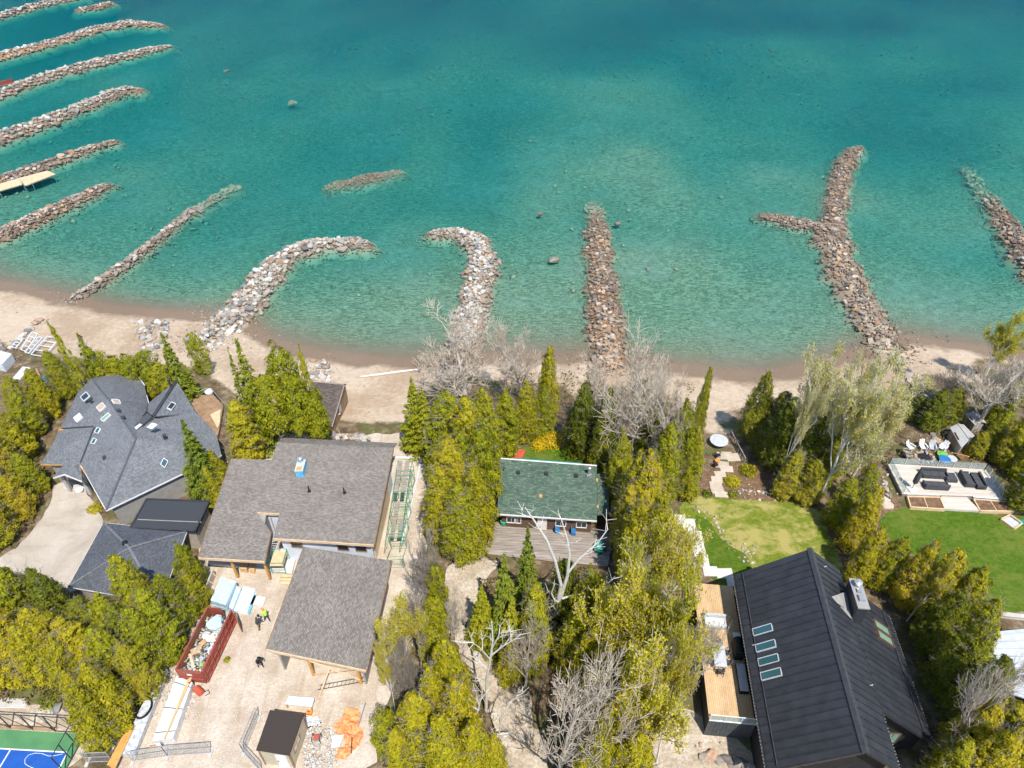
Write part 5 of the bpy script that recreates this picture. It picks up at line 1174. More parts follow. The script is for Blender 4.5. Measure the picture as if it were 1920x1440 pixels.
def fan(m, pts, th):
    """non-planar roof facet: fan of triangles round its centre line, with thickness"""
    p = X(pts); bm_ = bmesh.new(); vs = [bm_.verts.new(q) for q in p]; f = bm_.faces.new(vs); tri = bmesh.ops.triangulate(bm_, faces=[f], quad_method='BEAUTY', ngon_method='BEAUTY')['faces']
    bm_.verts.index_update(); fs = [tuple(v.index for v in t.verts) for t in bm_.faces]; co = [v.co.copy() for v in bm_.verts]; bm_.free()
    fs2 = []
    for t in fs:
        n = (co[t[1]]-co[t[0]]).cross(co[t[2]]-co[t[0]]); fs2.append(t if n.z > 0 else t[::-1])
    k = len(co); lo = [q-Vector((0, 0, th)) for q in co]
    m.add(co+lo, fs2+[tuple(k+i for i in t[::-1]) for t in fs2]+[(i, (i+1) % k, k+(i+1) % k, k+i) for i in range(k)])
roofs = {}
for nm, pl in (('left_roof_slope', left), ('back_roof_slope', back), ('front_roof_slope', right), ('wing_roof', wing)):
    roofs[nm] = part(nm, 'shingle_slate', gh, lambda m: fan(m, pl, .16), uv=True)
tA, tB, tC, tD = (331, 714, 5.0), (288, 780, 6.2), (278, 756, 3.7), (367, 772, 4.0)
turl = part('turret_roof', 'shingle_slate', gh, lambda m: (fan(m, [tA, tC, (276, 772, 4.7), tB], .14), fan(m, [tA, tB, (362, 775, 4.3), tD], .14)), uv=True)
pa, pb = P(*tA), P(*tB); part('ridge_flashing', 'metal_dark', turl, lambda m: m.beam(pa+Vector((0, 0, .06)), pb+Vector((0, 0, .06)), .34, .1))
part('valley_flashing', 'metal_dark', gh, lambda m: [m.beam(P(*a)+Vector((0, 0, .05)), P(*b)+Vector((0, 0, .05)), w, .06) for a, b, w in (
    ((116, 804, 3.5), (174, 800, 5.15), .16), ((177, 801, 5.2), (151, 869, 3.65), .16), ((279, 757, 3.5), (275, 773, 4.7), .16), ((275, 773, 4.7), (242, 806, 6.05), .16), ((290, 782, 5.6), (358, 775, 4.4), .14), ((285, 809, 5.6), (332, 824, 5.0), .3), ((243, 807, 6.05), (256, 804, 6.05), .28))])
part('hip_cap', 'shingle_charcoal', gh, lambda m: [m.beam(P(*a)+Vector((0, 0, .04)), P(*b)+Vector((0, 0, .04)), .2, .06) for a, b in ((R2, FC), (R1, (165, 703, 3.5)), (R1, R2))], uv=True)
mon = part('roof_monitor', 'shingle_slate', gh, lambda m: m.slab([P(a, b, 6.15) for a, b in ((276, 774), (285, 781), (256, 806), (243, 806))], .4))
part('pane', 'glass_pale', mon, lambda m: m.slab([P(a, b, 6.2) for a, b in ((262, 794), (267, 796), (256, 805), (246, 805))], .03))
def facet_plane(pts, i, j, k): q = X([pts[i], pts[j], pts[k]]); return plane3(*q)
plL = plane3(P(*left[2]), P(*R2), P(*R1)); plB = plane3(P(*R1), P(*R2), P(*back[6])); plR = plane3(P(*R2), P(*FC), P(*right[3])); plT = plane3(P(*tA), P(*tB), P(*tD)); plW = plane3(P(*wing[0]), P(*wing[3]), P(*wing[4]))
def lights(pl, items):
    for (cx, cy, dx1, dy1, dx2, dy2, gl) in items:
        px_light(gh, [(cx-dx1-dx2, cy-dy1-dy2), (cx+dx1-dx2, cy+dy1-dy2), (cx+dx1+dx2, cy+dy1+dy2), (cx-dx1+dx2, cy-dy1+dy2)], pl, glass=gl)
def lift(pl, d): return (pl[0]+d, pl[1], pl[2])
lights(lift(plL, .06), [(160.5, 744, 5.5, -4.5, 3, 4, 'glass_dark'), (190.5, 763.5, 5.5, -4.5, 3, 3.8, 'glass_peach'), (147.5, 783.5, 5.5, -4.5, 3, 4, 'glass_pale'), (184, 807.5, 2.5, -4.5, 3, 1, 'glass_teal'), (177, 827.5, 2.5, -4.5, 3, 1, 'glass_teal')])
lights(lift(plL, .06), [(199, 782.5, 7, -6, 2.2, 2, 'glass_mint')])
lights(lift(plB, .06), [(217.5, 753.5, 6.5, .3, 2.2, 3.3, 'glass_peach')])
lights(lift(plT, .05), [(321, 762, 4, -5.5, 4, 1.8, 'glass_dark')])
lights(lift(plR, .06), [(285, 799, 5, -4, 4.5, 1.5, 'glass_pale'), (308, 868, 3, -6, 4, 3, 'glass_teal')])
lights(lift(plW, .06), [(113, 827, 3, -3, 3.5, .5, 'glass_mint')])
for a, b, pl in ((170, 752, plL), (223, 772, plB), (232, 785, plB), (197, 860, plL), (309, 819, plR)):
    q = P(a, b, *pl); part('roof_vent', 'metal_dark', gh, lambda m: m.box(q+Vector((0, 0, .12)), (.35, .4, .3), .5))
q = P(324, 733, 4.6); part('stove_pipe', 'metal_dark', gh, lambda m: m.lathe(q, [(.13, 0), (.13, 1.5), (.2, 1.55), (.2, 1.8), (.05, 1.9)], 10))
fp = [V2(P(a, b, EV)) for a, b in ((160, 699), (150, 727), (112, 804), (77, 871), (150, 871), (199, 957), (307, 905), (415, 853), (405, 812), (366, 772), (331, 714), (279, 757), (271, 722), (246, 702))]
part('wall', 'siding_grey', gh, lambda m: m.prism(inset(fp, .55), -.4, 2.85))
part('eave_trim', 'paint_white', gh, lambda m: [m.beam(P(*a)-Vector((0, 0, .07)), P(*b)-Vector((0, 0, .07)), .08, .16) for a, b in ((FC, (307, 905, 3.2)), ((307, 905, 3.2), (415, 853, 3.2)), ((152, 873, 3.6), FC), ((259, 706, EV), (271, 722, EV)), ((271, 722, EV), (264, 727, EV)), ((264, 727, EV), (275, 742, EV)), ((275, 742, EV), (279, 757, EV)))])
part('copper_flashing', 'wood_orange', gh, lambda m: [m.beam(P(77, 872, 2.85), P(120, 872, 3.2), .08, .14), m.beam(P(150, 872, 3.55), P(160, 888, 3.55), .12, .06), m.beam(P(110, 806, 3.45), P(120, 805, 3.6), .3, .05)])
pf, pe = P(230, 945, 2.0), P(300, 912, 2.0)
for t in (.25, .62):
    q = pf.lerp(pe, t); window(gh, (q.x-.6, q.y+.36, .9), (pe-pf).normalized(), (0, 0, 1), 1.3, 1.2, 'paint_white', 'glass_dark', .05)
# porch
por = part('porch_roof', 'shingle_slate', gh, lambda m: (m.slab(X([(100, 895, 2.9), (120, 888.5, 3.5), (138, 868, 3.7), (118, 872, 3.2)]), .12), m.slab(X([(120, 888.5, 3.5), (154, 902, 2.9), (152, 873, 3.2), (138, 868, 3.7)]), .12)), uv=True)
part('porch_trim', 'paint_white', por, lambda m: [m.beam(P(*a)-Vector((0, .05, .08)), P(*b)-Vector((0, .05, .08)), .06, .16) for a, b in (((100, 895, 2.9), (120, 888.5, 3.5)), ((120, 888.5, 3.5), (154, 902, 2.9)))])
for a, b in ((112, 893), (150, 898)):
    q = P(a, b, 2.7); part('porch_post', 'paint_grey', gh, lambda m: m.beam((q.x, q.y+.3, 0), (q.x, q.y+.3, 2.8), .32))
part('porch_floor', 'concrete', gh, lambda m: m.prism([V2(G(a, b)) for a, b in ((118, 920), (162, 922), (160, 900), (125, 898))], 0, .16))
# timber deck of the grey house
dk = thing('timber_deck', 'warm timber deck right of the grey house turret', 'deck', P(390, 770, .5))
dpx = [(352, 742), (400, 740), (418, 762), (412, 800), (408, 818), (367, 772)]
dpoly = [V2(P(a, b, .7)) for a, b in dpx]
part('frame', 'wood_brown', dk, lambda m: m.prism(inset(dpoly, .06), -.9, .62))
def planks_in(poly, width, dirv, z, th, mat, parent, name='plank', gap=.012, joined=False):
    """clip a row of boards to a plan polygon"""
    d = Vector((dirv[0], dirv[1])).normalized(); n = Vector((-d.y, d.x)); P2 = [Vector((q[0], q[1])) for q in poly]
    lo = min(q.dot(n) for q in P2); hi = max(q.dot(n) for q in P2); k = lo; mj = MB(); cnt = 0
    def clip(pl, nn, c):
        o = []
        for i in range(len(pl)):
            a, b = pl[i], pl[(i+1) % len(pl)]; da, db = a.dot(nn)-c, b.dot(nn)-c
            if da >= 0: o.append(a)
            if da*db < 0: o.append(a+(b-a)*(da/(da-db)))
        return o
    while k < hi-.02:
        c = clip(P2, n, k+gap/2); c = clip(c, -n, -(k+width-gap/2)) if len(c) > 2 else c
        if len(c) > 2:
            if joined: mj.prism(c, z-th, z)
            else: m = MB(); m.prism(c, z-th, z); m.build(name, mat, parent)
            cnt += 1
        k += width
    if joined: o = mj.build(name, mat, parent); o['kind'] = 'stuff'
planks_in(dpoly, .55, (.75, -.6), .7, .06, 'wood_brown', dk, 'board')
part('raised_platform', 'wood_fascia', dk, lambda m: m.prism([V2(P(a, b, .9)) for a, b in ((394, 778), (414, 768), (412, 795), (408, 803))], .7, .95))
part('railing', 'metal_steel', dk, lambda m: [m.tube([P(a, b, 1.4+z) for a, b in ((277, 742), (300, 734), (318, 726))], .04, 5) for z in (0, -.35, -.7)]+[m.tube([P(a, b, 1.5+z) for a, b in ((350, 735), (362, 732), (372, 735), (384, 729), (396, 728), (404, 738), (414, 750))], .04, 5) for z in (0, -.35, -.7)]+[m.tube([P(a, b, 1.5), P(a, b, 1.5)-Vector((0, 0, 1.6))], .04, 5) for a, b in ((350, 735), (372, 735), (396, 728), (414, 750))])
part('fire_bowl', 'paint_white', dk, lambda m: m.lathe(P(393, 738, .7), [(.25, 0), (.45, .1), (.5, .4), (.42, .42), (.38, .25), (.05, .2)], 12))
# flat link
fb = thing('flat_roofed_annex', 'low annex with flat black roof between the grey house and the unfinished house', 'annex', P(320, 965, 0))
fpx = [(275, 936), (392, 940), (366, 996), (245, 989)]; fz = 3.1; fpp = [P(a, b, fz) for a, b in fpx]
part('roof', 'shingle_charcoal', fb, lambda m: m.slab(fpp, .3))
part('roof_edge', 'metal_dark', fb, lambda m: [m.beam(fpp[i]+Vector((0, 0, .04)), fpp[(i+1) % 4]+Vector((0, 0, .04)), .16, .1) for i in range(4)])
part('seam', 'siding_grey', fb, lambda m: m.beam(P(258, 974, 3.12), P(378, 979, 3.12), .08, .03))
part('wall', 'siding_taupe', fb, lambda m: m.prism(inset([V2(q) for q in fpp], .25), 0, 2.8))
# charcoal garage
cg = thing('charcoal_garage', 'garage with hipped charcoal shingle roof beside the driveway', 'garage', P(230, 1060, 0))
ap = (242, 1027, 4.7); ee = 2.9
cg_px = [(194, 980, ee), (350, 997, ee), (300, 1130, ee), (128, 1100, ee)]
for i, nm in enumerate(('back_slope', 'right_slope', 'front_slope', 'left_slope')):
    a, b = cg_px[i], cg_px[(i+1) % 4]; part(nm, 'shingle_charcoal', cg, lambda m: m.slab(X([a, b, ap]), .14), uv=True)
part('hip_cap', 'shingle_slate', cg, lambda m: [m.beam(P(*a)+Vector((0, 0, .03)), P(*ap)+Vector((0, 0, .03)), .2, .05) for a in cg_px], uv=True)
part('wall', 'siding_taupe', cg, lambda m: m.prism(inset([V2(P(*q)) for q in cg_px], .45), 0, 2.72))
part('eave_trim', 'paint_white', cg, lambda m: [m.beam(P(*cg_px[i])-Vector((0, 0, .08)), P(*cg_px[(i+1) % 4])-Vector((0, 0, .08)), .07, .14) for i in range(4)])
for a, b in ((235, 1020), (243, 1030)):
    q = P(a, b, 4.3); part('roof_vent', 'rubber_black', cg, lambda m: m.box(q+Vector((0, 0, .15)), (.4, .4, .3), .4))
pq = G(151, 923); pl_ = thing('planter_pot', 'round white planter beside the porch of the grey house', 'planter', pq)
part('pot', 'paint_white', pl_, lambda m: m.lathe(pq, [(.28, 0), (.42, .4), (.36, .42), (.3, .3), (.05, .28)], 14)); part('soil', 'soil', pl_, lambda m: m.cyl(pq+Vector((0, 0, .2)), .31, .14, 12))

# ---- green-roofed cottage
ct = thing('green_cottage', 'small cottage with patched green shingle roof among cedars', 'cottage', P(1030, 920, 0))
cr = X([(939, 860.5, 4.0), (1119, 874, 4.0), (1119, 976, 2.8), (932, 963, 2.8)])
part('front_roof', 'shingle_green', ct, lambda m: m.slab(cr, .16), uv=True)
br = Vector((.03, 1, 0)); part('back_roof', 'shingle_green', ct, lambda m: m.slab([cr[0]+Vector((0, .03, -.02)), cr[1]+Vector((0, .03, -.02)), cr[1]+br*.9-Vector((0, 0, 1.0)), cr[0]+br*.9-Vector((0, 0, 1.0))], .14), uv=True)
part('lower_back_roof', 'paint_teal', ct, lambda m: m.slab([cr[0].lerp(cr[1], .14)+br*.9-Vector((0, 0, 1.05)), cr[0].lerp(cr[1], .85)+br*.9-Vector((0, 0, 1.05)), cr[0].lerp(cr[1], .85)+br*1.5-Vector((0, 0, 1.2)), cr[0].lerp(cr[1], .14)+br*1.5-Vector((0, 0, 1.2))], .12))
part('lean_to_roof', 'shingle_green', ct, lambda m: m.slab(X([(1119.5, 888, 3.2), (1143, 890, 3.0), (1141, 965, 2.5), (1119.5, 965, 2.6)]), .12), uv=True)
part('ridge_trim', 'paint_white', ct, lambda m: m.beam(cr[0]+Vector((0, .02, .05)), cr[1]+Vector((0, .02, .05)), .14, .06))
part('eave_trim', 'paint_white', ct, lambda m: m.beam(cr[3]+Vector((0, -.05, -.08)), cr[2]+Vector((0, -.05, -.08)), .08, .16))
plC = plane3(cr[0], cr[1], cr[2])
for i in range(7):
    t = i/7
part('moss_patches', 'wood_orange', ct, lambda m: [m.slab([P(a+dx, b+dy, plC[0]+.02, plC[1], plC[2]) for dx, dy in ((-s, -3), (s, -3), (s*.8, 3), (-s*.9, 2.5))], .012) for a, b, s in ((1014, 930, 3), (958, 961, 6), (1119.5, 900, 1.5), (1121, 950, 1.5))])
cb = inset([V2(q) for q in cr[:2]]+[V2(q) for q in cr[2:]], .45); ctop = lambda x, y: on_plane((x, y), plC)-.17
part('wall', 'siding_brown', ct, lambda m: block(m, cb, 0, ctop))
part('back_wall', 'siding_brown', ct, lambda m: m.obox((cb[0].x, cb[0].y, 0), (cb[1].x-cb[0].x, cb[1].y-cb[0].y, 0), (0, .9, 0), (0, 0, 2.7)))
wl, wr = cb[3], cb[2]; wd = Vector((wr.x-wl.x, wr.y-wl.y, 0)); wn_ = wd.normalized()
for t, w_ in ((.05, 1.0), (.14, .7), (.60, 1.1), (.83, 1.1)): window(ct, Vector((wl.x, wl.y, 1.0))+wd*t, wn_, (0, 0, 1), w_, .95, 'paint_white', 'glass_dark', .08)
dr = Vector((wl.x, wl.y, .05))+wd*.40; dn = wn_.cross(Vector((0, 0, 1)))
door = part('door', 'paint_white', ct, lambda m: m.obox(dr, wn_*.95, dn*.06, Vector((0, 0, 2.0)))); part('handle', 'metal_steel', door, lambda m: m.obox(dr+wn_*.8+Vector((0, 0, 1))+dn*.06, wn_*.06, dn*.07, Vector((0, 0, .05))))
for a, b, h in ((972, 887, .25), (1024, 889, .25), (1080, 893, .22)):
    q = P(a, b, *plC); part('roof_vent', 'metal_dark', ct, lambda m: m.box(q+Vector((0, 0, .12)), (.35, .35, .3), .05))
q = P(1104, 892, *plC); part('chimney_pipe', 'metal_steel', ct, lambda m: (m.box(q+Vector((0, 0, .1)), (.5, .4, .25)), m.lathe(q+Vector((0, 0, .1)), [(.14, 0), (.14, .9), (.2, .92), (.2, 1.1), (.05, 1.2)], 10)))
q = P(945, 884, *plC); part('antenna', 'metal_dark', ct, lambda m: (m.tube([q, q+Vector((0, 0, 1.3))], .03, 5), m.tube([q+Vector((0, 0, .9)), q+Vector((-.6, .5, 1.2))], .02, 4)))
cd = thing('cottage_deck', 'weathered grey plank deck in front of the green cottage', 'deck', P(1040, 1010, .2))
cdp = [V2(P(a, b, .3)) for a, b in ((930, 980), (1122, 996), (1150, 1002), (1140, 1062), (1030, 1052), (905, 1038))]
part('frame', 'wood_brown', cd, lambda m: m.prism(inset(cdp, .08), -.1, .26))
planks_in(cdp, .3, (1, -.07), .32, .05, 'wood_grey', cd, 'plank', .03)
def bench(label, px, py, L, mat, rz, z=.32):
    q = P(px, py, z); b = thing('bench', label, 'bench', q); d = Vector((math.cos(rz), math.sin(rz), 0)); n = Vector((-d.y, d.x, 0))
    part('seat', mat, b, lambda m: m.obox(q-d*L/2+Vector((0, 0, .40)), d*L, n*.45, Vector((0, 0, .06))))
    part('backrest', mat, b, lambda m: m.obox(q-d*L/2+n*.42+Vector((0, 0, .5)), d*L, n*.06, Vector((0, 0, .42))))
    for s in (-.45, .45): part('leg', mat, b, lambda m: m.obox(q+d*(L*s)-d*.03, d*.06, n*.42, Vector((0, 0, .41))))
bench('teal bench against the cottage front wall', 983, 985, 2.0, 'paint_teal', -.06)
bench('blue bench right of the cottage door', 1049, 994, 1.1, 'paint_blue', 1.5)
bench('second blue bench beyond the other blue one on the cottage deck', 1079, 997, 1.1, 'paint_blue', 1.5)
def bin_(label, px, py, z, r, h, mat):
    q = P(px, py, z); b = thing('bin', label, 'bin', q)
    part('tub', mat, b, lambda m: m.lathe(q, [(r*.8, 0), (r, h*.85), (r*1.06, h*.86)], 12)); part('lid', mat, b, lambda m: m.lathe(q+Vector((0, 0, h*.87)), [(r*1.08, 0), (r*.95, h*.1), (r*.3, h*.16)], 12))
bin_('green bin at the left end of the cottage deck', 944, 984, .32, .32, .7, 'paint_green')
cov = P(1124, 1030, .32); cv = thing('covered_grill', 'round grill under a teal cover on the cottage deck', 'grill', cov)
part('cover', 'paint_teal', cv, lambda m: m.lathe(cov, [(.62, 0), (.66, .35), (.55, .7), (.3, .86), (.06, .9)], 12)); part('strap', 'rubber_black', cv, lambda m: m.lathe(cov+Vector((0, 0, .3)), [(.68, 0), (.68, .05)], 12))
rw = thing('red_walkway', 'short red painted walkway behind the cottage', 'walkway', G(972, 850))
planks_in([V2(G(a, b)) for a, b in ((958, 866), (974, 843), (986, 846), (973, 872))], .4, (1, -.1), .16, .14, 'paint_red', rw, 'board')
rc = P(974, 971, .9); rdb = thing('flower_box', 'red flower box under the cottage window', 'planter', rc)
part('box', 'paint_red', rdb, lambda m: m.box(rc, (1.0, .25, .22), -.07)); part('soil', 'soil', rdb, lambda m: m.box(rc+Vector((0, 0, .09)), (.9, .18, .08), -.07))

# ---- small brown A-roof shed on the beach
bs = thing('beach_shed', 'small weathered brown shed at the edge of the sand', 'shed', P(620, 780, -1))
zb = hz(P(622, 790, -.8).x, P(622, 790, -.8).y)
S = lambda a, b, z: P(a, b, zb+z)
ra, rb = S(583, 716, 3.2), S(645, 722, 3.2); rd_, re_ = S(576, 793, 1.9), S(622, 800, 1.9)
ln = (ra-rb); fl1 = re_; fl0 = re_+Vector((ln.x, ln.y, 0))
part('roof', 'shingle_old', bs, lambda m: m.slab([ra, rb, fl1, fl0], .1), uv=True)
bkv = Vector((-.05, 1, 0)); part('back_roof', 'shingle_old', bs, lambda m: m.slab([ra+bkv*.02, rb+bkv*.02, rb+bkv*1.3-Vector((0, 0, .9)), ra+bkv*1.3-Vector((0, 0, .9))], .1), uv=True)
part('wall', 'wood_brown', bs, lambda m: m.add([fl1+Vector((-.15, .2, -.2)), rb+Vector((-.15, 0, -.22)), rb+bkv*1.2+Vector((-.15, 0, -1.1)), rb+bkv*1.2+Vector((-.15, 0, -3.4)), fl1+Vector((-.15, .2, -2.2)),
    fl0+Vector((.15, .2, -.2)), ra+Vector((.15, 0, -.22)), ra+bkv*1.2+Vector((.15, 0, -1.1)), ra+bkv*1.2+Vector((.15, 0, -3.4)), fl0+Vector((.15, .2, -2.2))],
    [(0, 4, 3, 2, 1), (5, 6, 7, 8, 9), (0, 5, 9, 4), (2, 3, 8, 7)]))
dq = fl1.lerp(rb, .55)+Vector((-.12, 0, -1.75)); part('door', 'paint_grey', bs, lambda m: m.obox(dq, (rb-fl1).normalized()*.7-Vector((0, 0, (rb-fl1).normalized().z*.7)), (.06, 0, 0), (0, 0, 1.6)))
part('roof_edge', 'wood_grey', bs, lambda m: m.beam(fl1+Vector((.03, 0, -.05)), rb+Vector((.03, 0, -.05)), .1, .14))
part('ridge_board', 'wood_grey', bs, lambda m: m.beam(ra+Vector((0, .05, .06)), rb+Vector((0, .05, .06)), .14, .08))

# ---- black standing-seam house
ZE, ZR = 4.9, 9.3
r0, r1 = P(1519, 1029, ZR), P(1624, 1411, ZR); hu = (r1-r0).normalized(); hv = Vector((hu.y, -hu.x, 0)); SLP = .819
if hv.x < 0: hv = -hv                    # hv points right (towards +x)
HL = (r1-r0).length
def K(u, d, z=None): 
    """house frame: u along the ridge from the lake gable, d right of the ridge; z defaults to the roof surface"""
    q = r0+hu*u+hv*d; q.z = (ZR-SLP*abs(d)) if z is None else z; return q
bh = thing('black_house', 'large black house with steep standing-seam metal roof', 'house', (K(8, 0, 0)))
def seam_roof(name, u0, u1, d0, d1, n, side):
    o = part(name, 'metal_black', bh, lambda m: m.slab([K(u0, d0), K(u1, d0), K(u1, d1), K(u0, d1)], .16))
    for i in range(n):
        a = u0+(u1-u0)*i/n+.02; b = u0+(u1-u0)*(i+1)/n-.02; nrm = Vector((hv.x*side*SLP, hv.y*side*SLP, 1)).normalized()
        m = MB(); c = [K(a, d0), K(b, d0), K(b, d1), K(a, d1)]; m.slab([q+nrm*.03 for q in c], .028)
        m.beam(K(b, d0)+nrm*.06, K(b, d1)+nrm*.06, .05, .09, nrm); m.build('roof_panel', 'metal_black', o)
    return o
seam_roof('left_roof_slope', 0, HL, -.02, -5.35, 26, -1)
seam_roof('right_roof_slope', 0, HL, .02, 3.05, 26, 1)
seam_roof('lean_to_roof', 1.2, 12.3, 3.06, 8.1, 18, 1)
part('ridge_cap', 'metal_dark', bh, lambda m: (m.beam(K(-.05, -.12, ZR+.02), K(HL+.05, -.12, ZR+.02), .3, .06, (-.6, 0, 1)), m.beam(K(-.05, .12, ZR+.02), K(HL+.05, .12, ZR+.02), .3, .06, (.6, 0, 1))))
for u0_, u1_, d_, o_ in ((.1, HL-.2, -4.75, Vector((-.05, 0, .1))), (1.4, 12.1, 7.3, Vector((.05, 0, .1)))): part('snow_guard', 'metal_dark', bh, lambda m: m.beam(K(u0_, d_)+o_, K(u1_, d_)+o_, .07, .1))
for u0_, u1_, d_ in ((0, HL, -5.42), (1.2, 12.3, 8.17)): part('gutter', 'metal_dark', bh, lambda m: m.beam(K(u0_, d_)+Vector((0, 0, -.08)), K(u1_, d_)+Vector((0, 0, -.08)), .13, .12))
def bulbs(m, a, b, n):
    for i in range(n):
        q = a.lerp(b, (i+.5)/n); s = .035; m.add([q+Vector(v)*s for v in ((1, 0, 0), (0, 1, 0), (-1, 0, 0), (0, -1, 0), (0, 0, 1), (0, 0, -1))], [(0, 1, 4), (1, 2, 4), (2, 3, 4), (3, 0, 4), (1, 0, 5), (2, 1, 5), (3, 2, 5), (0, 3, 5)])
ls = part('light_string', 'paint_white', bh, lambda m: (bulbs(m, K(0, -5.5)+Vector((0, 0, .02)), K(HL, -5.5)+Vector((0, 0, .02)), 64), bulbs(m, K(1.2, 8.25)+Vector((0, 0, .02)), K(12.3, 8.25)+Vector((0, 0, .02)), 46), bulbs(m, K(12.4, 3.12)+Vector((0, 0, .02)), K(HL, 3.12)+Vector((0, 0, .02)), 18))); ls['kind'] = 'stuff'
def gable_walls(m):
    sec = [(-4.85, 0), (-4.85, ZE+.15), (0, ZR-.35), (2.7, ZR-.35-SLP*2.7+.02), (2.7, 0)]
    a = [K(.35, d, z) for d, z in sec]; b = [K(HL-.9, d, z) for d, z in sec]; n = 5
    m.add(a+b, [tuple(range(n)), tuple(range(2*n-1, n-1, -1))]+[(i, n+i, n+(i+1) % n, (i+1) % n) for i in range(n)])
part('wall', 'siding_black', bh, gable_walls)
def lean_walls(m):
    sec = [(2.72, 0), (2.72, ZR-.36-SLP*2.72), (7.6, ZR-.38-SLP*7.6), (7.6, 0)]
    a = [K(1.6, d, z) for d, z in sec]; b = [K(11.6, d, z) for d, z in sec]; n = 4
    m.add(a+b, [tuple(range(n)), tuple(range(2*n-1, n-1, -1))]+[(i, n+i, n+(i+1) % n, (i+1) % n) for i in range(n)])
part('lean_to_wall', 'siding_black', bh, lean_walls)
for i, u in enumerate((5.6, 7.0, 8.2, 9.35)):
    roof_light(bh, [K(u, -4.75)+Vector((0, 0, .05)), K(u, -3.5)+Vector((0, 0, .05)), K(u+.62, -3.5)+Vector((0, 0, .05)), K(u+.62, -4.75)+Vector((0, 0, .05))], 'metal_pale', 'glass_teal', .1, .05)
for u in (3.3, 4.25):
    roof_light(bh, [K(u, 5.5)+Vector((0, 0, .05)), K(u, 7.1)+Vector((0, 0, .05)), K(u+.75, 7.1)+Vector((0, 0, .05)), K(u+.75, 5.5)+Vector((0, 0, .05))], 'siding_brown', 'glass_mint', .14, .08)
cu0, cu1, cd0, cd1 = 2.35, 5.0, 2.75, 3.55
chm = part('chimney', 'metal_dark', bh, lambda m: m.prism([V2(K(cu0, cd0)), V2(K(cu1, cd0)), V2(K(cu1, cd1)), V2(K(cu0, cd1))], 5.5, 8.7))
part('chimney_cap', 'siding_grey', chm, lambda m: m.prism([V2(K(cu0-.06, cd0-.06)), V2(K(cu1+.06, cd0-.06)), V2(K(cu1+.06, cd1+.06)), V2(K(cu0-.06, cd1+.06))], 8.7, 8.82))
part('flue', 'metal_steel', chm, lambda m: (m.lathe(K(cu0+.6, 3.15, 8.82), [(.22, 0), (.22, .3), (.32, .32), (.32, .45), (.05, .55)], 12), m.box(K(cu1-.8, 3.15, 8.95), (.5, .45, .26), math.atan2(hu.y, hu.x)), m.box(K(cu1-1.5, 3.15, 8.92), (.35, .35, .2), math.atan2(hu.y, hu.x))))
cz = K(cu1, cd0).z
part('cricket', 'siding_grey', bh, lambda m: m.add([K(4.0, 1.0)+Vector((0, 0, .06)), K(2.7, 2.74, 7.55), K(5.1, 2.74)+Vector((0, 0, .1)), K(4.0, 1.0)-Vector((0, 0, .02)), K(2.7, 2.74, 6.9), K(5.1, 2.74)-Vector((0, 0, .02))], [(0, 2, 1), (3, 4, 5), (0, 1, 4, 3), (1, 2, 5, 4), (2, 0, 3, 5)]))
for u, d in ((1.1, 1.2), (7.0, -4.9), (10.6, 2.6)):
    q = K(u, d); part('roof_hook', 'metal_white', bh, lambda m: m.tube([q+Vector((-.1, .05, .08)), q+Vector((0, 0, .22)), q+Vector((.15, .1, .1))], .03, 5))
# front: entry under the gable, windows in the notch
for dd in (-3.4, -.6, 1.0): window(bh, K(HL-.9, dd, .9), -hv if False else hv*1.0, (0, 0, 1), 1.2, 1.9, 'siding_brown', 'glass_dark', .06)
for dd in (3.6, 5.0): window(bh, K(11.6, dd, .9), hv, (0, 0, 1), 1.1, 1.6, 'siding_brown', 'glass_mint', .06)
part('front_post', 'wood_orange', bh, lambda m: [m.beam(K(HL-.3, d, 0), K(HL-.3, d, ZR-SLP*abs(d)-.25), .22) for d in (-4.6, 2.6)])
part('soffit', 'wood_orange', bh, lambda m: (m.slab([K(HL-.88, -.05)-Vector((0, 0, .2)), K(HL-.02, -.05)-Vector((0, 0, .2)), K(HL-.02, -5.2)-Vector((0, 0, .2)), K(HL-.88, -5.2)-Vector((0, 0, .2))], .04)))
# side deck of the black house
ZD = 2.4
sdk = thing('side_deck', 'long honey-coloured wooden deck along the black house', 'deck', K(6, -7, 0))
sdp = [V2(K(-.6, -8.45, 0)), V2(K(11.9, -8.45, 0)), V2(K(11.9, -4.92, 0)), V2(K(-.6, -4.92, 0))]
part('frame', 'siding_black', sdk, lambda m: m.prism(inset(sdp, .05), 0.0, ZD-.05))
planks_in(sdp, .16, (hu.x, hu.y), ZD, .045, 'deck_honey', sdk, 'plank', .012)
part('end_wall', 'siding_charcoal', sdk, lambda m: [m.obox(K(11.95, -8.5+i*.30, 0), hv*.285, hu*.05, (0, 0, ZD+.1)) for i in range(12)])
part('end_rail', 'metal_white', sdk, lambda m: (m.beam(K(11.98, -8.5, ZD+.14), K(11.98, -4.9, ZD+.14), .1, .07), m.beam(K(11.98, -8.5, ZD+1.0), K(11.98, -4.9, ZD+1.0), .06, .05)))
for i in range(3):
    part('glass_panel', 'glass_clear', sdk, lambda m: m.obox(K(11.97, -8.45+i*1.19, ZD+.2), hv*1.12, hu*.015, (0, 0, .76)))
for i in range(4): part('rail_post', 'metal_white', sdk, lambda m: m.beam(K(11.98, -8.46+i*1.19, ZD), K(11.98, -8.46+i*1.19, ZD+1.0), .05))
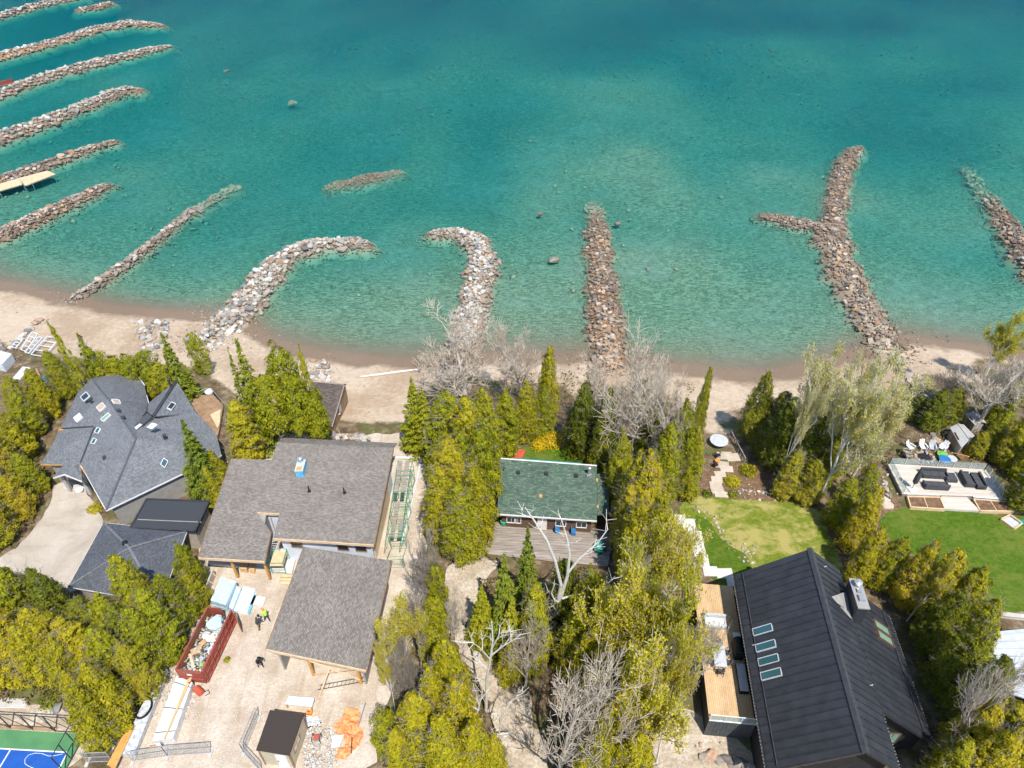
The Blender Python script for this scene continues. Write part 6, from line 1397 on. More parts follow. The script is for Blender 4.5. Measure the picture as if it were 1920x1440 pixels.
# furniture on the side deck
def chair(label, c, rz, group, mat='fabric_dark'):
    c = Vector(c); ch_ = thing('dining_chair', label, 'chair', c, group); d = Vector((math.cos(rz), math.sin(rz), 0)); n = Vector((-d.y, d.x, 0))
    part('seat', mat, ch_, lambda m: m.obox(c-n*.24-d*.22+Vector((0, 0, .42)), d*.44, n*.48, Vector((0, 0, .05))))
    part('backrest', mat, ch_, lambda m: m.tube([c-n*.26-d*.1+Vector((0, 0, .68)), c-n*.26+d*.12+Vector((0, 0, .75)), c+d*.28+Vector((0, 0, .82)), c+n*.26+d*.12+Vector((0, 0, .75)), c+n*.26-d*.1+Vector((0, 0, .68))], .05, 5))
    for s in (-1, 1):
        for t in (-1, 1): part('leg', 'metal_dark', ch_, lambda m: m.beam(c+n*.22*s+d*.2*t, c+n*.22*s+d*.2*t+Vector((0, 0, .66)), .035))
tc = K(6.75, -7.15, ZD); tb = thing('dining_table', 'long white-topped dining table on the honey deck', 'table', tc)
tu = math.atan2(hu.y, hu.x)
part('tabletop', 'fabric_grey', tb, lambda m: m.box(tc+Vector((0, 0, .74)), (2.1, 1.0, .05), tu))
for s in (-.9, .9):
    for t in (-.4, .4): part('leg', 'metal_dark', tb, lambda m: m.beam(tc+hu*s+hv*t, tc+hu*s+hv*t+Vector((0, 0, .72)), .07))
gq = 'chairs round the dining table'
for k, (s, t, a, l) in enumerate(((-.45, -.75, math.pi, 'left side, nearer the lake'), (.45, -.75, math.pi, 'left side, nearer the forecourt'), (-.45, .75, 0, 'right side, nearer the lake'), (.45, .75, 0, 'right side, nearer the forecourt'), (-1.3, 0, 0, 'head end towards the lake'), (1.3, 0, 0, 'foot end towards the forecourt'))):
    dd = (hv*(1 if t > 0 else -1)) if t else (hu*(1 if s > 0 else -1)); chair('dark armchair of the dining table, '+l, tc+hu*s+hv*t, math.atan2(dd.y, dd.x), gq)
def sofa(label, c, rz, L, W, mat, cush=2, name='sofa', cat='sofa', back=True, pale=None):
    c = Vector(c); s_ = thing(name, label, cat, c); d = Vector((math.cos(rz), math.sin(rz), 0)); n = Vector((-d.y, d.x, 0))
    part('base', mat, s_, lambda m: m.obox(c-d*L/2-n*W/2, d*L, n*W, Vector((0, 0, .32))))
    if back: part('backrest', mat, s_, lambda m: m.obox(c-d*L/2+n*(W/2-.02), d*L, n*.2, Vector((0, 0, .75))))
    for k in range(cush): part('cushion', pale or mat, s_, lambda m: m.obox(c-d*(L/2-.05)+d*((L-.1)*k/cush+.01)-n*(W/2-.04)+Vector((0, 0, .32)), d*((L-.1)/cush-.03), n*(W-.1), Vector((0, 0, .14))))
    if back:
        for e in (-1, 1): part('armrest', mat, s_, lambda m: m.obox(c+d*(e*L/2)-d*(.14 if e > 0 else -.002)-n*W/2, d*.14, n*(W-.03), Vector((0, 0, .55))))
    return s_
sofa('pale grey sofa at the lake end of the honey deck', K(3.5, -7.05, ZD), tu+math.pi/2, 1.8, .9, 'fabric_grey', 2, pale='fabric_pale')
sofa('black bench box with pale cushions against the black house', K(8.35, -5.45, ZD), tu, 2.4, .75, 'rubber_black', 2, 'storage_bench', 'bench', False, 'fabric_grey')
gc = K(5.9, -5.5, ZD); gr = thing('gas_grill', 'black covered gas grill beside the black house wall', 'grill', gc)
part('body', 'rubber_black', gr, lambda m: m.box(gc+Vector((0, 0, .45)), (1.5, .7, .9), tu)); part('lid', 'rubber_black', gr, lambda m: m.tube([gc-hu*.7+Vector((0, 0, .92)), gc+hu*.7+Vector((0, 0, .92))], .33, 10)); part('side_shelf', 'metal_white', gr, lambda m: m.box(gc-hu*1.0+Vector((0, 0, .86)), (.5, .6, .05), tu))
stp = thing('garden_slabs', 'pale stepping slabs from the honey deck along the lawn', 'path', G(1330, 1060))
for i, (a, b, w, h) in enumerate(((1292, 985, 1.3, 1.6), (1306, 1008, 1.2, 1.5), (1310, 1030, 1.2, 1.5), (1316, 1052, 1.3, 1.5), (1332, 1072, 1.4, 1.1), (1358, 1076, 1.6, 1.1), (1375, 1090, 1.3, 1.2), (1275, 975, 1.2, 1.2))):
    q = G(a, b); part('slab', 'concrete_pale', stp, lambda m: m.box(q+Vector((0, 0, .05+.004*i)), (w, h, .09), -.05+.03*(i % 3)))

# ---- white metal roof at the right edge
wr_ = thing('white_roofed_building', 'building with ribbed white metal roof cut by the right edge', 'building', P(1900, 1240, 0))
wz = 3.4; wa = [P(a, b, wz) for a, b in ((1838, 1187), (1990, 1172), (2010, 1330), (1898, 1292), (1870, 1240))]
wrf = part('roof', 'metal_pale', wr_, lambda m: m.slab([wa[0], wa[1], wa[2]+Vector((0, 0, -.6)), wa[3]+Vector((0, 0, -.6))], .12))
for i in range(9):
    t = (i+.5)/9; a = wa[0].lerp(wa[3]+Vector((0, 0, -.6)), t); b = wa[1].lerp(wa[2]+Vector((0, 0, -.6)), t); part('roof_rib', 'metal_pale', wrf, lambda m: m.beam(a+Vector((0, 0, .05)), b+Vector((0, 0, .05)), .1, .1))
part('wall', 'siding_black', wr_, lambda m: m.prism(inset([V2(wa[0]), V2(wa[1]), V2(wa[2]), V2(wa[3])], .4), 0, 2.6))
part('railing', 'paint_grey', wr_, lambda m: [m.beam(P(a, b, 1.0), P(c, d, 1.0), .12, .1) for a, b, c, d in ((1876, 1297, 1900, 1290), (1900, 1290, 1915, 1325), (1876, 1297, 1888, 1330), (1882, 1313, 1906, 1308))])
part('gable_trim', 'paint_white', wr_, lambda m: (m.beam(wa[0]+Vector((-.04, 0, -.1)), wa[3]+Vector((-.04, 0, -.7)), .08, .2)))
lg = thing('ledge_wall', 'pale concrete ledge below the lush lawn at the right edge', 'wall', G(1890, 1160))
part('wall_body', 'concrete_pale', lg, lambda m: m.obox(G(1855, 1156), G(1990, 1172)-G(1855, 1156), (0, .35, 0), (0, 0, .35))); part('coping', 'concrete', lg, lambda m: m.obox(G(1855, 1156)+Vector((0, -.05, .35)), G(1990, 1172)-G(1855, 1156), (0, .45, 0), (0, 0, .08)))
# ------------------------------------------------------------------ terrace on the right with its furniture
ZT = .55
tr_ = thing('stone_terrace', 'pale raised timber terrace with glass railing above the lush lawn', 'terrace', P(1770, 900, 0))
tp = [V2(P(a, b, ZT)) for a, b in ((1664, 869), (1848, 880), (1882, 932), (1692, 926))]
part('frame', 'wood_grey', tr_, lambda m: m.prism(inset(tp, .06), -1.5, ZT-.05))
planks_in(tp, .32, (1, -.07), ZT, .05, 'wood_pale', tr_, 'plank', .02)
lp = [V2(P(a, b, .3)) for a, b in ((1764, 929), (1813, 932), (1838, 958), (1770, 954))]
planks_in(lp, .32, (1, -.05), .3, .28, 'wood_pale', tr_, 'step_plank', .02)
def rail(parent, a, b, n, z, h=1.05):
    a, b = Vector((a.x, a.y, z)), Vector((b.x, b.y, z))
    for i in range(n+1): q = a.lerp(b, i/n); part('rail_post', 'metal_white', parent, lambda m: m.beam(q, q+Vector((0, 0, h)), .06))
    for i in range(n):
        p, q = a.lerp(b, (i+.06)/n), a.lerp(b, (i+.94)/n); part('glass_panel', 'glass_clear', parent, lambda m: m.obox(p+Vector((0, 0, .12)), q-p, (0, .015, 0), (0, 0, h-.2)))
T = [P(a, b, ZT) for a, b in ((1666, 870), (1846, 881), (1879, 931), (1694, 925))]
rail(tr_, T[0], T[1], 6, ZT); rail(tr_, T[1], T[2], 4, ZT); rail(tr_, T[0], T[3], 4, ZT)
for k, (l, pp) in enumerate((('left raised planter box in front of the pale terrace', ((1702, 930), (1763, 932), (1772, 954), (1708, 950))), ('right raised planter box in front of the pale terrace', ((1826, 935), (1888, 940), (1902, 958), (1838, 957))))):
    q = [P(a, b, .4) for a, b in pp]; c = sum(q, Vector())/4; pb_ = thing('planter_box', l, 'planter', (c.x, c.y, 0), 'planter boxes before the terrace')
    for i in range(4): part('side_board', 'wood_fascia', pb_, lambda m: m.beam(Vector((q[i].x, q[i].y, .2)), Vector((q[(i+1) % 4].x, q[(i+1) % 4].y, .2)), .12, .4))
    part('soil', 'soil', pb_, lambda m: m.prism(inset([V2(v) for v in q], .07), 0, .3)); a, b = (q[0]+q[1])/2, (q[2]+q[3])/2
    part('divider', 'wood_fascia', pb_, lambda m: m.beam(Vector((a.x, a.y, .22)), Vector((b.x, b.y, .22)), .08, .3))
    bw = (q[0]-q[1]).normalized(); part('bench_top', 'metal_white', pb_, lambda m: m.obox(Vector((q[0].x, q[0].y+.15, .4)), q[1]-q[0], (0, .3, 0), (0, 0, .1)))
tz = lambda a, b: P(a, b, ZT)
ra_ = -.07
sofa('dark sofa on the left of the terrace seating, back to the lake', tz(1750, 893), ra_, 2.7, .8, 'fabric_dark', 3)
sofa('dark sofa facing the lake in front of the left one', tz(1752, 912), ra_+math.pi, 2.5, .75, 'fabric_dark', 3)
sofa('dark covered low table in the middle of the terrace', tz(1780, 898), ra_, 1.2, 1.1, 'fabric_dark', 1, 'covered_table', 'table', False)
sofa('dark corner sofa on the right of the terrace seating', tz(1812, 902), ra_+math.pi/2, 1.9, .8, 'fabric_dark', 2)
sofa('dark lounge sofa at the right end of the terrace', tz(1830, 905), ra_-math.pi/2, 2.0, .8, 'fabric_dark', 2)
ub = tz(1709, 917); um = thing('patio_umbrella', 'closed dark patio umbrella leaning over the terrace', 'umbrella', ub)
ud = Vector((.05, .05, 3.1)); part('base', 'concrete_pale', um, lambda m: m.box(ub+Vector((0, 0, .06)), (.9, .9, .12), .2)); part('pole', 'metal_dark', um, lambda m: m.tube([ub, ub+ud], .035, 6))
part('canopy', 'fabric_dark', um, lambda m: m.tube([ub+ud*.25, ub+ud*.35, ub+ud*.6, ub+ud*.9, ub+ud*1.02], [.06, .28, .3, .18, .03], 10))
# fire pit with lounge chairs
fq = G(1733, 858); fpit = thing('fire_pit', 'ring of stones round the beach fire pit', 'fire pit', fq)
for i in range(12):
    a = i*.5236; x, y = fq.x+math.cos(a)*1.0, fq.y+math.sin(a)*.8; place_rock((x, y, hz(x, y)+.1), .45, 'rock_mix', fpit, 'stone')
part('ash', 'rubber_black', fpit, lambda m: m.cyl(fq+Vector((0, 0, -.05)), .7, .1, 14))
def lounge(label, px, py, rz, mat='fabric_pale', name='lounge_chair'):
    c = G(px, py); l = thing(name, label, 'chair', c, 'lounge chairs round the fire pit'); d = Vector((math.cos(rz), math.sin(rz), 0)); n = Vector((-d.y, d.x, 0))
    for k in range(5): part('seat_slat', mat, l, lambda m: m.obox(c-n*.3+n*(k*.122)-d*.35+Vector((0, 0, .36)), d*.6-Vector((0, 0, .12)), n*.105, Vector((0, 0, .03))))
    for k in range(5): part('back_slat', mat, l, lambda m: m.obox(c-n*.3+n*(k*.122)-d*.36+Vector((0, 0, .34)), -d*.3+Vector((0, 0, .62+(.08 if k == 2 else 0))), n*.105, Vector((-d.x*.0, -d.y*.0, .03))+d*.02))
    for s in (-1, 1):
        part('armrest', mat, l, lambda m: m.obox(c+n*(.34*s-.06)-d*.4+Vector((0, 0, .56)), d*.75, n*.12, Vector((0, 0, .03)))); part('leg', mat, l, lambda m: m.beam(c+n*.32*s+d*.28, c+n*.32*s+d*.28+Vector((0, 0, .56)), .08)); part('leg', mat, l, lambda m: m.beam(c+n*.32*s-d*.4, c+n*.32*s-d*.3+Vector((0, 0, .56)), .08))
for i, (a, b, r, l, mt) in enumerate(((1706, 843, -.9, 'white wooden lounge chair left of the three behind the fire pit', 'fabric_pale'), (1729, 842, -1.5, 'white wooden lounge chair in the middle behind the fire pit', 'fabric_pale'), (1746, 843, -1.9, 'pale grey lounge chair right of the middle one behind the fire pit', 'fabric_grey'), (1698, 852, -.3, 'dark lounge chair left of the fire pit, upper one', 'wood_grey'), (1700, 858, .2, 'dark lounge chair left of the fire pit, lower one', 'wood_grey'), (1766, 843, -2.5, 'pale pink lounge chair nearest the bright green tub', 'fabric_pale'))):
    lounge(l, a, b, r, mt)
def tub(label, px, py, r, h, mat): 
    q = G(px, py); b = thing('tub', label, 'tub', q); part('shell', mat, b, lambda m: m.lathe(q, [(r*.75, 0), (r, h), (r*.9, h), (r*.7, h*.25), (.02, h*.2)], 12)); part('rim', mat, b, lambda m: m.lathe(q+Vector((0, 0, h*.98)), [(r*.98, 0), (r*1.08, .03), (r*.98, .06)], 12))
tub('bright green tub beside the terrace glass', 1764, 856, .5, .4, 'plastic_green'); tub('bright blue tub beside the green one', 1769, 866, .6, .45, 'paint_blue'); tub('pale plastic tub right of the blue one', 1783, 864, .5, .35, 'fabric_grey')
kk = G(1785, 850); kb = thing('paddle_board', 'orange board leaning by the bright tubs', 'board', kk)
part('deck', 'wood_orange', kb, lambda m: m.obox(kk, (.45, -1.4, .9), (.25, .1, 0), (0, .04, .05))); part('nose', 'paint_orange', kb, lambda m: m.obox(kk+Vector((.45, -1.4, .9)), (.1, -.3, .2), (.2, .1, 0), (0, .04, .05)))
# the two garden sheds
def little_shed(label, roof_px, z, mat_w):
    q = [P(a, b, z) for a, b in roof_px]; c = sum(q, Vector())/4; g0 = hz(c.x, c.y); s_ = thing('garden_shed', label, 'shed', (c.x, c.y, g0))
    r_a, r_b = (q[0]+q[1])/2+Vector((0, 0, .35)), (q[2]+q[3])/2+Vector((0, 0, .35))
    part('roof', 'metal_white' if mat_w == 'w' else 'paint_grey', s_, lambda m: (m.slab([q[0], r_a, r_b, q[3]], .08), m.slab([r_a, q[1], q[2], r_b], .08)))
    part('wall', 'siding_taupe', s_, lambda m: m.prism(inset([V2(v) for v in q], .15), g0-.2, z-.1)); iq = inset([V2(v) for v in q], .15); a, b = iq[3], iq[0]
    dv = Vector((b.x-a.x, b.y-a.y, 0)); dr_ = part('door', 'wood_brown', s_, lambda m: m.obox(Vector((a.x, a.y, g0+.05))+dv*.3-Vector((.05, 0, 0)), dv*.4, (.04, -.02, 0), (0, 0, 1.7))); part('handle', 'metal_dark', dr_, lambda m: m.box(Vector((a.x, a.y, g0+1))+dv*.62-Vector((.07, 0, 0)), (.06, .06, .12)))
    part('ridge', 'paint_grey', s_, lambda m: m.beam(r_a+Vector((0, 0, .03)), r_b+Vector((0, 0, .03)), .14, .05))
little_shed('small garden shed with grey roof beside the sandy fire pit', [(1781, 801), (1807, 796), (1828, 817), (1803, 840)], 1.5, 'g')
little_shed('second small shed half hidden behind the grey roofed one', [(1809, 776), (1835, 776), (1850, 793), (1828, 797)], 1.5, 'g')
# play board on the lawn at the right
pq_ = G(1896, 980); pbd = thing('sandbox', 'wooden framed box with teal slide on the lush lawn', 'play box', pq_)
part('frame', 'wood_fascia', pbd, lambda m: [m.beam(G(a, b)+Vector((0, 0, .15)), G(c, d)+Vector((0, 0, .15)), .12, .3) for a, b, c, d in ((1875, 976, 1892, 968), (1892, 968, 1915, 984), (1915, 984, 1900, 994), (1900, 994, 1875, 976))]); part('sand', 'fabric_grey', pbd, lambda m: m.prism([V2(G(a, b)) for a, b in ((1878, 976), (1892, 970), (1912, 984), (1900, 992))], 0, .14)); part('slide', 'paint_teal', pbd, lambda m: m.obox(G(1908, 985)+Vector((0, 0, .05)), (1.6, -.5, .5), (.2, .7, 0), (0, 0, .06)))
stn = thing('stone_steps', 'irregular pale stone steps left of the terrace', 'steps', G(1650, 930))
for i, (a, b, r) in enumerate(((1624, 905, .9), (1634, 918, .9), (1642, 930, 1.0), (1652, 940, 1.0), (1660, 948, .9))):
    q = G(a, b); part('slab', 'stone_path', stn, lambda m: m.prism([(q.x+r*math.cos(k*.9)*(.85+.25*random.random()), q.y+r*.75*math.sin(k*.9)*(.85+.25*random.random())) for k in range(7)], q.z-.05, q.z+.1+.03*i))
# patio by the dark evergreens
pt = thing('patio', 'small paved patio and curving flagstone path beside the clipped hedge', 'patio', G(1355, 880))
for i, (a, b, w, h) in enumerate(((1358, 855, 1.8, 1.2), (1375, 858, 1.6, 1.2), (1353, 872, 1.6, 1.0), (1362, 880, 1.4, .9), (1350, 890, 1.2, .9), (1344, 900, 1.2, .9), (1342, 910, 1.3, .9), (1345, 920, 1.4, .9), (1352, 928, 1.4, .8))):
    q = G(a, b); part('flagstone', 'stone_path', pt, lambda m: m.box(q+Vector((0, 0, .05+.003*i)), (w, h, .08), -.05+.1*math.sin(i*2)))
rt_ = G(1346, 834); rtb = thing('round_table', 'round glass patio table beside the dark evergreens', 'table', rt_)
part('tabletop', 'fabric_grey', rtb, lambda m: m.lathe(rt_+Vector((0, 0, .72)), [(.02, .02), (1.0, .0), (1.05, .03), (1.0, .07), (.3, .1), (.05, .12)], 20)); part('base', 'metal_steel', rtb, lambda m: m.lathe(rt_, [(.5, 0), (.5, .05), (.12, .1), (.12, .7)], 12))
chair('black patio chair by the flagstone path', G(1345, 858), 1.6, 'patio chairs', 'rubber_black')
chair('second black patio chair with an orange cushion', G(1340, 876), -2.6, 'patio chairs', 'rubber_black')
oc = G(1344, 869); oct_ = thing('side_table', 'small side table with orange top between the patio chairs', 'table', oc)
part('top', 'paint_orange', oct_, lambda m: m.cyl(oc+Vector((0, 0, .45)), .3, .05, 12)); part('stem', 'metal_dark', oct_, lambda m: m.cyl(oc, .05, .45, 8))
pr_ = thing('patio_railing', 'dark slatted railing in front of the dark evergreens', 'railing', G(1385, 862))
ga, gb_ = G(1368, 818), G(1395, 870)
for i in range(8):
    q = ga.lerp(gb_, i/7); q.z = hz(q.x, q.y); part('slat', 'wood_grey', pr_, lambda m: m.beam(q, q+Vector((0, 0, .9)), .1, .06))
part('top_rail', 'wood_grey', pr_, lambda m: m.beam(Vector((ga.x, ga.y, hz(ga.x, ga.y)+.92)), Vector((gb_.x, gb_.y, hz(gb_.x, gb_.y)+.92)), .1, .06))
bd = G(1527, 940); bf = thing('bird_feeder', 'small white and blue box on a stake at the garden bed corner', 'bird feeder', bd)
part('stake', 'metal_white', bf, lambda m: m.beam(bd, bd+Vector((0, 0, .9)), .06)); part('house', 'paint_white', bf, lambda m: m.box(bd+Vector((0, 0, 1.05)), (.32, .28, .3), .3)); part('roof', 'paint_blue', bf, lambda m: m.box(bd+Vector((0, 0, 1.23)), (.4, .36, .06), .3))

# ------------------------------------------------------------------ building yard
# scaffold
sc_ = thing('scaffold', 'green steel scaffold with grey planks along the unfinished house', 'scaffold', G(752, 1000))
def sframe(m, p, q, z0, h):
    p, q = Vector((p.x, p.y, z0)), Vector((q.x, q.y, z0)); u = Vector((0, 0, h))
    m.tube([p, p+u], .032, 5); m.tube([q, q+u], .032, 5)
    for k in (.02, .35, .68, .98): m.tube([p+u*k, q+u*k], .022, 5)
sA, sB = G(737, 905), G(712, 1065); off_ = Vector((1.5, .1, 0)); nb = 6
for i in range(nb):
    p = sA.lerp(sB, i/(nb-1))+Vector((.9, 0, 0))
    for lv in range(2 if i < nb-1 else 1): part('frame', 'paint_green', sc_, lambda m: sframe(m, p, p+off_, lv*1.8, 1.78))
for i in range(nb-1):
    p = sA.lerp(sB, i/(nb-1))+Vector((.9, 0, 0)); q = sA.lerp(sB, (i+1)/(nb-1))+Vector((.9, 0, 0))
    for o2 in (Vector(), off_):
        part('cross_brace', 'paint_green', sc_, lambda m: (m.tube([p+o2+Vector((0, 0, .3)), q+o2+Vector((0, 0, 1.6))], .025, 4), m.tube([p+o2+Vector((0, 0, 2.0)), q+o2+Vector((0, 0, 3.3))], .025, 4), m.tube([p+o2+Vector((0, 0, 3.55)), q+o2+Vector((0, 0, 3.55))], .03, 4)))
    if i in (0, 1, 2, 3):
        for k in ((.25, 1.0) if i != 2 else (.3,)): part('plank', 'wood_grey', sc_, lambda m: m.beam(p+Vector((k, 0, 2.0 if i > 1 else 3.4)), q+Vector((k, 0, 2.0 if i > 1 else 3.4)), .42, .06))
# small porch scaffold and stairs
ps_ = thing('porch_scaffold', 'small green scaffold frame on the porch of the unfinished house', 'scaffold', G(520, 1070))
pA = G(512, 1078); 
for i in range(2): part('frame', 'paint_green', ps_, lambda m: sframe(m, pA+Vector((0, i*1.6, 0)), pA+Vector((1.3, i*1.6, 0)), .36, 1.6))
part('deck', 'wood_fascia', ps_, lambda m: m.box(pA+Vector((.65, .8, 1.5)), (1.3, 1.7, .06))); part('rail', 'paint_green', ps_, lambda m: [m.tube([pA+Vector((x, 0, 1.9)), pA+Vector((x, 1.6, 1.9))], .035, 5) for x in (0, 1.3)])
st_ = thing('wood_steps', 'new wooden steps up to the porch of the unfinished house', 'steps', G(532, 1090))
sq = G(524, 1094)
for i in range(3): part('tread', 'wood_fascia', st_, lambda m: m.box(sq+Vector((.6, i*.3, .1+i*.12)), (1.2, .3, .06), -.05))
part('stringer', 'wood_new', st_, lambda m: [m.beam(sq+Vector((x, -.1, .05)), sq+Vector((x, .8, .36)), .06, .2) for x in (.02, 1.18)])
ld = thing('ladder', 'white ladder leaning into the roof notch of the unfinished house', 'ladder', G(508, 1060))
la, lb = P(505, 1046, .5), P(514, 1000, 4.3)
for s in (0, .5): part('rail', 'metal_white', ld, lambda m: m.beam(la+Vector((s, 0, 0)), lb+Vector((s, 0, 0)), .06, .05))
for i in range(11): q = la.lerp(lb, (i+.5)/11); part('rung', 'metal_white', ld, lambda m: m.beam(q, q+Vector((.5, 0, 0)), .04))
gl_ = thing('ladder', 'long dark ladder lying on the gravel in front of the garage', 'ladder', G(640, 1285))
la, lb = G(596, 1294)+Vector((0, 0, .05)), G(689, 1277)+Vector((0, 0, .05)); nn = Vector((.07, .4, 0))
for s in (0, 1): part('rail', 'metal_dark', gl_, lambda m: m.beam(la+nn*s, lb+nn*s, .05, .06))
for i in range(12): q = la.lerp(lb, (i+.5)/12); part('rung', 'metal_dark', gl_, lambda m: m.beam(q, q+nn, .03))
# white drain pipe
pp_ = thing('drain_pipe', 'long white drain pipe laid round the corner of the unfinished house', 'pipe', G(785, 900))
part('run', 'plastic_white', pp_, lambda m: m.tube([G(a, b)+Vector((0, 0, .14)) for a, b in ((792, 858), (782, 900), (770, 950), (762, 990), (752, 1020))], .14, 8)); part('branch', 'plastic_white', pp_, lambda m: m.tube([G(a, b)+Vector((0, 0, .14)) for a, b in ((738, 859), (765, 860), (788, 861))], .14, 8)); part('joint', 'paint_grey', pp_, lambda m: m.tube([G(784, 861)+Vector((0, 0, .14)), G(795, 855)+Vector((0, 0, .14))], .24, 8))
wb_ = G(763, 901); wbx = thing('bucket', 'white bucket on the gravel right of the unfinished house', 'bucket', wb_); part('body', 'plastic_white', wbx, lambda m: m.lathe(wb_, [(.16, 0), (.2, .38), (.17, .38), (.14, .1), (.02, .08)], 10)); part('handle', 'metal_steel', wbx, lambda m: m.tube([wb_+Vector((-.2, 0, .36)), wb_+Vector((0, .16, .5)), wb_+Vector((.2, 0, .36))], .012, 4))
# retaining wall piece left of the porch
rwl = thing('formwork_panel', 'grey concrete form panel standing left of the porch', 'panel', G(388, 1100))
fa, fb2 = G(383, 1128), G(402, 1080)
part('panel', 'concrete', rwl, lambda m: m.obox(fa, fb2-fa, (.15, .05, 0), (0, 0, 1.0)))
for t in (.25, .6, .9): q = fa.lerp(fb2, t); part('brace', 'wood_fascia', rwl, lambda m: m.beam(q+Vector((.15, 0, .8)), q+Vector((.8, -.2, .03)), .08))
# dumpster
dz = 1.85
da, db, dc = P(389, 1139, dz), P(330, 1255, dz), P(379, 1259, dz)
da, db, dc = (Vector((q.x, q.y, 0)) for q in (da, db, dc)); lv_ = (da-db); wv_ = (dc-db); wv_ = wv_-lv_*wv_.dot(lv_)/lv_.length_squared
if wv_.length < 2.2: wv_ = wv_.normalized()*2.3
dm = thing('dumpster', 'dark red roll-off dumpster full of rubbish, its rear door swung open', 'dumpster', db)
z1 = Vector((0, 0, 1)); lu, wu = lv_.normalized(), wv_.normalized()
part('floor', 'dumpster_rust', dm, lambda m: m.obox(db+z1*.2, lv_, wv_, z1*.1))
for nm, o_, l_ in (('left_wall', db, lv_), ('right_wall', db+wv_-wu*.08, lv_)):
    part(nm, 'dumpster_rust' if nm == 'left_wall' else 'dumpster_red', dm, lambda m: (m.obox(o_+z1*.2, l_, wu*.08, z1*(dz-.2))))
part('front_wall', 'dumpster_red', dm, lambda m: (m.obox(db-lu*.1+z1*.2, lu*.09, wv_, z1*(dz-.2)), m.obox(db-lu*.2+z1*.75, lu*.1, wv_, z1*.14)))
part('rear_wall', 'dumpster_red', dm, lambda m: m.obox(da+z1*.2, lu*.08, wv_*.55, z1*(dz-.2)))
part('top_rail', 'dumpster_red', dm, lambda m: [m.beam(a+z1*dz, b+z1*dz, .16, .12) for a, b in ((db, da), (db+wv_, da+wv_), (db-lu*.05, db+wv_-lu*.05))])
part('side_ribs', 'dumpster_red', dm, lambda m: [m.obox(db+wv_+lu*(.15+i*(lv_.length-.3)/8)+z1*.25, lu*.1, wu*.1, z1*(dz-.3)) for i in range(9)]+[m.obox(db+wv_+z1*.95, lv_, wu*.085, z1*.1), m.obox(db+wv_+z1*.2, lv_, wu*.12, z1*.14)])
dO = da+wv_; part('door', 'dumpster_rust', dm, lambda m: m.obox(dO+wu*.12+z1*.25, -lu*1.1+wu*.9, (lu*.7+wu*.8).normalized()*.08, z1*(dz-.3)))
part('tow_hook', 'dumpster_red', dm, lambda m: m.beam(db+wv_*.5-lu*.1+z1*.7, db+wv_*.5-lu*.6+z1*.9, .14)); part('sticker', 'paint_white', dm, lambda m: m.obox(db+wv_*.38-lu*.105+z1*1.25, wv_*.2, -lu*.006, z1*.25)); part('base_rail', 'metal_dark', dm, lambda m: [m.beam(db+wv_*t+z1*.1, da+wv_*t+z1*.1, .14, .2) for t in (.2, .8)])
tk = db-lu*.75+wv_*.85; gas = thing('propane_tank', 'red tank on the ground against the dumpster front', 'tank', tk); part('shell', 'paint_red', gas, lambda m: m.tube([tk+Vector((-.35, .2, .32)), tk+Vector((-.3, .15, .33)), tk+Vector((.3, -.3, .33)), tk+Vector((.36, -.34, .32))], [.12, .3, .3, .12], 10)); part('hose', 'rubber_black', gas, lambda m: m.tube([tk+Vector((.4, -.1, .1)), tk+Vector((.7, .1, .12)), tk+Vector((.9, -.2, .1)), tk+Vector((.6, -.4, .1))], .03, 5))
# rubbish in the dumpster
def blob(name, label, cat, c, s, mat, seed, parts=True):
    me = hull_mesh(name, 26, mat, .7, 900+seed); o = link_mesh(name, me); o.location = c; o.scale = s; o.rotation_euler = (.2, .1, seed*1.3); return tag(o, label, cat)
dl = lv_.length
def inb(u, w, z): return db+lu*(u*dl)+wv_*w+z1*z
blob('foam_bag', 'pale blue bag of foam at the back of the dumpster', 'bag', inb(.82, .52, 1.3), (1.6, 1.7, .8), 'foam_blue', 1); blob('white_bag', 'white rubbish bag in the middle of the dumpster', 'bag', inb(.62, .5, 1.15), (1.8, 1.6, .8), 'plastic_white', 2)
blob('white_bag', 'crumpled white sheet low in the dumpster', 'bag', inb(.45, .62, 1.1), (1.4, 1.2, .6), 'plastic_white', 3); blob('green_bag', 'lime green bag near the dumpster front', 'bag', inb(.17, .68, 1.2), (.9, .6, .5), 'plastic_green', 4); blob('black_bag', 'black rubbish bag left of the white ones', 'bag', inb(.5, .33, 1.15), (.8, .7, .5), 'rubber_black', 5)
blob('dark_bag', 'dark blue-grey bag at the dumpster front corner', 'bag', inb(.12, .25, 1.0), (1.0, .9, .6), 'fabric_dark', 6); blob('black_bag', 'black bag against the right dumpster wall', 'bag', inb(.22, .85, 1.15), (.6, .7, .5), 'rubber_black', 7)
cbx = inb(.35, .3, 1.2); cb_ = thing('cardboard_box', 'torn cardboard box in the dumpster', 'box', cbx); part('carton', 'cardboard', cb_, lambda m: m.box(cbx, (.9, .7, .4), .6)); part('flap', 'cardboard', cb_, lambda m: m.obox(cbx+Vector((.3, .3, .2)), (.4, .3, .2), (-.3, .4, 0), (0, 0, .02)))
plk = thing('scrap_plank', 'pale plank sticking out of the dumpster rubbish', 'plank', inb(.2, .2, 1.3)); part('board', 'wood_fascia', plk, lambda m: m.beam(inb(.28, .12, 1.45), inb(.1, .5, 1.35), .22, .05)); part('nail_strip', 'metal_steel', plk, lambda m: m.beam(inb(.27, .14, 1.49), inb(.24, .2, 1.48), .05, .02))
pts, szs = [], []
for _ in range(700): pts.append(tuple(inb(random.uniform(.04, .93), random.uniform(.08, .92), random.uniform(.9, 1.4)))); szs.append(random.uniform(.15, .4))
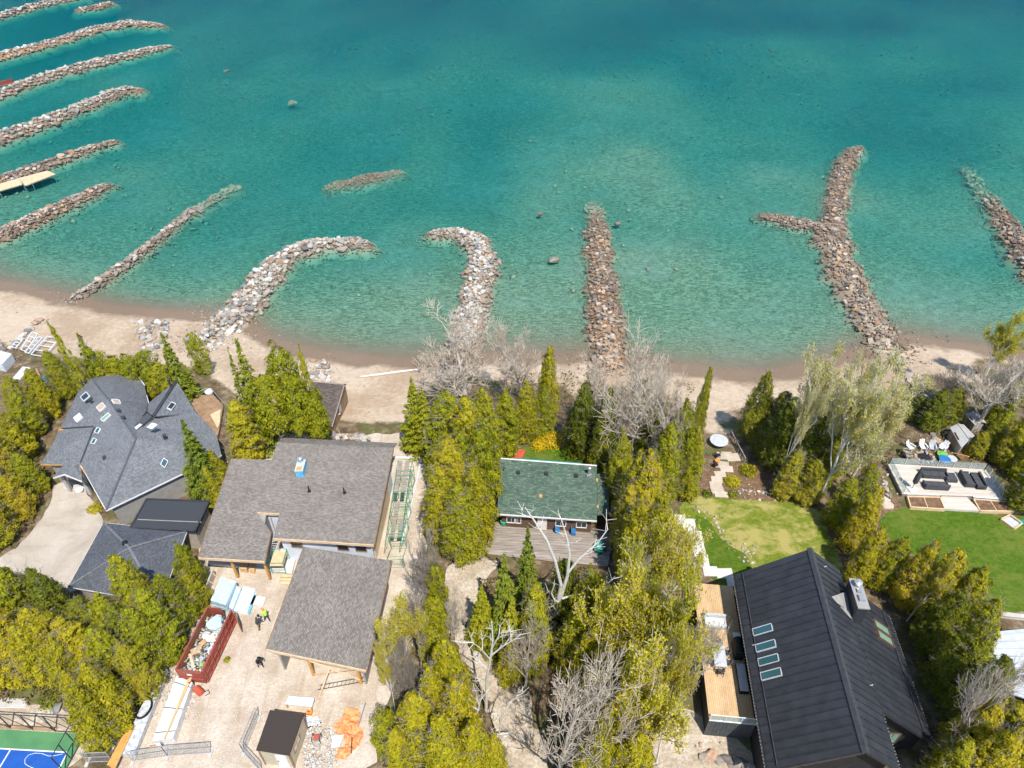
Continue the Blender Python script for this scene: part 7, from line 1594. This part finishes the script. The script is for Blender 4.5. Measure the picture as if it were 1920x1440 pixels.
k = N('rubbish'); k.set(k.mix(1.0, k.ramp(k.island(), [(0, (.45, .46, .45)), (.2, (.62, .62, .6)), (.36, (.2, .26, .27)), (.5, (.5, .46, .4)), (.64, (.06, .06, .07)), (.78, (.42, .26, .13)), (.9, (.42, .55, .6)), (1, (.55, .57, .58))], 'CONSTANT'), (1, 1, 1), 'MULTIPLY'), .7); MATS['rubbish'] = k.m
tag(rubble('rubbish', pts, szs, 'rubbish'), 'mixed building rubbish filling the dumpster', kind='stuff')
# foam and steel stacks
def stack(name, label, cat, px, z, n, mat, wrap=None):
    q = [V2(G(a, b)) for a, b in px]; c = sum(q, Vector())/4; s_ = thing(name, label, cat, c); h = z/n
    for i in range(n): part('board', mat, s_, lambda m: m.prism([v+Vector((random.uniform(-.03, .03), random.uniform(-.03, .03), 0)) for v in q], i*h, (i+1)*h-.015))
    if wrap: part('wrap', wrap, s_, lambda m: m.prism([c+(v-c)*1.015 for v in q], z*.2, z*.9))
    return s_
stack('foam_stack', 'tall wrapped stack of pale blue foam boards behind the dumpster', 'stack', ((401, 1140), (430, 1148), (448, 1105), (420, 1096)), 1.25, 5, 'foam_blue')
stack('foam_stack', 'lower stack of foam boards touching the tall blue one', 'stack', ((432, 1146), (440, 1150), (455, 1112), (447, 1106)), .7, 3, 'foam_blue')
stack('steel_stack', 'flat stack of grey metal sheets right of the foam boards', 'stack', ((440, 1148), (464, 1152), (480, 1108), (458, 1102)), .3, 4, 'metal_white')
stack('board_stack', 'thin blue and grey boards at the right end of the stacks', 'stack', ((462, 1150), (468, 1152), (482, 1118), (476, 1116)), .25, 3, 'wrap_blue')
stack('block_pallet', 'pallet of white blocks near the workers', 'pallet', ((470, 1136), (494, 1139), (500, 1122), (477, 1119)), .25, 3, 'concrete_pale')
stack('wood_crate', 'orange-brown crate on the porch slab', 'crate', ((452, 1073), (466, 1075), (468, 1062), (456, 1061)), .7, 2, 'wood_new')
stack('wood_crate', 'second crate beside the first on the porch slab', 'crate', ((470, 1075), (479, 1076), (482, 1064), (474, 1063)), .6, 2, 'wood_new')
# lumber wrapped in white and silver
wl_ = thing('wrapped_lumber', 'long white-wrapped lumber stack with wood showing at its edge', 'lumber stack', G(335, 1330))
wq = [V2(G(a, b)) for a, b in ((291, 1398), (330, 1392), (366, 1288), (336, 1276))]
part('wrap', 'plastic_white', wl_, lambda m: m.prism(wq, .05, .8)); part('runners', 'wood_fascia', wl_, lambda m: [m.beam(wq[0].lerp(wq[3], t)+Vector((0, 0, .04)), wq[1].lerp(wq[2], t)+Vector((.3, 0, .04)), .1, .08) for t in (.15, .5, .85)])
part('top_boards', 'wood_new', wl_, lambda m: [m.beam(wq[0].lerp(wq[1], .62)+Vector((0, 0, .84+i*.03)), wq[3].lerp(wq[2], .68)+lu*1.0+Vector((i*.12, 0, .84+i*.03)), .12, .05) for i in range(3)]); part('strap', 'rubber_black', wl_, lambda m: [m.beam(wq[0].lerp(wq[3], t)+Vector((0, 0, .815)), wq[1].lerp(wq[2], t)+Vector((0, 0, .815)), .05, .02) for t in (.12, .5, .9)])
sw_ = thing('silver_wrapped_lumber', 'long narrow silver-wrapped lumber stack beside the cedar grove', 'lumber stack', G(280, 1320))
part('wrap', 'plastic_silver', sw_, lambda m: m.slab([G(a, b)+Vector((0, 0, .6)) for a, b in ((228, 1420), (256, 1420), (292, 1330), (318, 1262), (306, 1236), (270, 1330))], .5)); part('planks', 'wood_orange', sw_, lambda m: [m.beam(G(207+i*4, 1440+i*3)+Vector((0, 0, .5+.06*i)), G(246+i*3, 1366+i*2)+Vector((0, 0, .5+.06*i)), .18, .06) for i in range(4)])
cl_ = P(269, 1328, .75); coil = thing('pipe_coil', 'coil of black pipe lying on the silver-wrapped stack', 'coil', cl_); part('loop', 'rubber_black', coil, lambda m: [m.tube([cl_+Vector((math.cos(a)*.62, math.sin(a)*.85, .05*kk)) for a in [i*math.pi/9 for i in range(19)]], .05, 5) for kk in range(4)]); part('tail', 'rubber_black', coil, lambda m: m.tube([cl_+Vector((.2, .85, .1)), cl_+Vector((.5, 1.1, .05)), cl_+Vector((.45, 1.3, 0))], .05, 5))
# temporary fences
def fence(label, pts, h=1.7):
    ws = [G(a, b) for a, b in pts]; f_ = thing('fence_panel', label, 'fence', ws[0], 'temporary mesh fence panels')
    for a, b in zip(ws[:-1], ws[1:]):
        part('frame', 'metal_steel', f_, lambda m: (m.tube([a, a+z1*h], .03, 5), m.tube([b, b+z1*h], .03, 5), m.tube([a+z1*h, b+z1*h], .03, 5), m.tube([a+z1*.12, b+z1*.12], .03, 5), m.tube([a+z1*h*.55, b+z1*h*.55], .02, 5)))
        mm = MB(); mm.add([a+z1*.12, b+z1*.12, b+z1*h, a+z1*h], [(0, 1, 2, 3)]); mm.build('mesh_infill', 'mesh_fence', f_, uv=True)
    for q in ws: part('foot', 'concrete', f_, lambda m: m.box(q+z1*.06, (.25, .7, .12)))
fence('mesh fence panels below the white-wrapped lumber', [(250, 1428), (315, 1418), (396, 1412)]); fence('mesh fence panel beside the cedar grove', [(213, 1400), (238, 1350)]); fence('bent mesh fence round the yard shed', [(486, 1345), (458, 1412), (492, 1450)])
fence('mesh fence panel by the sports court corner', [(165, 1430), (212, 1428)])
sg = G(297, 1405); sn = thing('warning_sign', 'yellow and white sign hung on the mesh fence', 'sign', sg); part('board', 'paint_white', sn, lambda m: m.box(sg+Vector((0, -.05, .9)), (.9, .02, .5), .15)); part('patch', 'paint_orange', sn, lambda m: m.box(sg+Vector((-.15, -.075, .88)), (.5, .02, .3), .15))
# yard shed
ysr = [P(a, b, 2.75) for a, b in ((506, 1331), (569, 1339), (542, 1416), (480, 1406))]; ysr[1].z = ysr[2].z = 2.4
q_ = [P(506, 1331, 2.75), P(569, 1339, 2.5), P(542, 1416, 2.5), P(480, 1406, 2.75)]
ys_ = thing('yard_shed', 'tan site shed with dark lean-to roof at the bottom of the yard', 'shed', (q_[0].x, q_[2].y, 0))
part('roof', 'shingle_old', ys_, lambda m: m.slab(q_, .12)); plS = plane3(*q_[:3]); iw2 = inset([V2(v) for v in q_], .1)
part('wall', 'shed_tan', ys_, lambda m: block(m, iw2, 0, lambda x, y: on_plane((x, y), plS)-.12)); a2, b2 = iw2[1], iw2[2]; wv2 = Vector((b2.x-a2.x, b2.y-a2.y, 0))
window(ys_, Vector((b2.x, b2.y, 1.1))-wv2*.2, -wv2.normalized(), (0, 0, 1), 1.2, .7, 'wood_brown', 'glass_pale', .05); a2, b2 = iw2[3], iw2[2]; wv2 = Vector((b2.x-a2.x, b2.y-a2.y, 0)); nw = wv2.normalized().cross(z1)
dd_ = part('door', 'paint_white', ys_, lambda m: m.obox(Vector((a2.x, a2.y, .05))+wv2*.5, wv2*.36, nw*.05, z1*1.95)); part('handle', 'metal_dark', dd_, lambda m: m.obox(Vector((a2.x, a2.y, 1.0))+wv2*.53+nw*.05, wv2*.03, nw*.06, z1*.1))
for v in iw2: part('corner_trim', 'wood_brown', ys_, lambda m: m.beam(Vector((v.x, v.y, 0)), Vector((v.x, v.y, on_plane(v, plS)-.14)), .12))
# things near the shed
tpz = [G(a, b) for a, b in ((537, 1328), (588, 1333), (592, 1316), (545, 1312))]; ttb = thing('work_table', 'white-topped low work table behind the yard shed', 'table', tpz[0]); part('top', 'plastic_white', ttb, lambda m: m.slab([v+z1*.7 for v in tpz], .06))
for v in tpz: part('leg', 'wood_new', ttb, lambda m: m.beam(v+(sum(tpz, Vector())/4-v)*.1, v+(sum(tpz, Vector())/4-v)*.1+z1*.64, .09))
lm_ = thing('lumber_pile', 'pale loose lumber behind the yard shed', 'lumber', G(540, 1334))
for i in range(6): part('board', 'wood_fascia', lm_, lambda m: m.beam(G(522, 1330+i*1.5)+z1*(.05+.05*(i % 3)), G(598, 1338+i*1.2)+z1*(.05+.05*(i % 3)), .14, .05))
wtp = thing('crumpled_tarp', 'crumpled white tarp right of the yard shed', 'tarp', G(585, 1355))
def crumple(poly, z, amp, n, seed, thick=.04):
    """lumpy sheet clipped to a plan polygon"""
    q = [V2(v) for v in poly]; xs = [v.x for v in q]; ys = [v.y for v in q]; r = random.Random(seed); nx = n; ny = n
    def inside(x, y):
        c = False; j = len(q)-1
        for i in range(len(q)):
            if (q[i].y > y) != (q[j].y > y) and x < (q[j].x-q[i].x)*(y-q[i].y)/(q[j].y-q[i].y)+q[i].x: c = not c
            j = i
        return c
    vs, idx, fs = [], {}, []
    X0, X1, Y0_, Y1 = min(xs), max(xs), min(ys), max(ys)
    for j in range(ny+1):
        for i in range(nx+1):
            x = X0+(X1-X0)*i/nx+r.uniform(-.04, .04); y = Y0_+(Y1-Y0_)*j/ny+r.uniform(-.04, .04); idx[(i, j)] = len(vs); rid = abs(sv(x*1.0+y*.4, y, .55, seed))+.6*abs(sv(x, y, .28, seed+1)); vs.append((x, y, hz(x, y)+z+amp*rid*1.6))
    for j in range(ny):
        for i in range(nx):
            cx = X0+(X1-X0)*(i+.5)/nx; cy = Y0_+(Y1-Y0_)*(j+.5)/ny
            if inside(cx, cy): fs.append((idx[(i, j)], idx[(i+1, j)], idx[(i+1, j+1)], idx[(i, j+1)]))
    m = MB(); m.add(vs, fs); return m
crumple([G(a, b) for a, b in ((570, 1346), (590, 1345), (606, 1352), (600, 1362), (575, 1366))], .05, .45, 24, 31).build('sheet', 'plastic_white', wtp); part('weight', 'rubber_black', wtp, lambda m: m.beam(G(578, 1366)+z1*.12, G(603, 1355)+z1*.12, .1))
obx = G(581, 1340); ob_ = thing('orange_box', 'small orange toolbox on the lumber behind the shed', 'box', obx); part('case', 'paint_orange', ob_, lambda m: m.box(obx+z1*.35, (.5, .3, .28), -.1)); part('handle', 'rubber_black', ob_, lambda m: m.box(obx+z1*.52, (.2, .05, .05), -.1))
nt = thing('safety_netting', 'crumpled orange safety netting heaped right of the yard shed', 'netting', G(650, 1370))
crumple([G(a, b) for a, b in ((625, 1362), (640, 1350), (648, 1333), (672, 1332), (678, 1345), (672, 1364), (682, 1372), (680, 1392), (662, 1412), (650, 1425), (632, 1428), (634, 1410), (650, 1398), (645, 1384), (628, 1376))], .04, .55, 46, 41).build('net', 'net_orange', nt); part('white_sheet', 'plastic_white', nt, lambda m: m.slab([G(a, b)+z1*.3 for a, b in ((624, 1383), (646, 1380), (637, 1403), (622, 1406))], .03)); part('pole', 'rubber_black', nt, lambda m: m.tube([G(660, 1418)+z1*.5, G(662, 1390)+z1*.6], .04, 5))
gn = G(595, 1388); gen = thing('generator', 'small generator on white rubble right of the yard shed', 'generator', gn); part('engine', 'metal_steel', gen, lambda m: m.box(gn+z1*.32, (.4, .35, .35))); part('tank', 'paint_red', gen, lambda m: m.box(gn+z1*.56, (.42, .34, .12))); part('frame', 'rubber_black', gen, lambda m: [m.tube([gn+Vector((x, -.25, 0)), gn+Vector((x, -.25, .65)), gn+Vector((x, .25, .65)), gn+Vector((x, .25, 0))], .025, 5) for x in (-.32, .32)])
cbl = thing('cable', 'thin dark cable looping over the white rubble', 'cable', gn); part('lead', 'rubber_black', cbl, lambda m: m.tube([G(a, b)+z1*.05 for a, b in ((597, 1385), (600, 1372), (610, 1367), (622, 1366))], .02, 4)); part('second_lead', 'rubber_black', cbl, lambda m: m.tube([G(a, b)+z1*.05 for a, b in ((588, 1396), (586, 1410), (590, 1425), (585, 1440))], .025, 4))
pole = thing('blue_pole', 'long thin blue pole lying beside the orange netting', 'pole', G(676, 1345)); part('shaft', 'paint_blue', pole, lambda m: m.tube([G(671, 1366)+z1*.06, G(684, 1324)+z1*.06], .035, 6)); part('tip', 'rubber_black', pole, lambda m: m.tube([G(684, 1324)+z1*.06, G(685.5, 1319)+z1*.06], .03, 6))
pts, sz = [], []
for _ in range(500):
    p = G(random.uniform(570, 632), random.uniform(1360, 1440)); pts.append((p.x, p.y, .06)); sz.append(random.uniform(.08, .3))
for _ in range(420):
    p = G(random.gauss(330, 22), random.gauss(1290, 30)); pts.append((p.x, p.y, .05)); sz.append(random.uniform(.08, .28))
for _ in range(420):
    p = G(random.uniform(360, 470), random.uniform(835, 905)) if _ % 3 == 0 else G(random.uniform(740, 800), random.uniform(830, 1230)); pts.append((p.x, p.y, hz(p.x, p.y)+.04)); sz.append(random.uniform(.06, .22))
tag(rubble('yard_rubble', pts, sz, 'rock_white'), 'white broken stone scattered over the building yard', kind='stuff')
# driftwood and odd things on the beach
dw = thing('driftwood_log', 'long white driftwood log on the sand right of the brown shed', 'log', G(730, 700)); part('trunk', 'bark_pale', dw, lambda m: m.tube([G(a, b)+z1*.15 for a, b in ((676, 708), (710, 704), (745, 699), (785, 694))], [.1, .16, .17, .12], 7)); part('knot', 'bark_grey', dw, lambda m: m.tube([G(733, 701)+z1*.2, G(736, 698)+z1*.5], [.06, .03], 5))
dl_ = thing('fallen_log', 'weathered log leaning down the bank beside the brown shed', 'log', G(600, 815)); part('trunk', 'bark_grey', dl_, lambda m: m.tube([G(596, 820)+z1*.2, G(608, 806)+z1*.5, G(622, 795)+z1*.9, G(640, 787)+z1*1.0], [.18, .17, .14, .1], 7)); part('branch', 'bark_grey', dl_, lambda m: m.tube([G(610, 804)+z1*.6, G(604, 792)+z1*1.2], [.08, .04], 5))
hs_ = thing('black_hose', 'black hose lying behind the unfinished house', 'hose', G(600, 830)); part('run', 'rubber_black', hs_, lambda m: m.tube([G(a, b)+z1*.08 for a, b in ((586, 831), (598, 826), (607, 827), (616, 826))], .05, 5)); part('end', 'rubber_black', hs_, lambda m: m.tube([G(616, 826)+z1*.08, G(619, 827)+z1*.08], .07, 5))
# dock
dkq = P(60, 342, ZW+.7); dck = thing('dock', 'pale wooden dock with a wider end, on the left among the groynes', 'dock', (dkq.x, dkq.y, ZW))
zd = ZW+.75; d1_ = [V2(P(a, b, zd)) for a, b in ((-70, 378), (-60, 362), (35, 334), (42, 345))]; d2_ = [V2(P(a, b, zd)) for a, b in ((35, 334), (88, 320), (104, 326), (47, 348))]
dd1 = d1_[2]-d1_[1]
planks_in(d1_, .4, (dd1.y, -dd1.x), zd, .12, 'wood_fascia', dck, 'plank', .02); planks_in(d2_, .4, (dd1.y, -dd1.x), zd+.004, .12, 'wood_fascia', dck, 'plank', .02)
part('frame', 'metal_steel', dck, lambda m: (m.prism(inset(d1_, .1), zd-.32, zd-.13), m.prism(inset(d2_, .1), zd-.3, zd-.128)))
for a, b in ((0, 362), (44, 346), (60, 343), (100, 326), (86, 321)): q = P(a, b, zd); part('leg', 'metal_steel', dck, lambda m: m.tube([(q.x, q.y, zd), (q.x, q.y, ZW-1.6)], .06, 6))
rs_ = P(10, 163, ZW+1.2); rsh = thing('rusty_sheet', 'dark red rusty sheet piling at the third groyne', 'sheet piling', rs_); part('sheet', 'dumpster_red', rsh, lambda m: m.obox(P(-40, 172, ZW+.3), P(24, 156, ZW+.3)-P(-40, 172, ZW+.3), (.1, .5, 0), (0, 0, 1.1))); part('cap', 'dumpster_rust', rsh, lambda m: m.obox(P(-40, 172, ZW+1.4), P(24, 156, ZW+1.4)-P(-40, 172, ZW+1.4), (.1, .6, 0), (0, 0, .1)))
# dismantled dock frames at the left edge
def frame_obj(label, pts, mat='metal_white'):
    ws = [G(a, b)+z1*h for a, b, h in pts]; f_ = thing('dock_section', label, 'frame', ws[0], 'dismantled dock frames on the sand')
    a, b, w = ws[0], ws[1], ws[2]-ws[0]
    for s in (0, 1): part('side_rail', mat, f_, lambda m: m.beam(a+w*s, b+w*s, .12, .16))
    for i in range(5): q = a.lerp(b, i/4); part('cross_bar', mat, f_, lambda m: m.beam(q, q+w, .08, .1))
frame_obj('leftmost white dock frame on the sand', ((24, 654, .3), (38, 636, .3), (32, 656, .3))); frame_obj('white dock frame with raised end, second from the left', ((42, 660, .4), (66, 632, .9), (52, 664, .4))); frame_obj('long white dock frame in the middle of the frames', ((50, 666, .5), (76, 638, .6), (57, 668, .5))); frame_obj('thin dock frame lying right of the long one', ((60, 668, .3), (92, 636, .5), (84, 672, .3)))
def slats(label, px, z, n, mat='metal_white', name='panel_stack'):
    q = [G(a, b) for a, b in px]; s_ = thing(name, label, 'stack', q[0])
    for i in range(n): part('panel', mat, s_, lambda m: m.slab([v+z1*(z*(i+1)/n) for v in q], z/n*.7))
slats('stack of white dock panels at the left edge', ((-12, 692), (12, 698), (30, 678), (4, 672)), 1.3, 8); slats('grey tarpaulin-topped pile above the white panels', ((-10, 672), (14, 676), (22, 668), (0, 662)), .6, 3, 'wood_grey', 'timber_pile'); slats('flat pale boards on the sand below the white panels', ((22, 716), (40, 712), (58, 692), (44, 690)), .25, 2)
bt = thing('blue_barrel', 'blue barrel half hidden by the cedars at the left', 'barrel', G(88, 716)); bq = G(88, 716); part('drum', 'paint_blue', bt, lambda m: m.lathe(bq, [(.28, 0), (.32, .25), (.32, .6), (.28, .85)], 12)); part('lid', 'paint_teal', bt, lambda m: m.cyl(bq+z1*.85, .27, .04, 12))
tb2 = thing('timber_beam', 'brown timber beam on the bank left of the cedars', 'beam', G(74, 715)); part('beam_body', 'wood_brown', tb2, lambda m: m.beam(G(70, 695)+z1*.3, G(80, 718)+z1*.3, .25)); part('end_plate', 'metal_dark', tb2, lambda m: m.box(G(80, 718)+z1*.3, (.3, .08, .3)))
# ------------------------------------------------------------------ sports court
cz_ = .03
crt = thing('sports_court', 'green and blue sports court cut by the bottom left corner', 'court', G(60, 1420))
part('green_surface', 'court_green', crt, lambda m: m.prism([V2(G(a, b)) for a, b in ((-60, 1364), (144, 1376), (157, 1381), (118, 1450), (100, 1500), (-60, 1500))], -.05, cz_)); part('blue_surface', 'court_blue', crt, lambda m: m.prism([V2(G(a, b)) for a, b in ((-60, 1401), (126, 1411), (104, 1455), (90, 1490), (-60, 1480))], -.04, cz_+.004))
part('white_lines', 'paint_white', crt, lambda m: [m.slab([a+n_, b+n_, b-n_, a-n_], .003) for a, b in [(G(x, y)+z1*(cz_+.009), G(x2, y2)+z1*(cz_+.009)) for x, y, x2, y2 in ((-60, 1400.5, 127, 1411), (126.5, 1411, 100, 1464), (20.5, 1405, -14, 1462))] for n_ in [((b-a).normalized().cross(z1))*.05]])
part('curved_line', 'paint_white', crt, lambda m: [m.slab([a+n_, b+n_, b-n_, a-n_], .003) for a, b in zip(*[(lambda L: (L[:-1], L[1:]))([G(x, y)+z1*(cz_+.010) for x, y in ((118, 1414), (104, 1417), (92, 1418), (78, 1413), (66, 1412.5), (54, 1416), (47, 1424), (47, 1432), (54, 1437), (66, 1442))])][0]) for n_ in [((b-a).normalized().cross(z1))*.018]])
cf = thing('court_fence', 'black post and rail fence along the top of the sports court', 'fence', G(70, 1368))
fa_, fb_ = G(-60, 1362), G(146, 1374)
for i in range(6): q = fa_.lerp(fb_, i/5); part('post', 'metal_dark', cf, lambda m: m.tube([q, q+z1*2.6], .05, 6))
for z in (.1, 2.6): part('rail', 'metal_dark', cf, lambda m: m.tube([fa_+z1*z, fb_+z1*z], .045, 6))
for i in range(0, 5): a, b = fa_.lerp(fb_, i/5), fa_.lerp(fb_, (i+1)/5); part('brace', 'metal_dark', cf, lambda m: m.tube([a+z1*2.5, b+z1*.15], .025, 5))
mm = MB(); mm.add([fa_+z1*.1, fb_+z1*.1, fb_+z1*2.6, fa_+z1*2.6], [(0, 1, 2, 3)]); 
cf2 = thing('court_fence', 'black fence along the right side of the sports court', 'fence', G(150, 1390)); ga_, gb2 = G(160, 1378), G(122, 1448)
for i in range(4): q = ga_.lerp(gb2, i/3); part('post', 'metal_dark', cf2, lambda m: m.tube([q, q+z1*2.6], .05, 6))
for z in (.1, 2.6): part('rail', 'metal_dark', cf2, lambda m: m.tube([ga_+z1*z, gb2+z1*z], .045, 6))
lgk = thing('log_curb', 'brown log curb along the top edge of the sports court', 'curb', G(70, 1364)); part('log', 'wood_brown', lgk, lambda m: m.tube([G(-60, 1360)+z1*.12, G(30, 1365)+z1*.12, G(106, 1369)+z1*.12], .16, 7)); part('cut_end', 'wood_fascia', lgk, lambda m: m.tube([G(106, 1369)+z1*.12, G(106.6, 1369)+z1*.12], .15, 7))
slb = thing('concrete_slab', 'flat grey slab on the sandy ground above the court fence', 'slab', G(25, 1320)); sp4 = [V2(G(a, b)) for a, b in ((0, 1326), (47, 1327), (52, 1312), (2, 1310))]; part('slab_body', 'concrete', slb, lambda m: m.prism(sp4, 0, .12)); part('edge', 'concrete_pale', slb, lambda m: m.prism(inset(sp4, -.06), -.02, .06))

# ------------------------------------------------------------------ people
def person(label, px, py, face, pose, mats):
    """one continuous skinned body; face = heading angle; mats: shoes, legs, torso, skin, hat"""
    b = G(px, py); lean, stride, arm = pose
    J = {'pel': (0, 0, .95), 'sp': (lean*.18, 0, 1.2), 'ch': (lean*.4, 0, 1.42), 'nk': (lean*.5+.02, 0, 1.55), 'hd': (lean*.56+.05, 0, 1.66), 'tp': (lean*.6+.05, 0, 1.78),
         'hl': (0, .1, .92), 'kl': (stride*.5+.03, .11, .5), 'al': (stride*.9-.02, .12, .07), 'tl': (stride*.9+.16, .13, .04), 'hr': (0, -.1, .92), 'kr': (-stride*.35+.04, -.11, .5), 'ar': (-stride*.9-.02, -.12, .07), 'tr': (-stride*.9+.16, -.13, .04),
         'sl': (lean*.42, .2, 1.42), 'el': (lean*.42+arm*.18, .27, 1.16), 'wl': (lean*.42+arm*.42, .22, 1.0+arm*.12), 'gl': (lean*.42+arm*.5, .2, .95+arm*.14), 'sr': (lean*.42, -.2, 1.42), 'er': (lean*.42+arm*.15, -.27, 1.16), 'wr': (lean*.42+arm*.36, -.22, 1.0+arm*.08), 'gr': (lean*.42+arm*.45, -.2, .95+arm*.1)}
    R = {'pel': .15, 'sp': .14, 'ch': .17, 'nk': .065, 'hd': .105, 'tp': .07, 'hl': .1, 'kl': .068, 'al': .05, 'tl': .045, 'hr': .1, 'kr': .068, 'ar': .05, 'tr': .045, 'sl': .075, 'el': .052, 'wl': .038, 'gl': .045, 'sr': .075, 'er': .052, 'wr': .038, 'gr': .045}
    E_ = [('pel', 'sp'), ('sp', 'ch'), ('ch', 'nk'), ('nk', 'hd'), ('hd', 'tp'), ('pel', 'hl'), ('hl', 'kl'), ('kl', 'al'), ('al', 'tl'), ('pel', 'hr'), ('hr', 'kr'), ('kr', 'ar'), ('ar', 'tr'), ('ch', 'sl'), ('sl', 'el'), ('el', 'wl'), ('wl', 'gl'), ('ch', 'sr'), ('sr', 'er'), ('er', 'wr'), ('wr', 'gr')]
    ks = list(J); me = D.meshes.new('body'); me.from_pydata([J[k] for k in ks], [(ks.index(a), ks.index(c)) for a, c in E_], [])
    o = D.objects.new('body_skeleton', me); COL.objects.link(o); sk = o.modifiers.new('skin', 'SKIN'); sk.use_smooth_shade = True; o.modifiers.new('sub', 'SUBSURF').levels = 1
    for i, k in enumerate(ks):
        v = me.skin_vertices[0].data[i]; v.radius = (R[k], R[k]*(1.15 if k in ('ch', 'pel', 'sp') else 1)); v.use_root = (k == 'pel')
    dg = bpy.context.evaluated_depsgraph_get(); m2 = D.meshes.new_from_object(o.evaluated_get(dg)); D.objects.remove(o)
    m2.name = 'body'
    for k in mats[:4]: m2.materials.append(MATS[k])
    for f in m2.polygons:
        c = f.center; hand = abs(c.y) > .15 and c.z < 1.02+arm*.14 and c.z > .82 and abs(c.x-(lean*.42+arm*.46)) < .13
        f.material_index = 3 if (c.z > 1.54 or hand) else (0 if c.z < .1 else (1 if c.z < .93 else 2))
    e = thing('person', label, 'person', b, None, face); bo = D.objects.new('body', m2); COL.objects.link(bo); bo.parent = e
    hx = J['tp'][0]; hm = MB(); hm.lathe((hx, 0, 1.69), [(.118, 0), (.122, .05), (.1, .11), (.05, .15)], 10)
    if mats[5]: hm.obox((hx+.08, -.09, 1.70), (.14, 0, -.01), (0, .18, 0), (0, 0, .02))
    me3 = D.meshes.new('hat' if mats[5] else 'hair'); me3.from_pydata(hm.v, [], hm.f); me3.materials.append(MATS[mats[4]]); ho = D.objects.new(me3.name, me3); COL.objects.link(ho); ho.parent = e
    return e
person('worker in charcoal jacket and brown trousers, bending forward near the dumpster', 486, 1180, 1.0, (.55, .12, .9), ('cloth_black', 'cloth_brown', 'cloth_charcoal', 'skin', 'cloth_black', False))
person('worker in lime safety vest and dark trousers, mid stride', 502, 1164, 2.4, (.15, .25, .4), ('cloth_black', 'cloth_charcoal', 'cloth_hivis', 'skin', 'paint_orange', True))
person('worker dressed all in black, walking across the middle of the yard', 489, 1250, -.6, (.35, .2, .6), ('cloth_black', 'cloth_black', 'cloth_black', 'skin', 'cloth_black', True))
person('person in grey top and dark navy trousers on the gravel track', 873, 1180, 1.2, (.1, .18, .3), ('cloth_black', 'cloth_navy', 'cloth_grey', 'skin', 'cloth_brown', False))
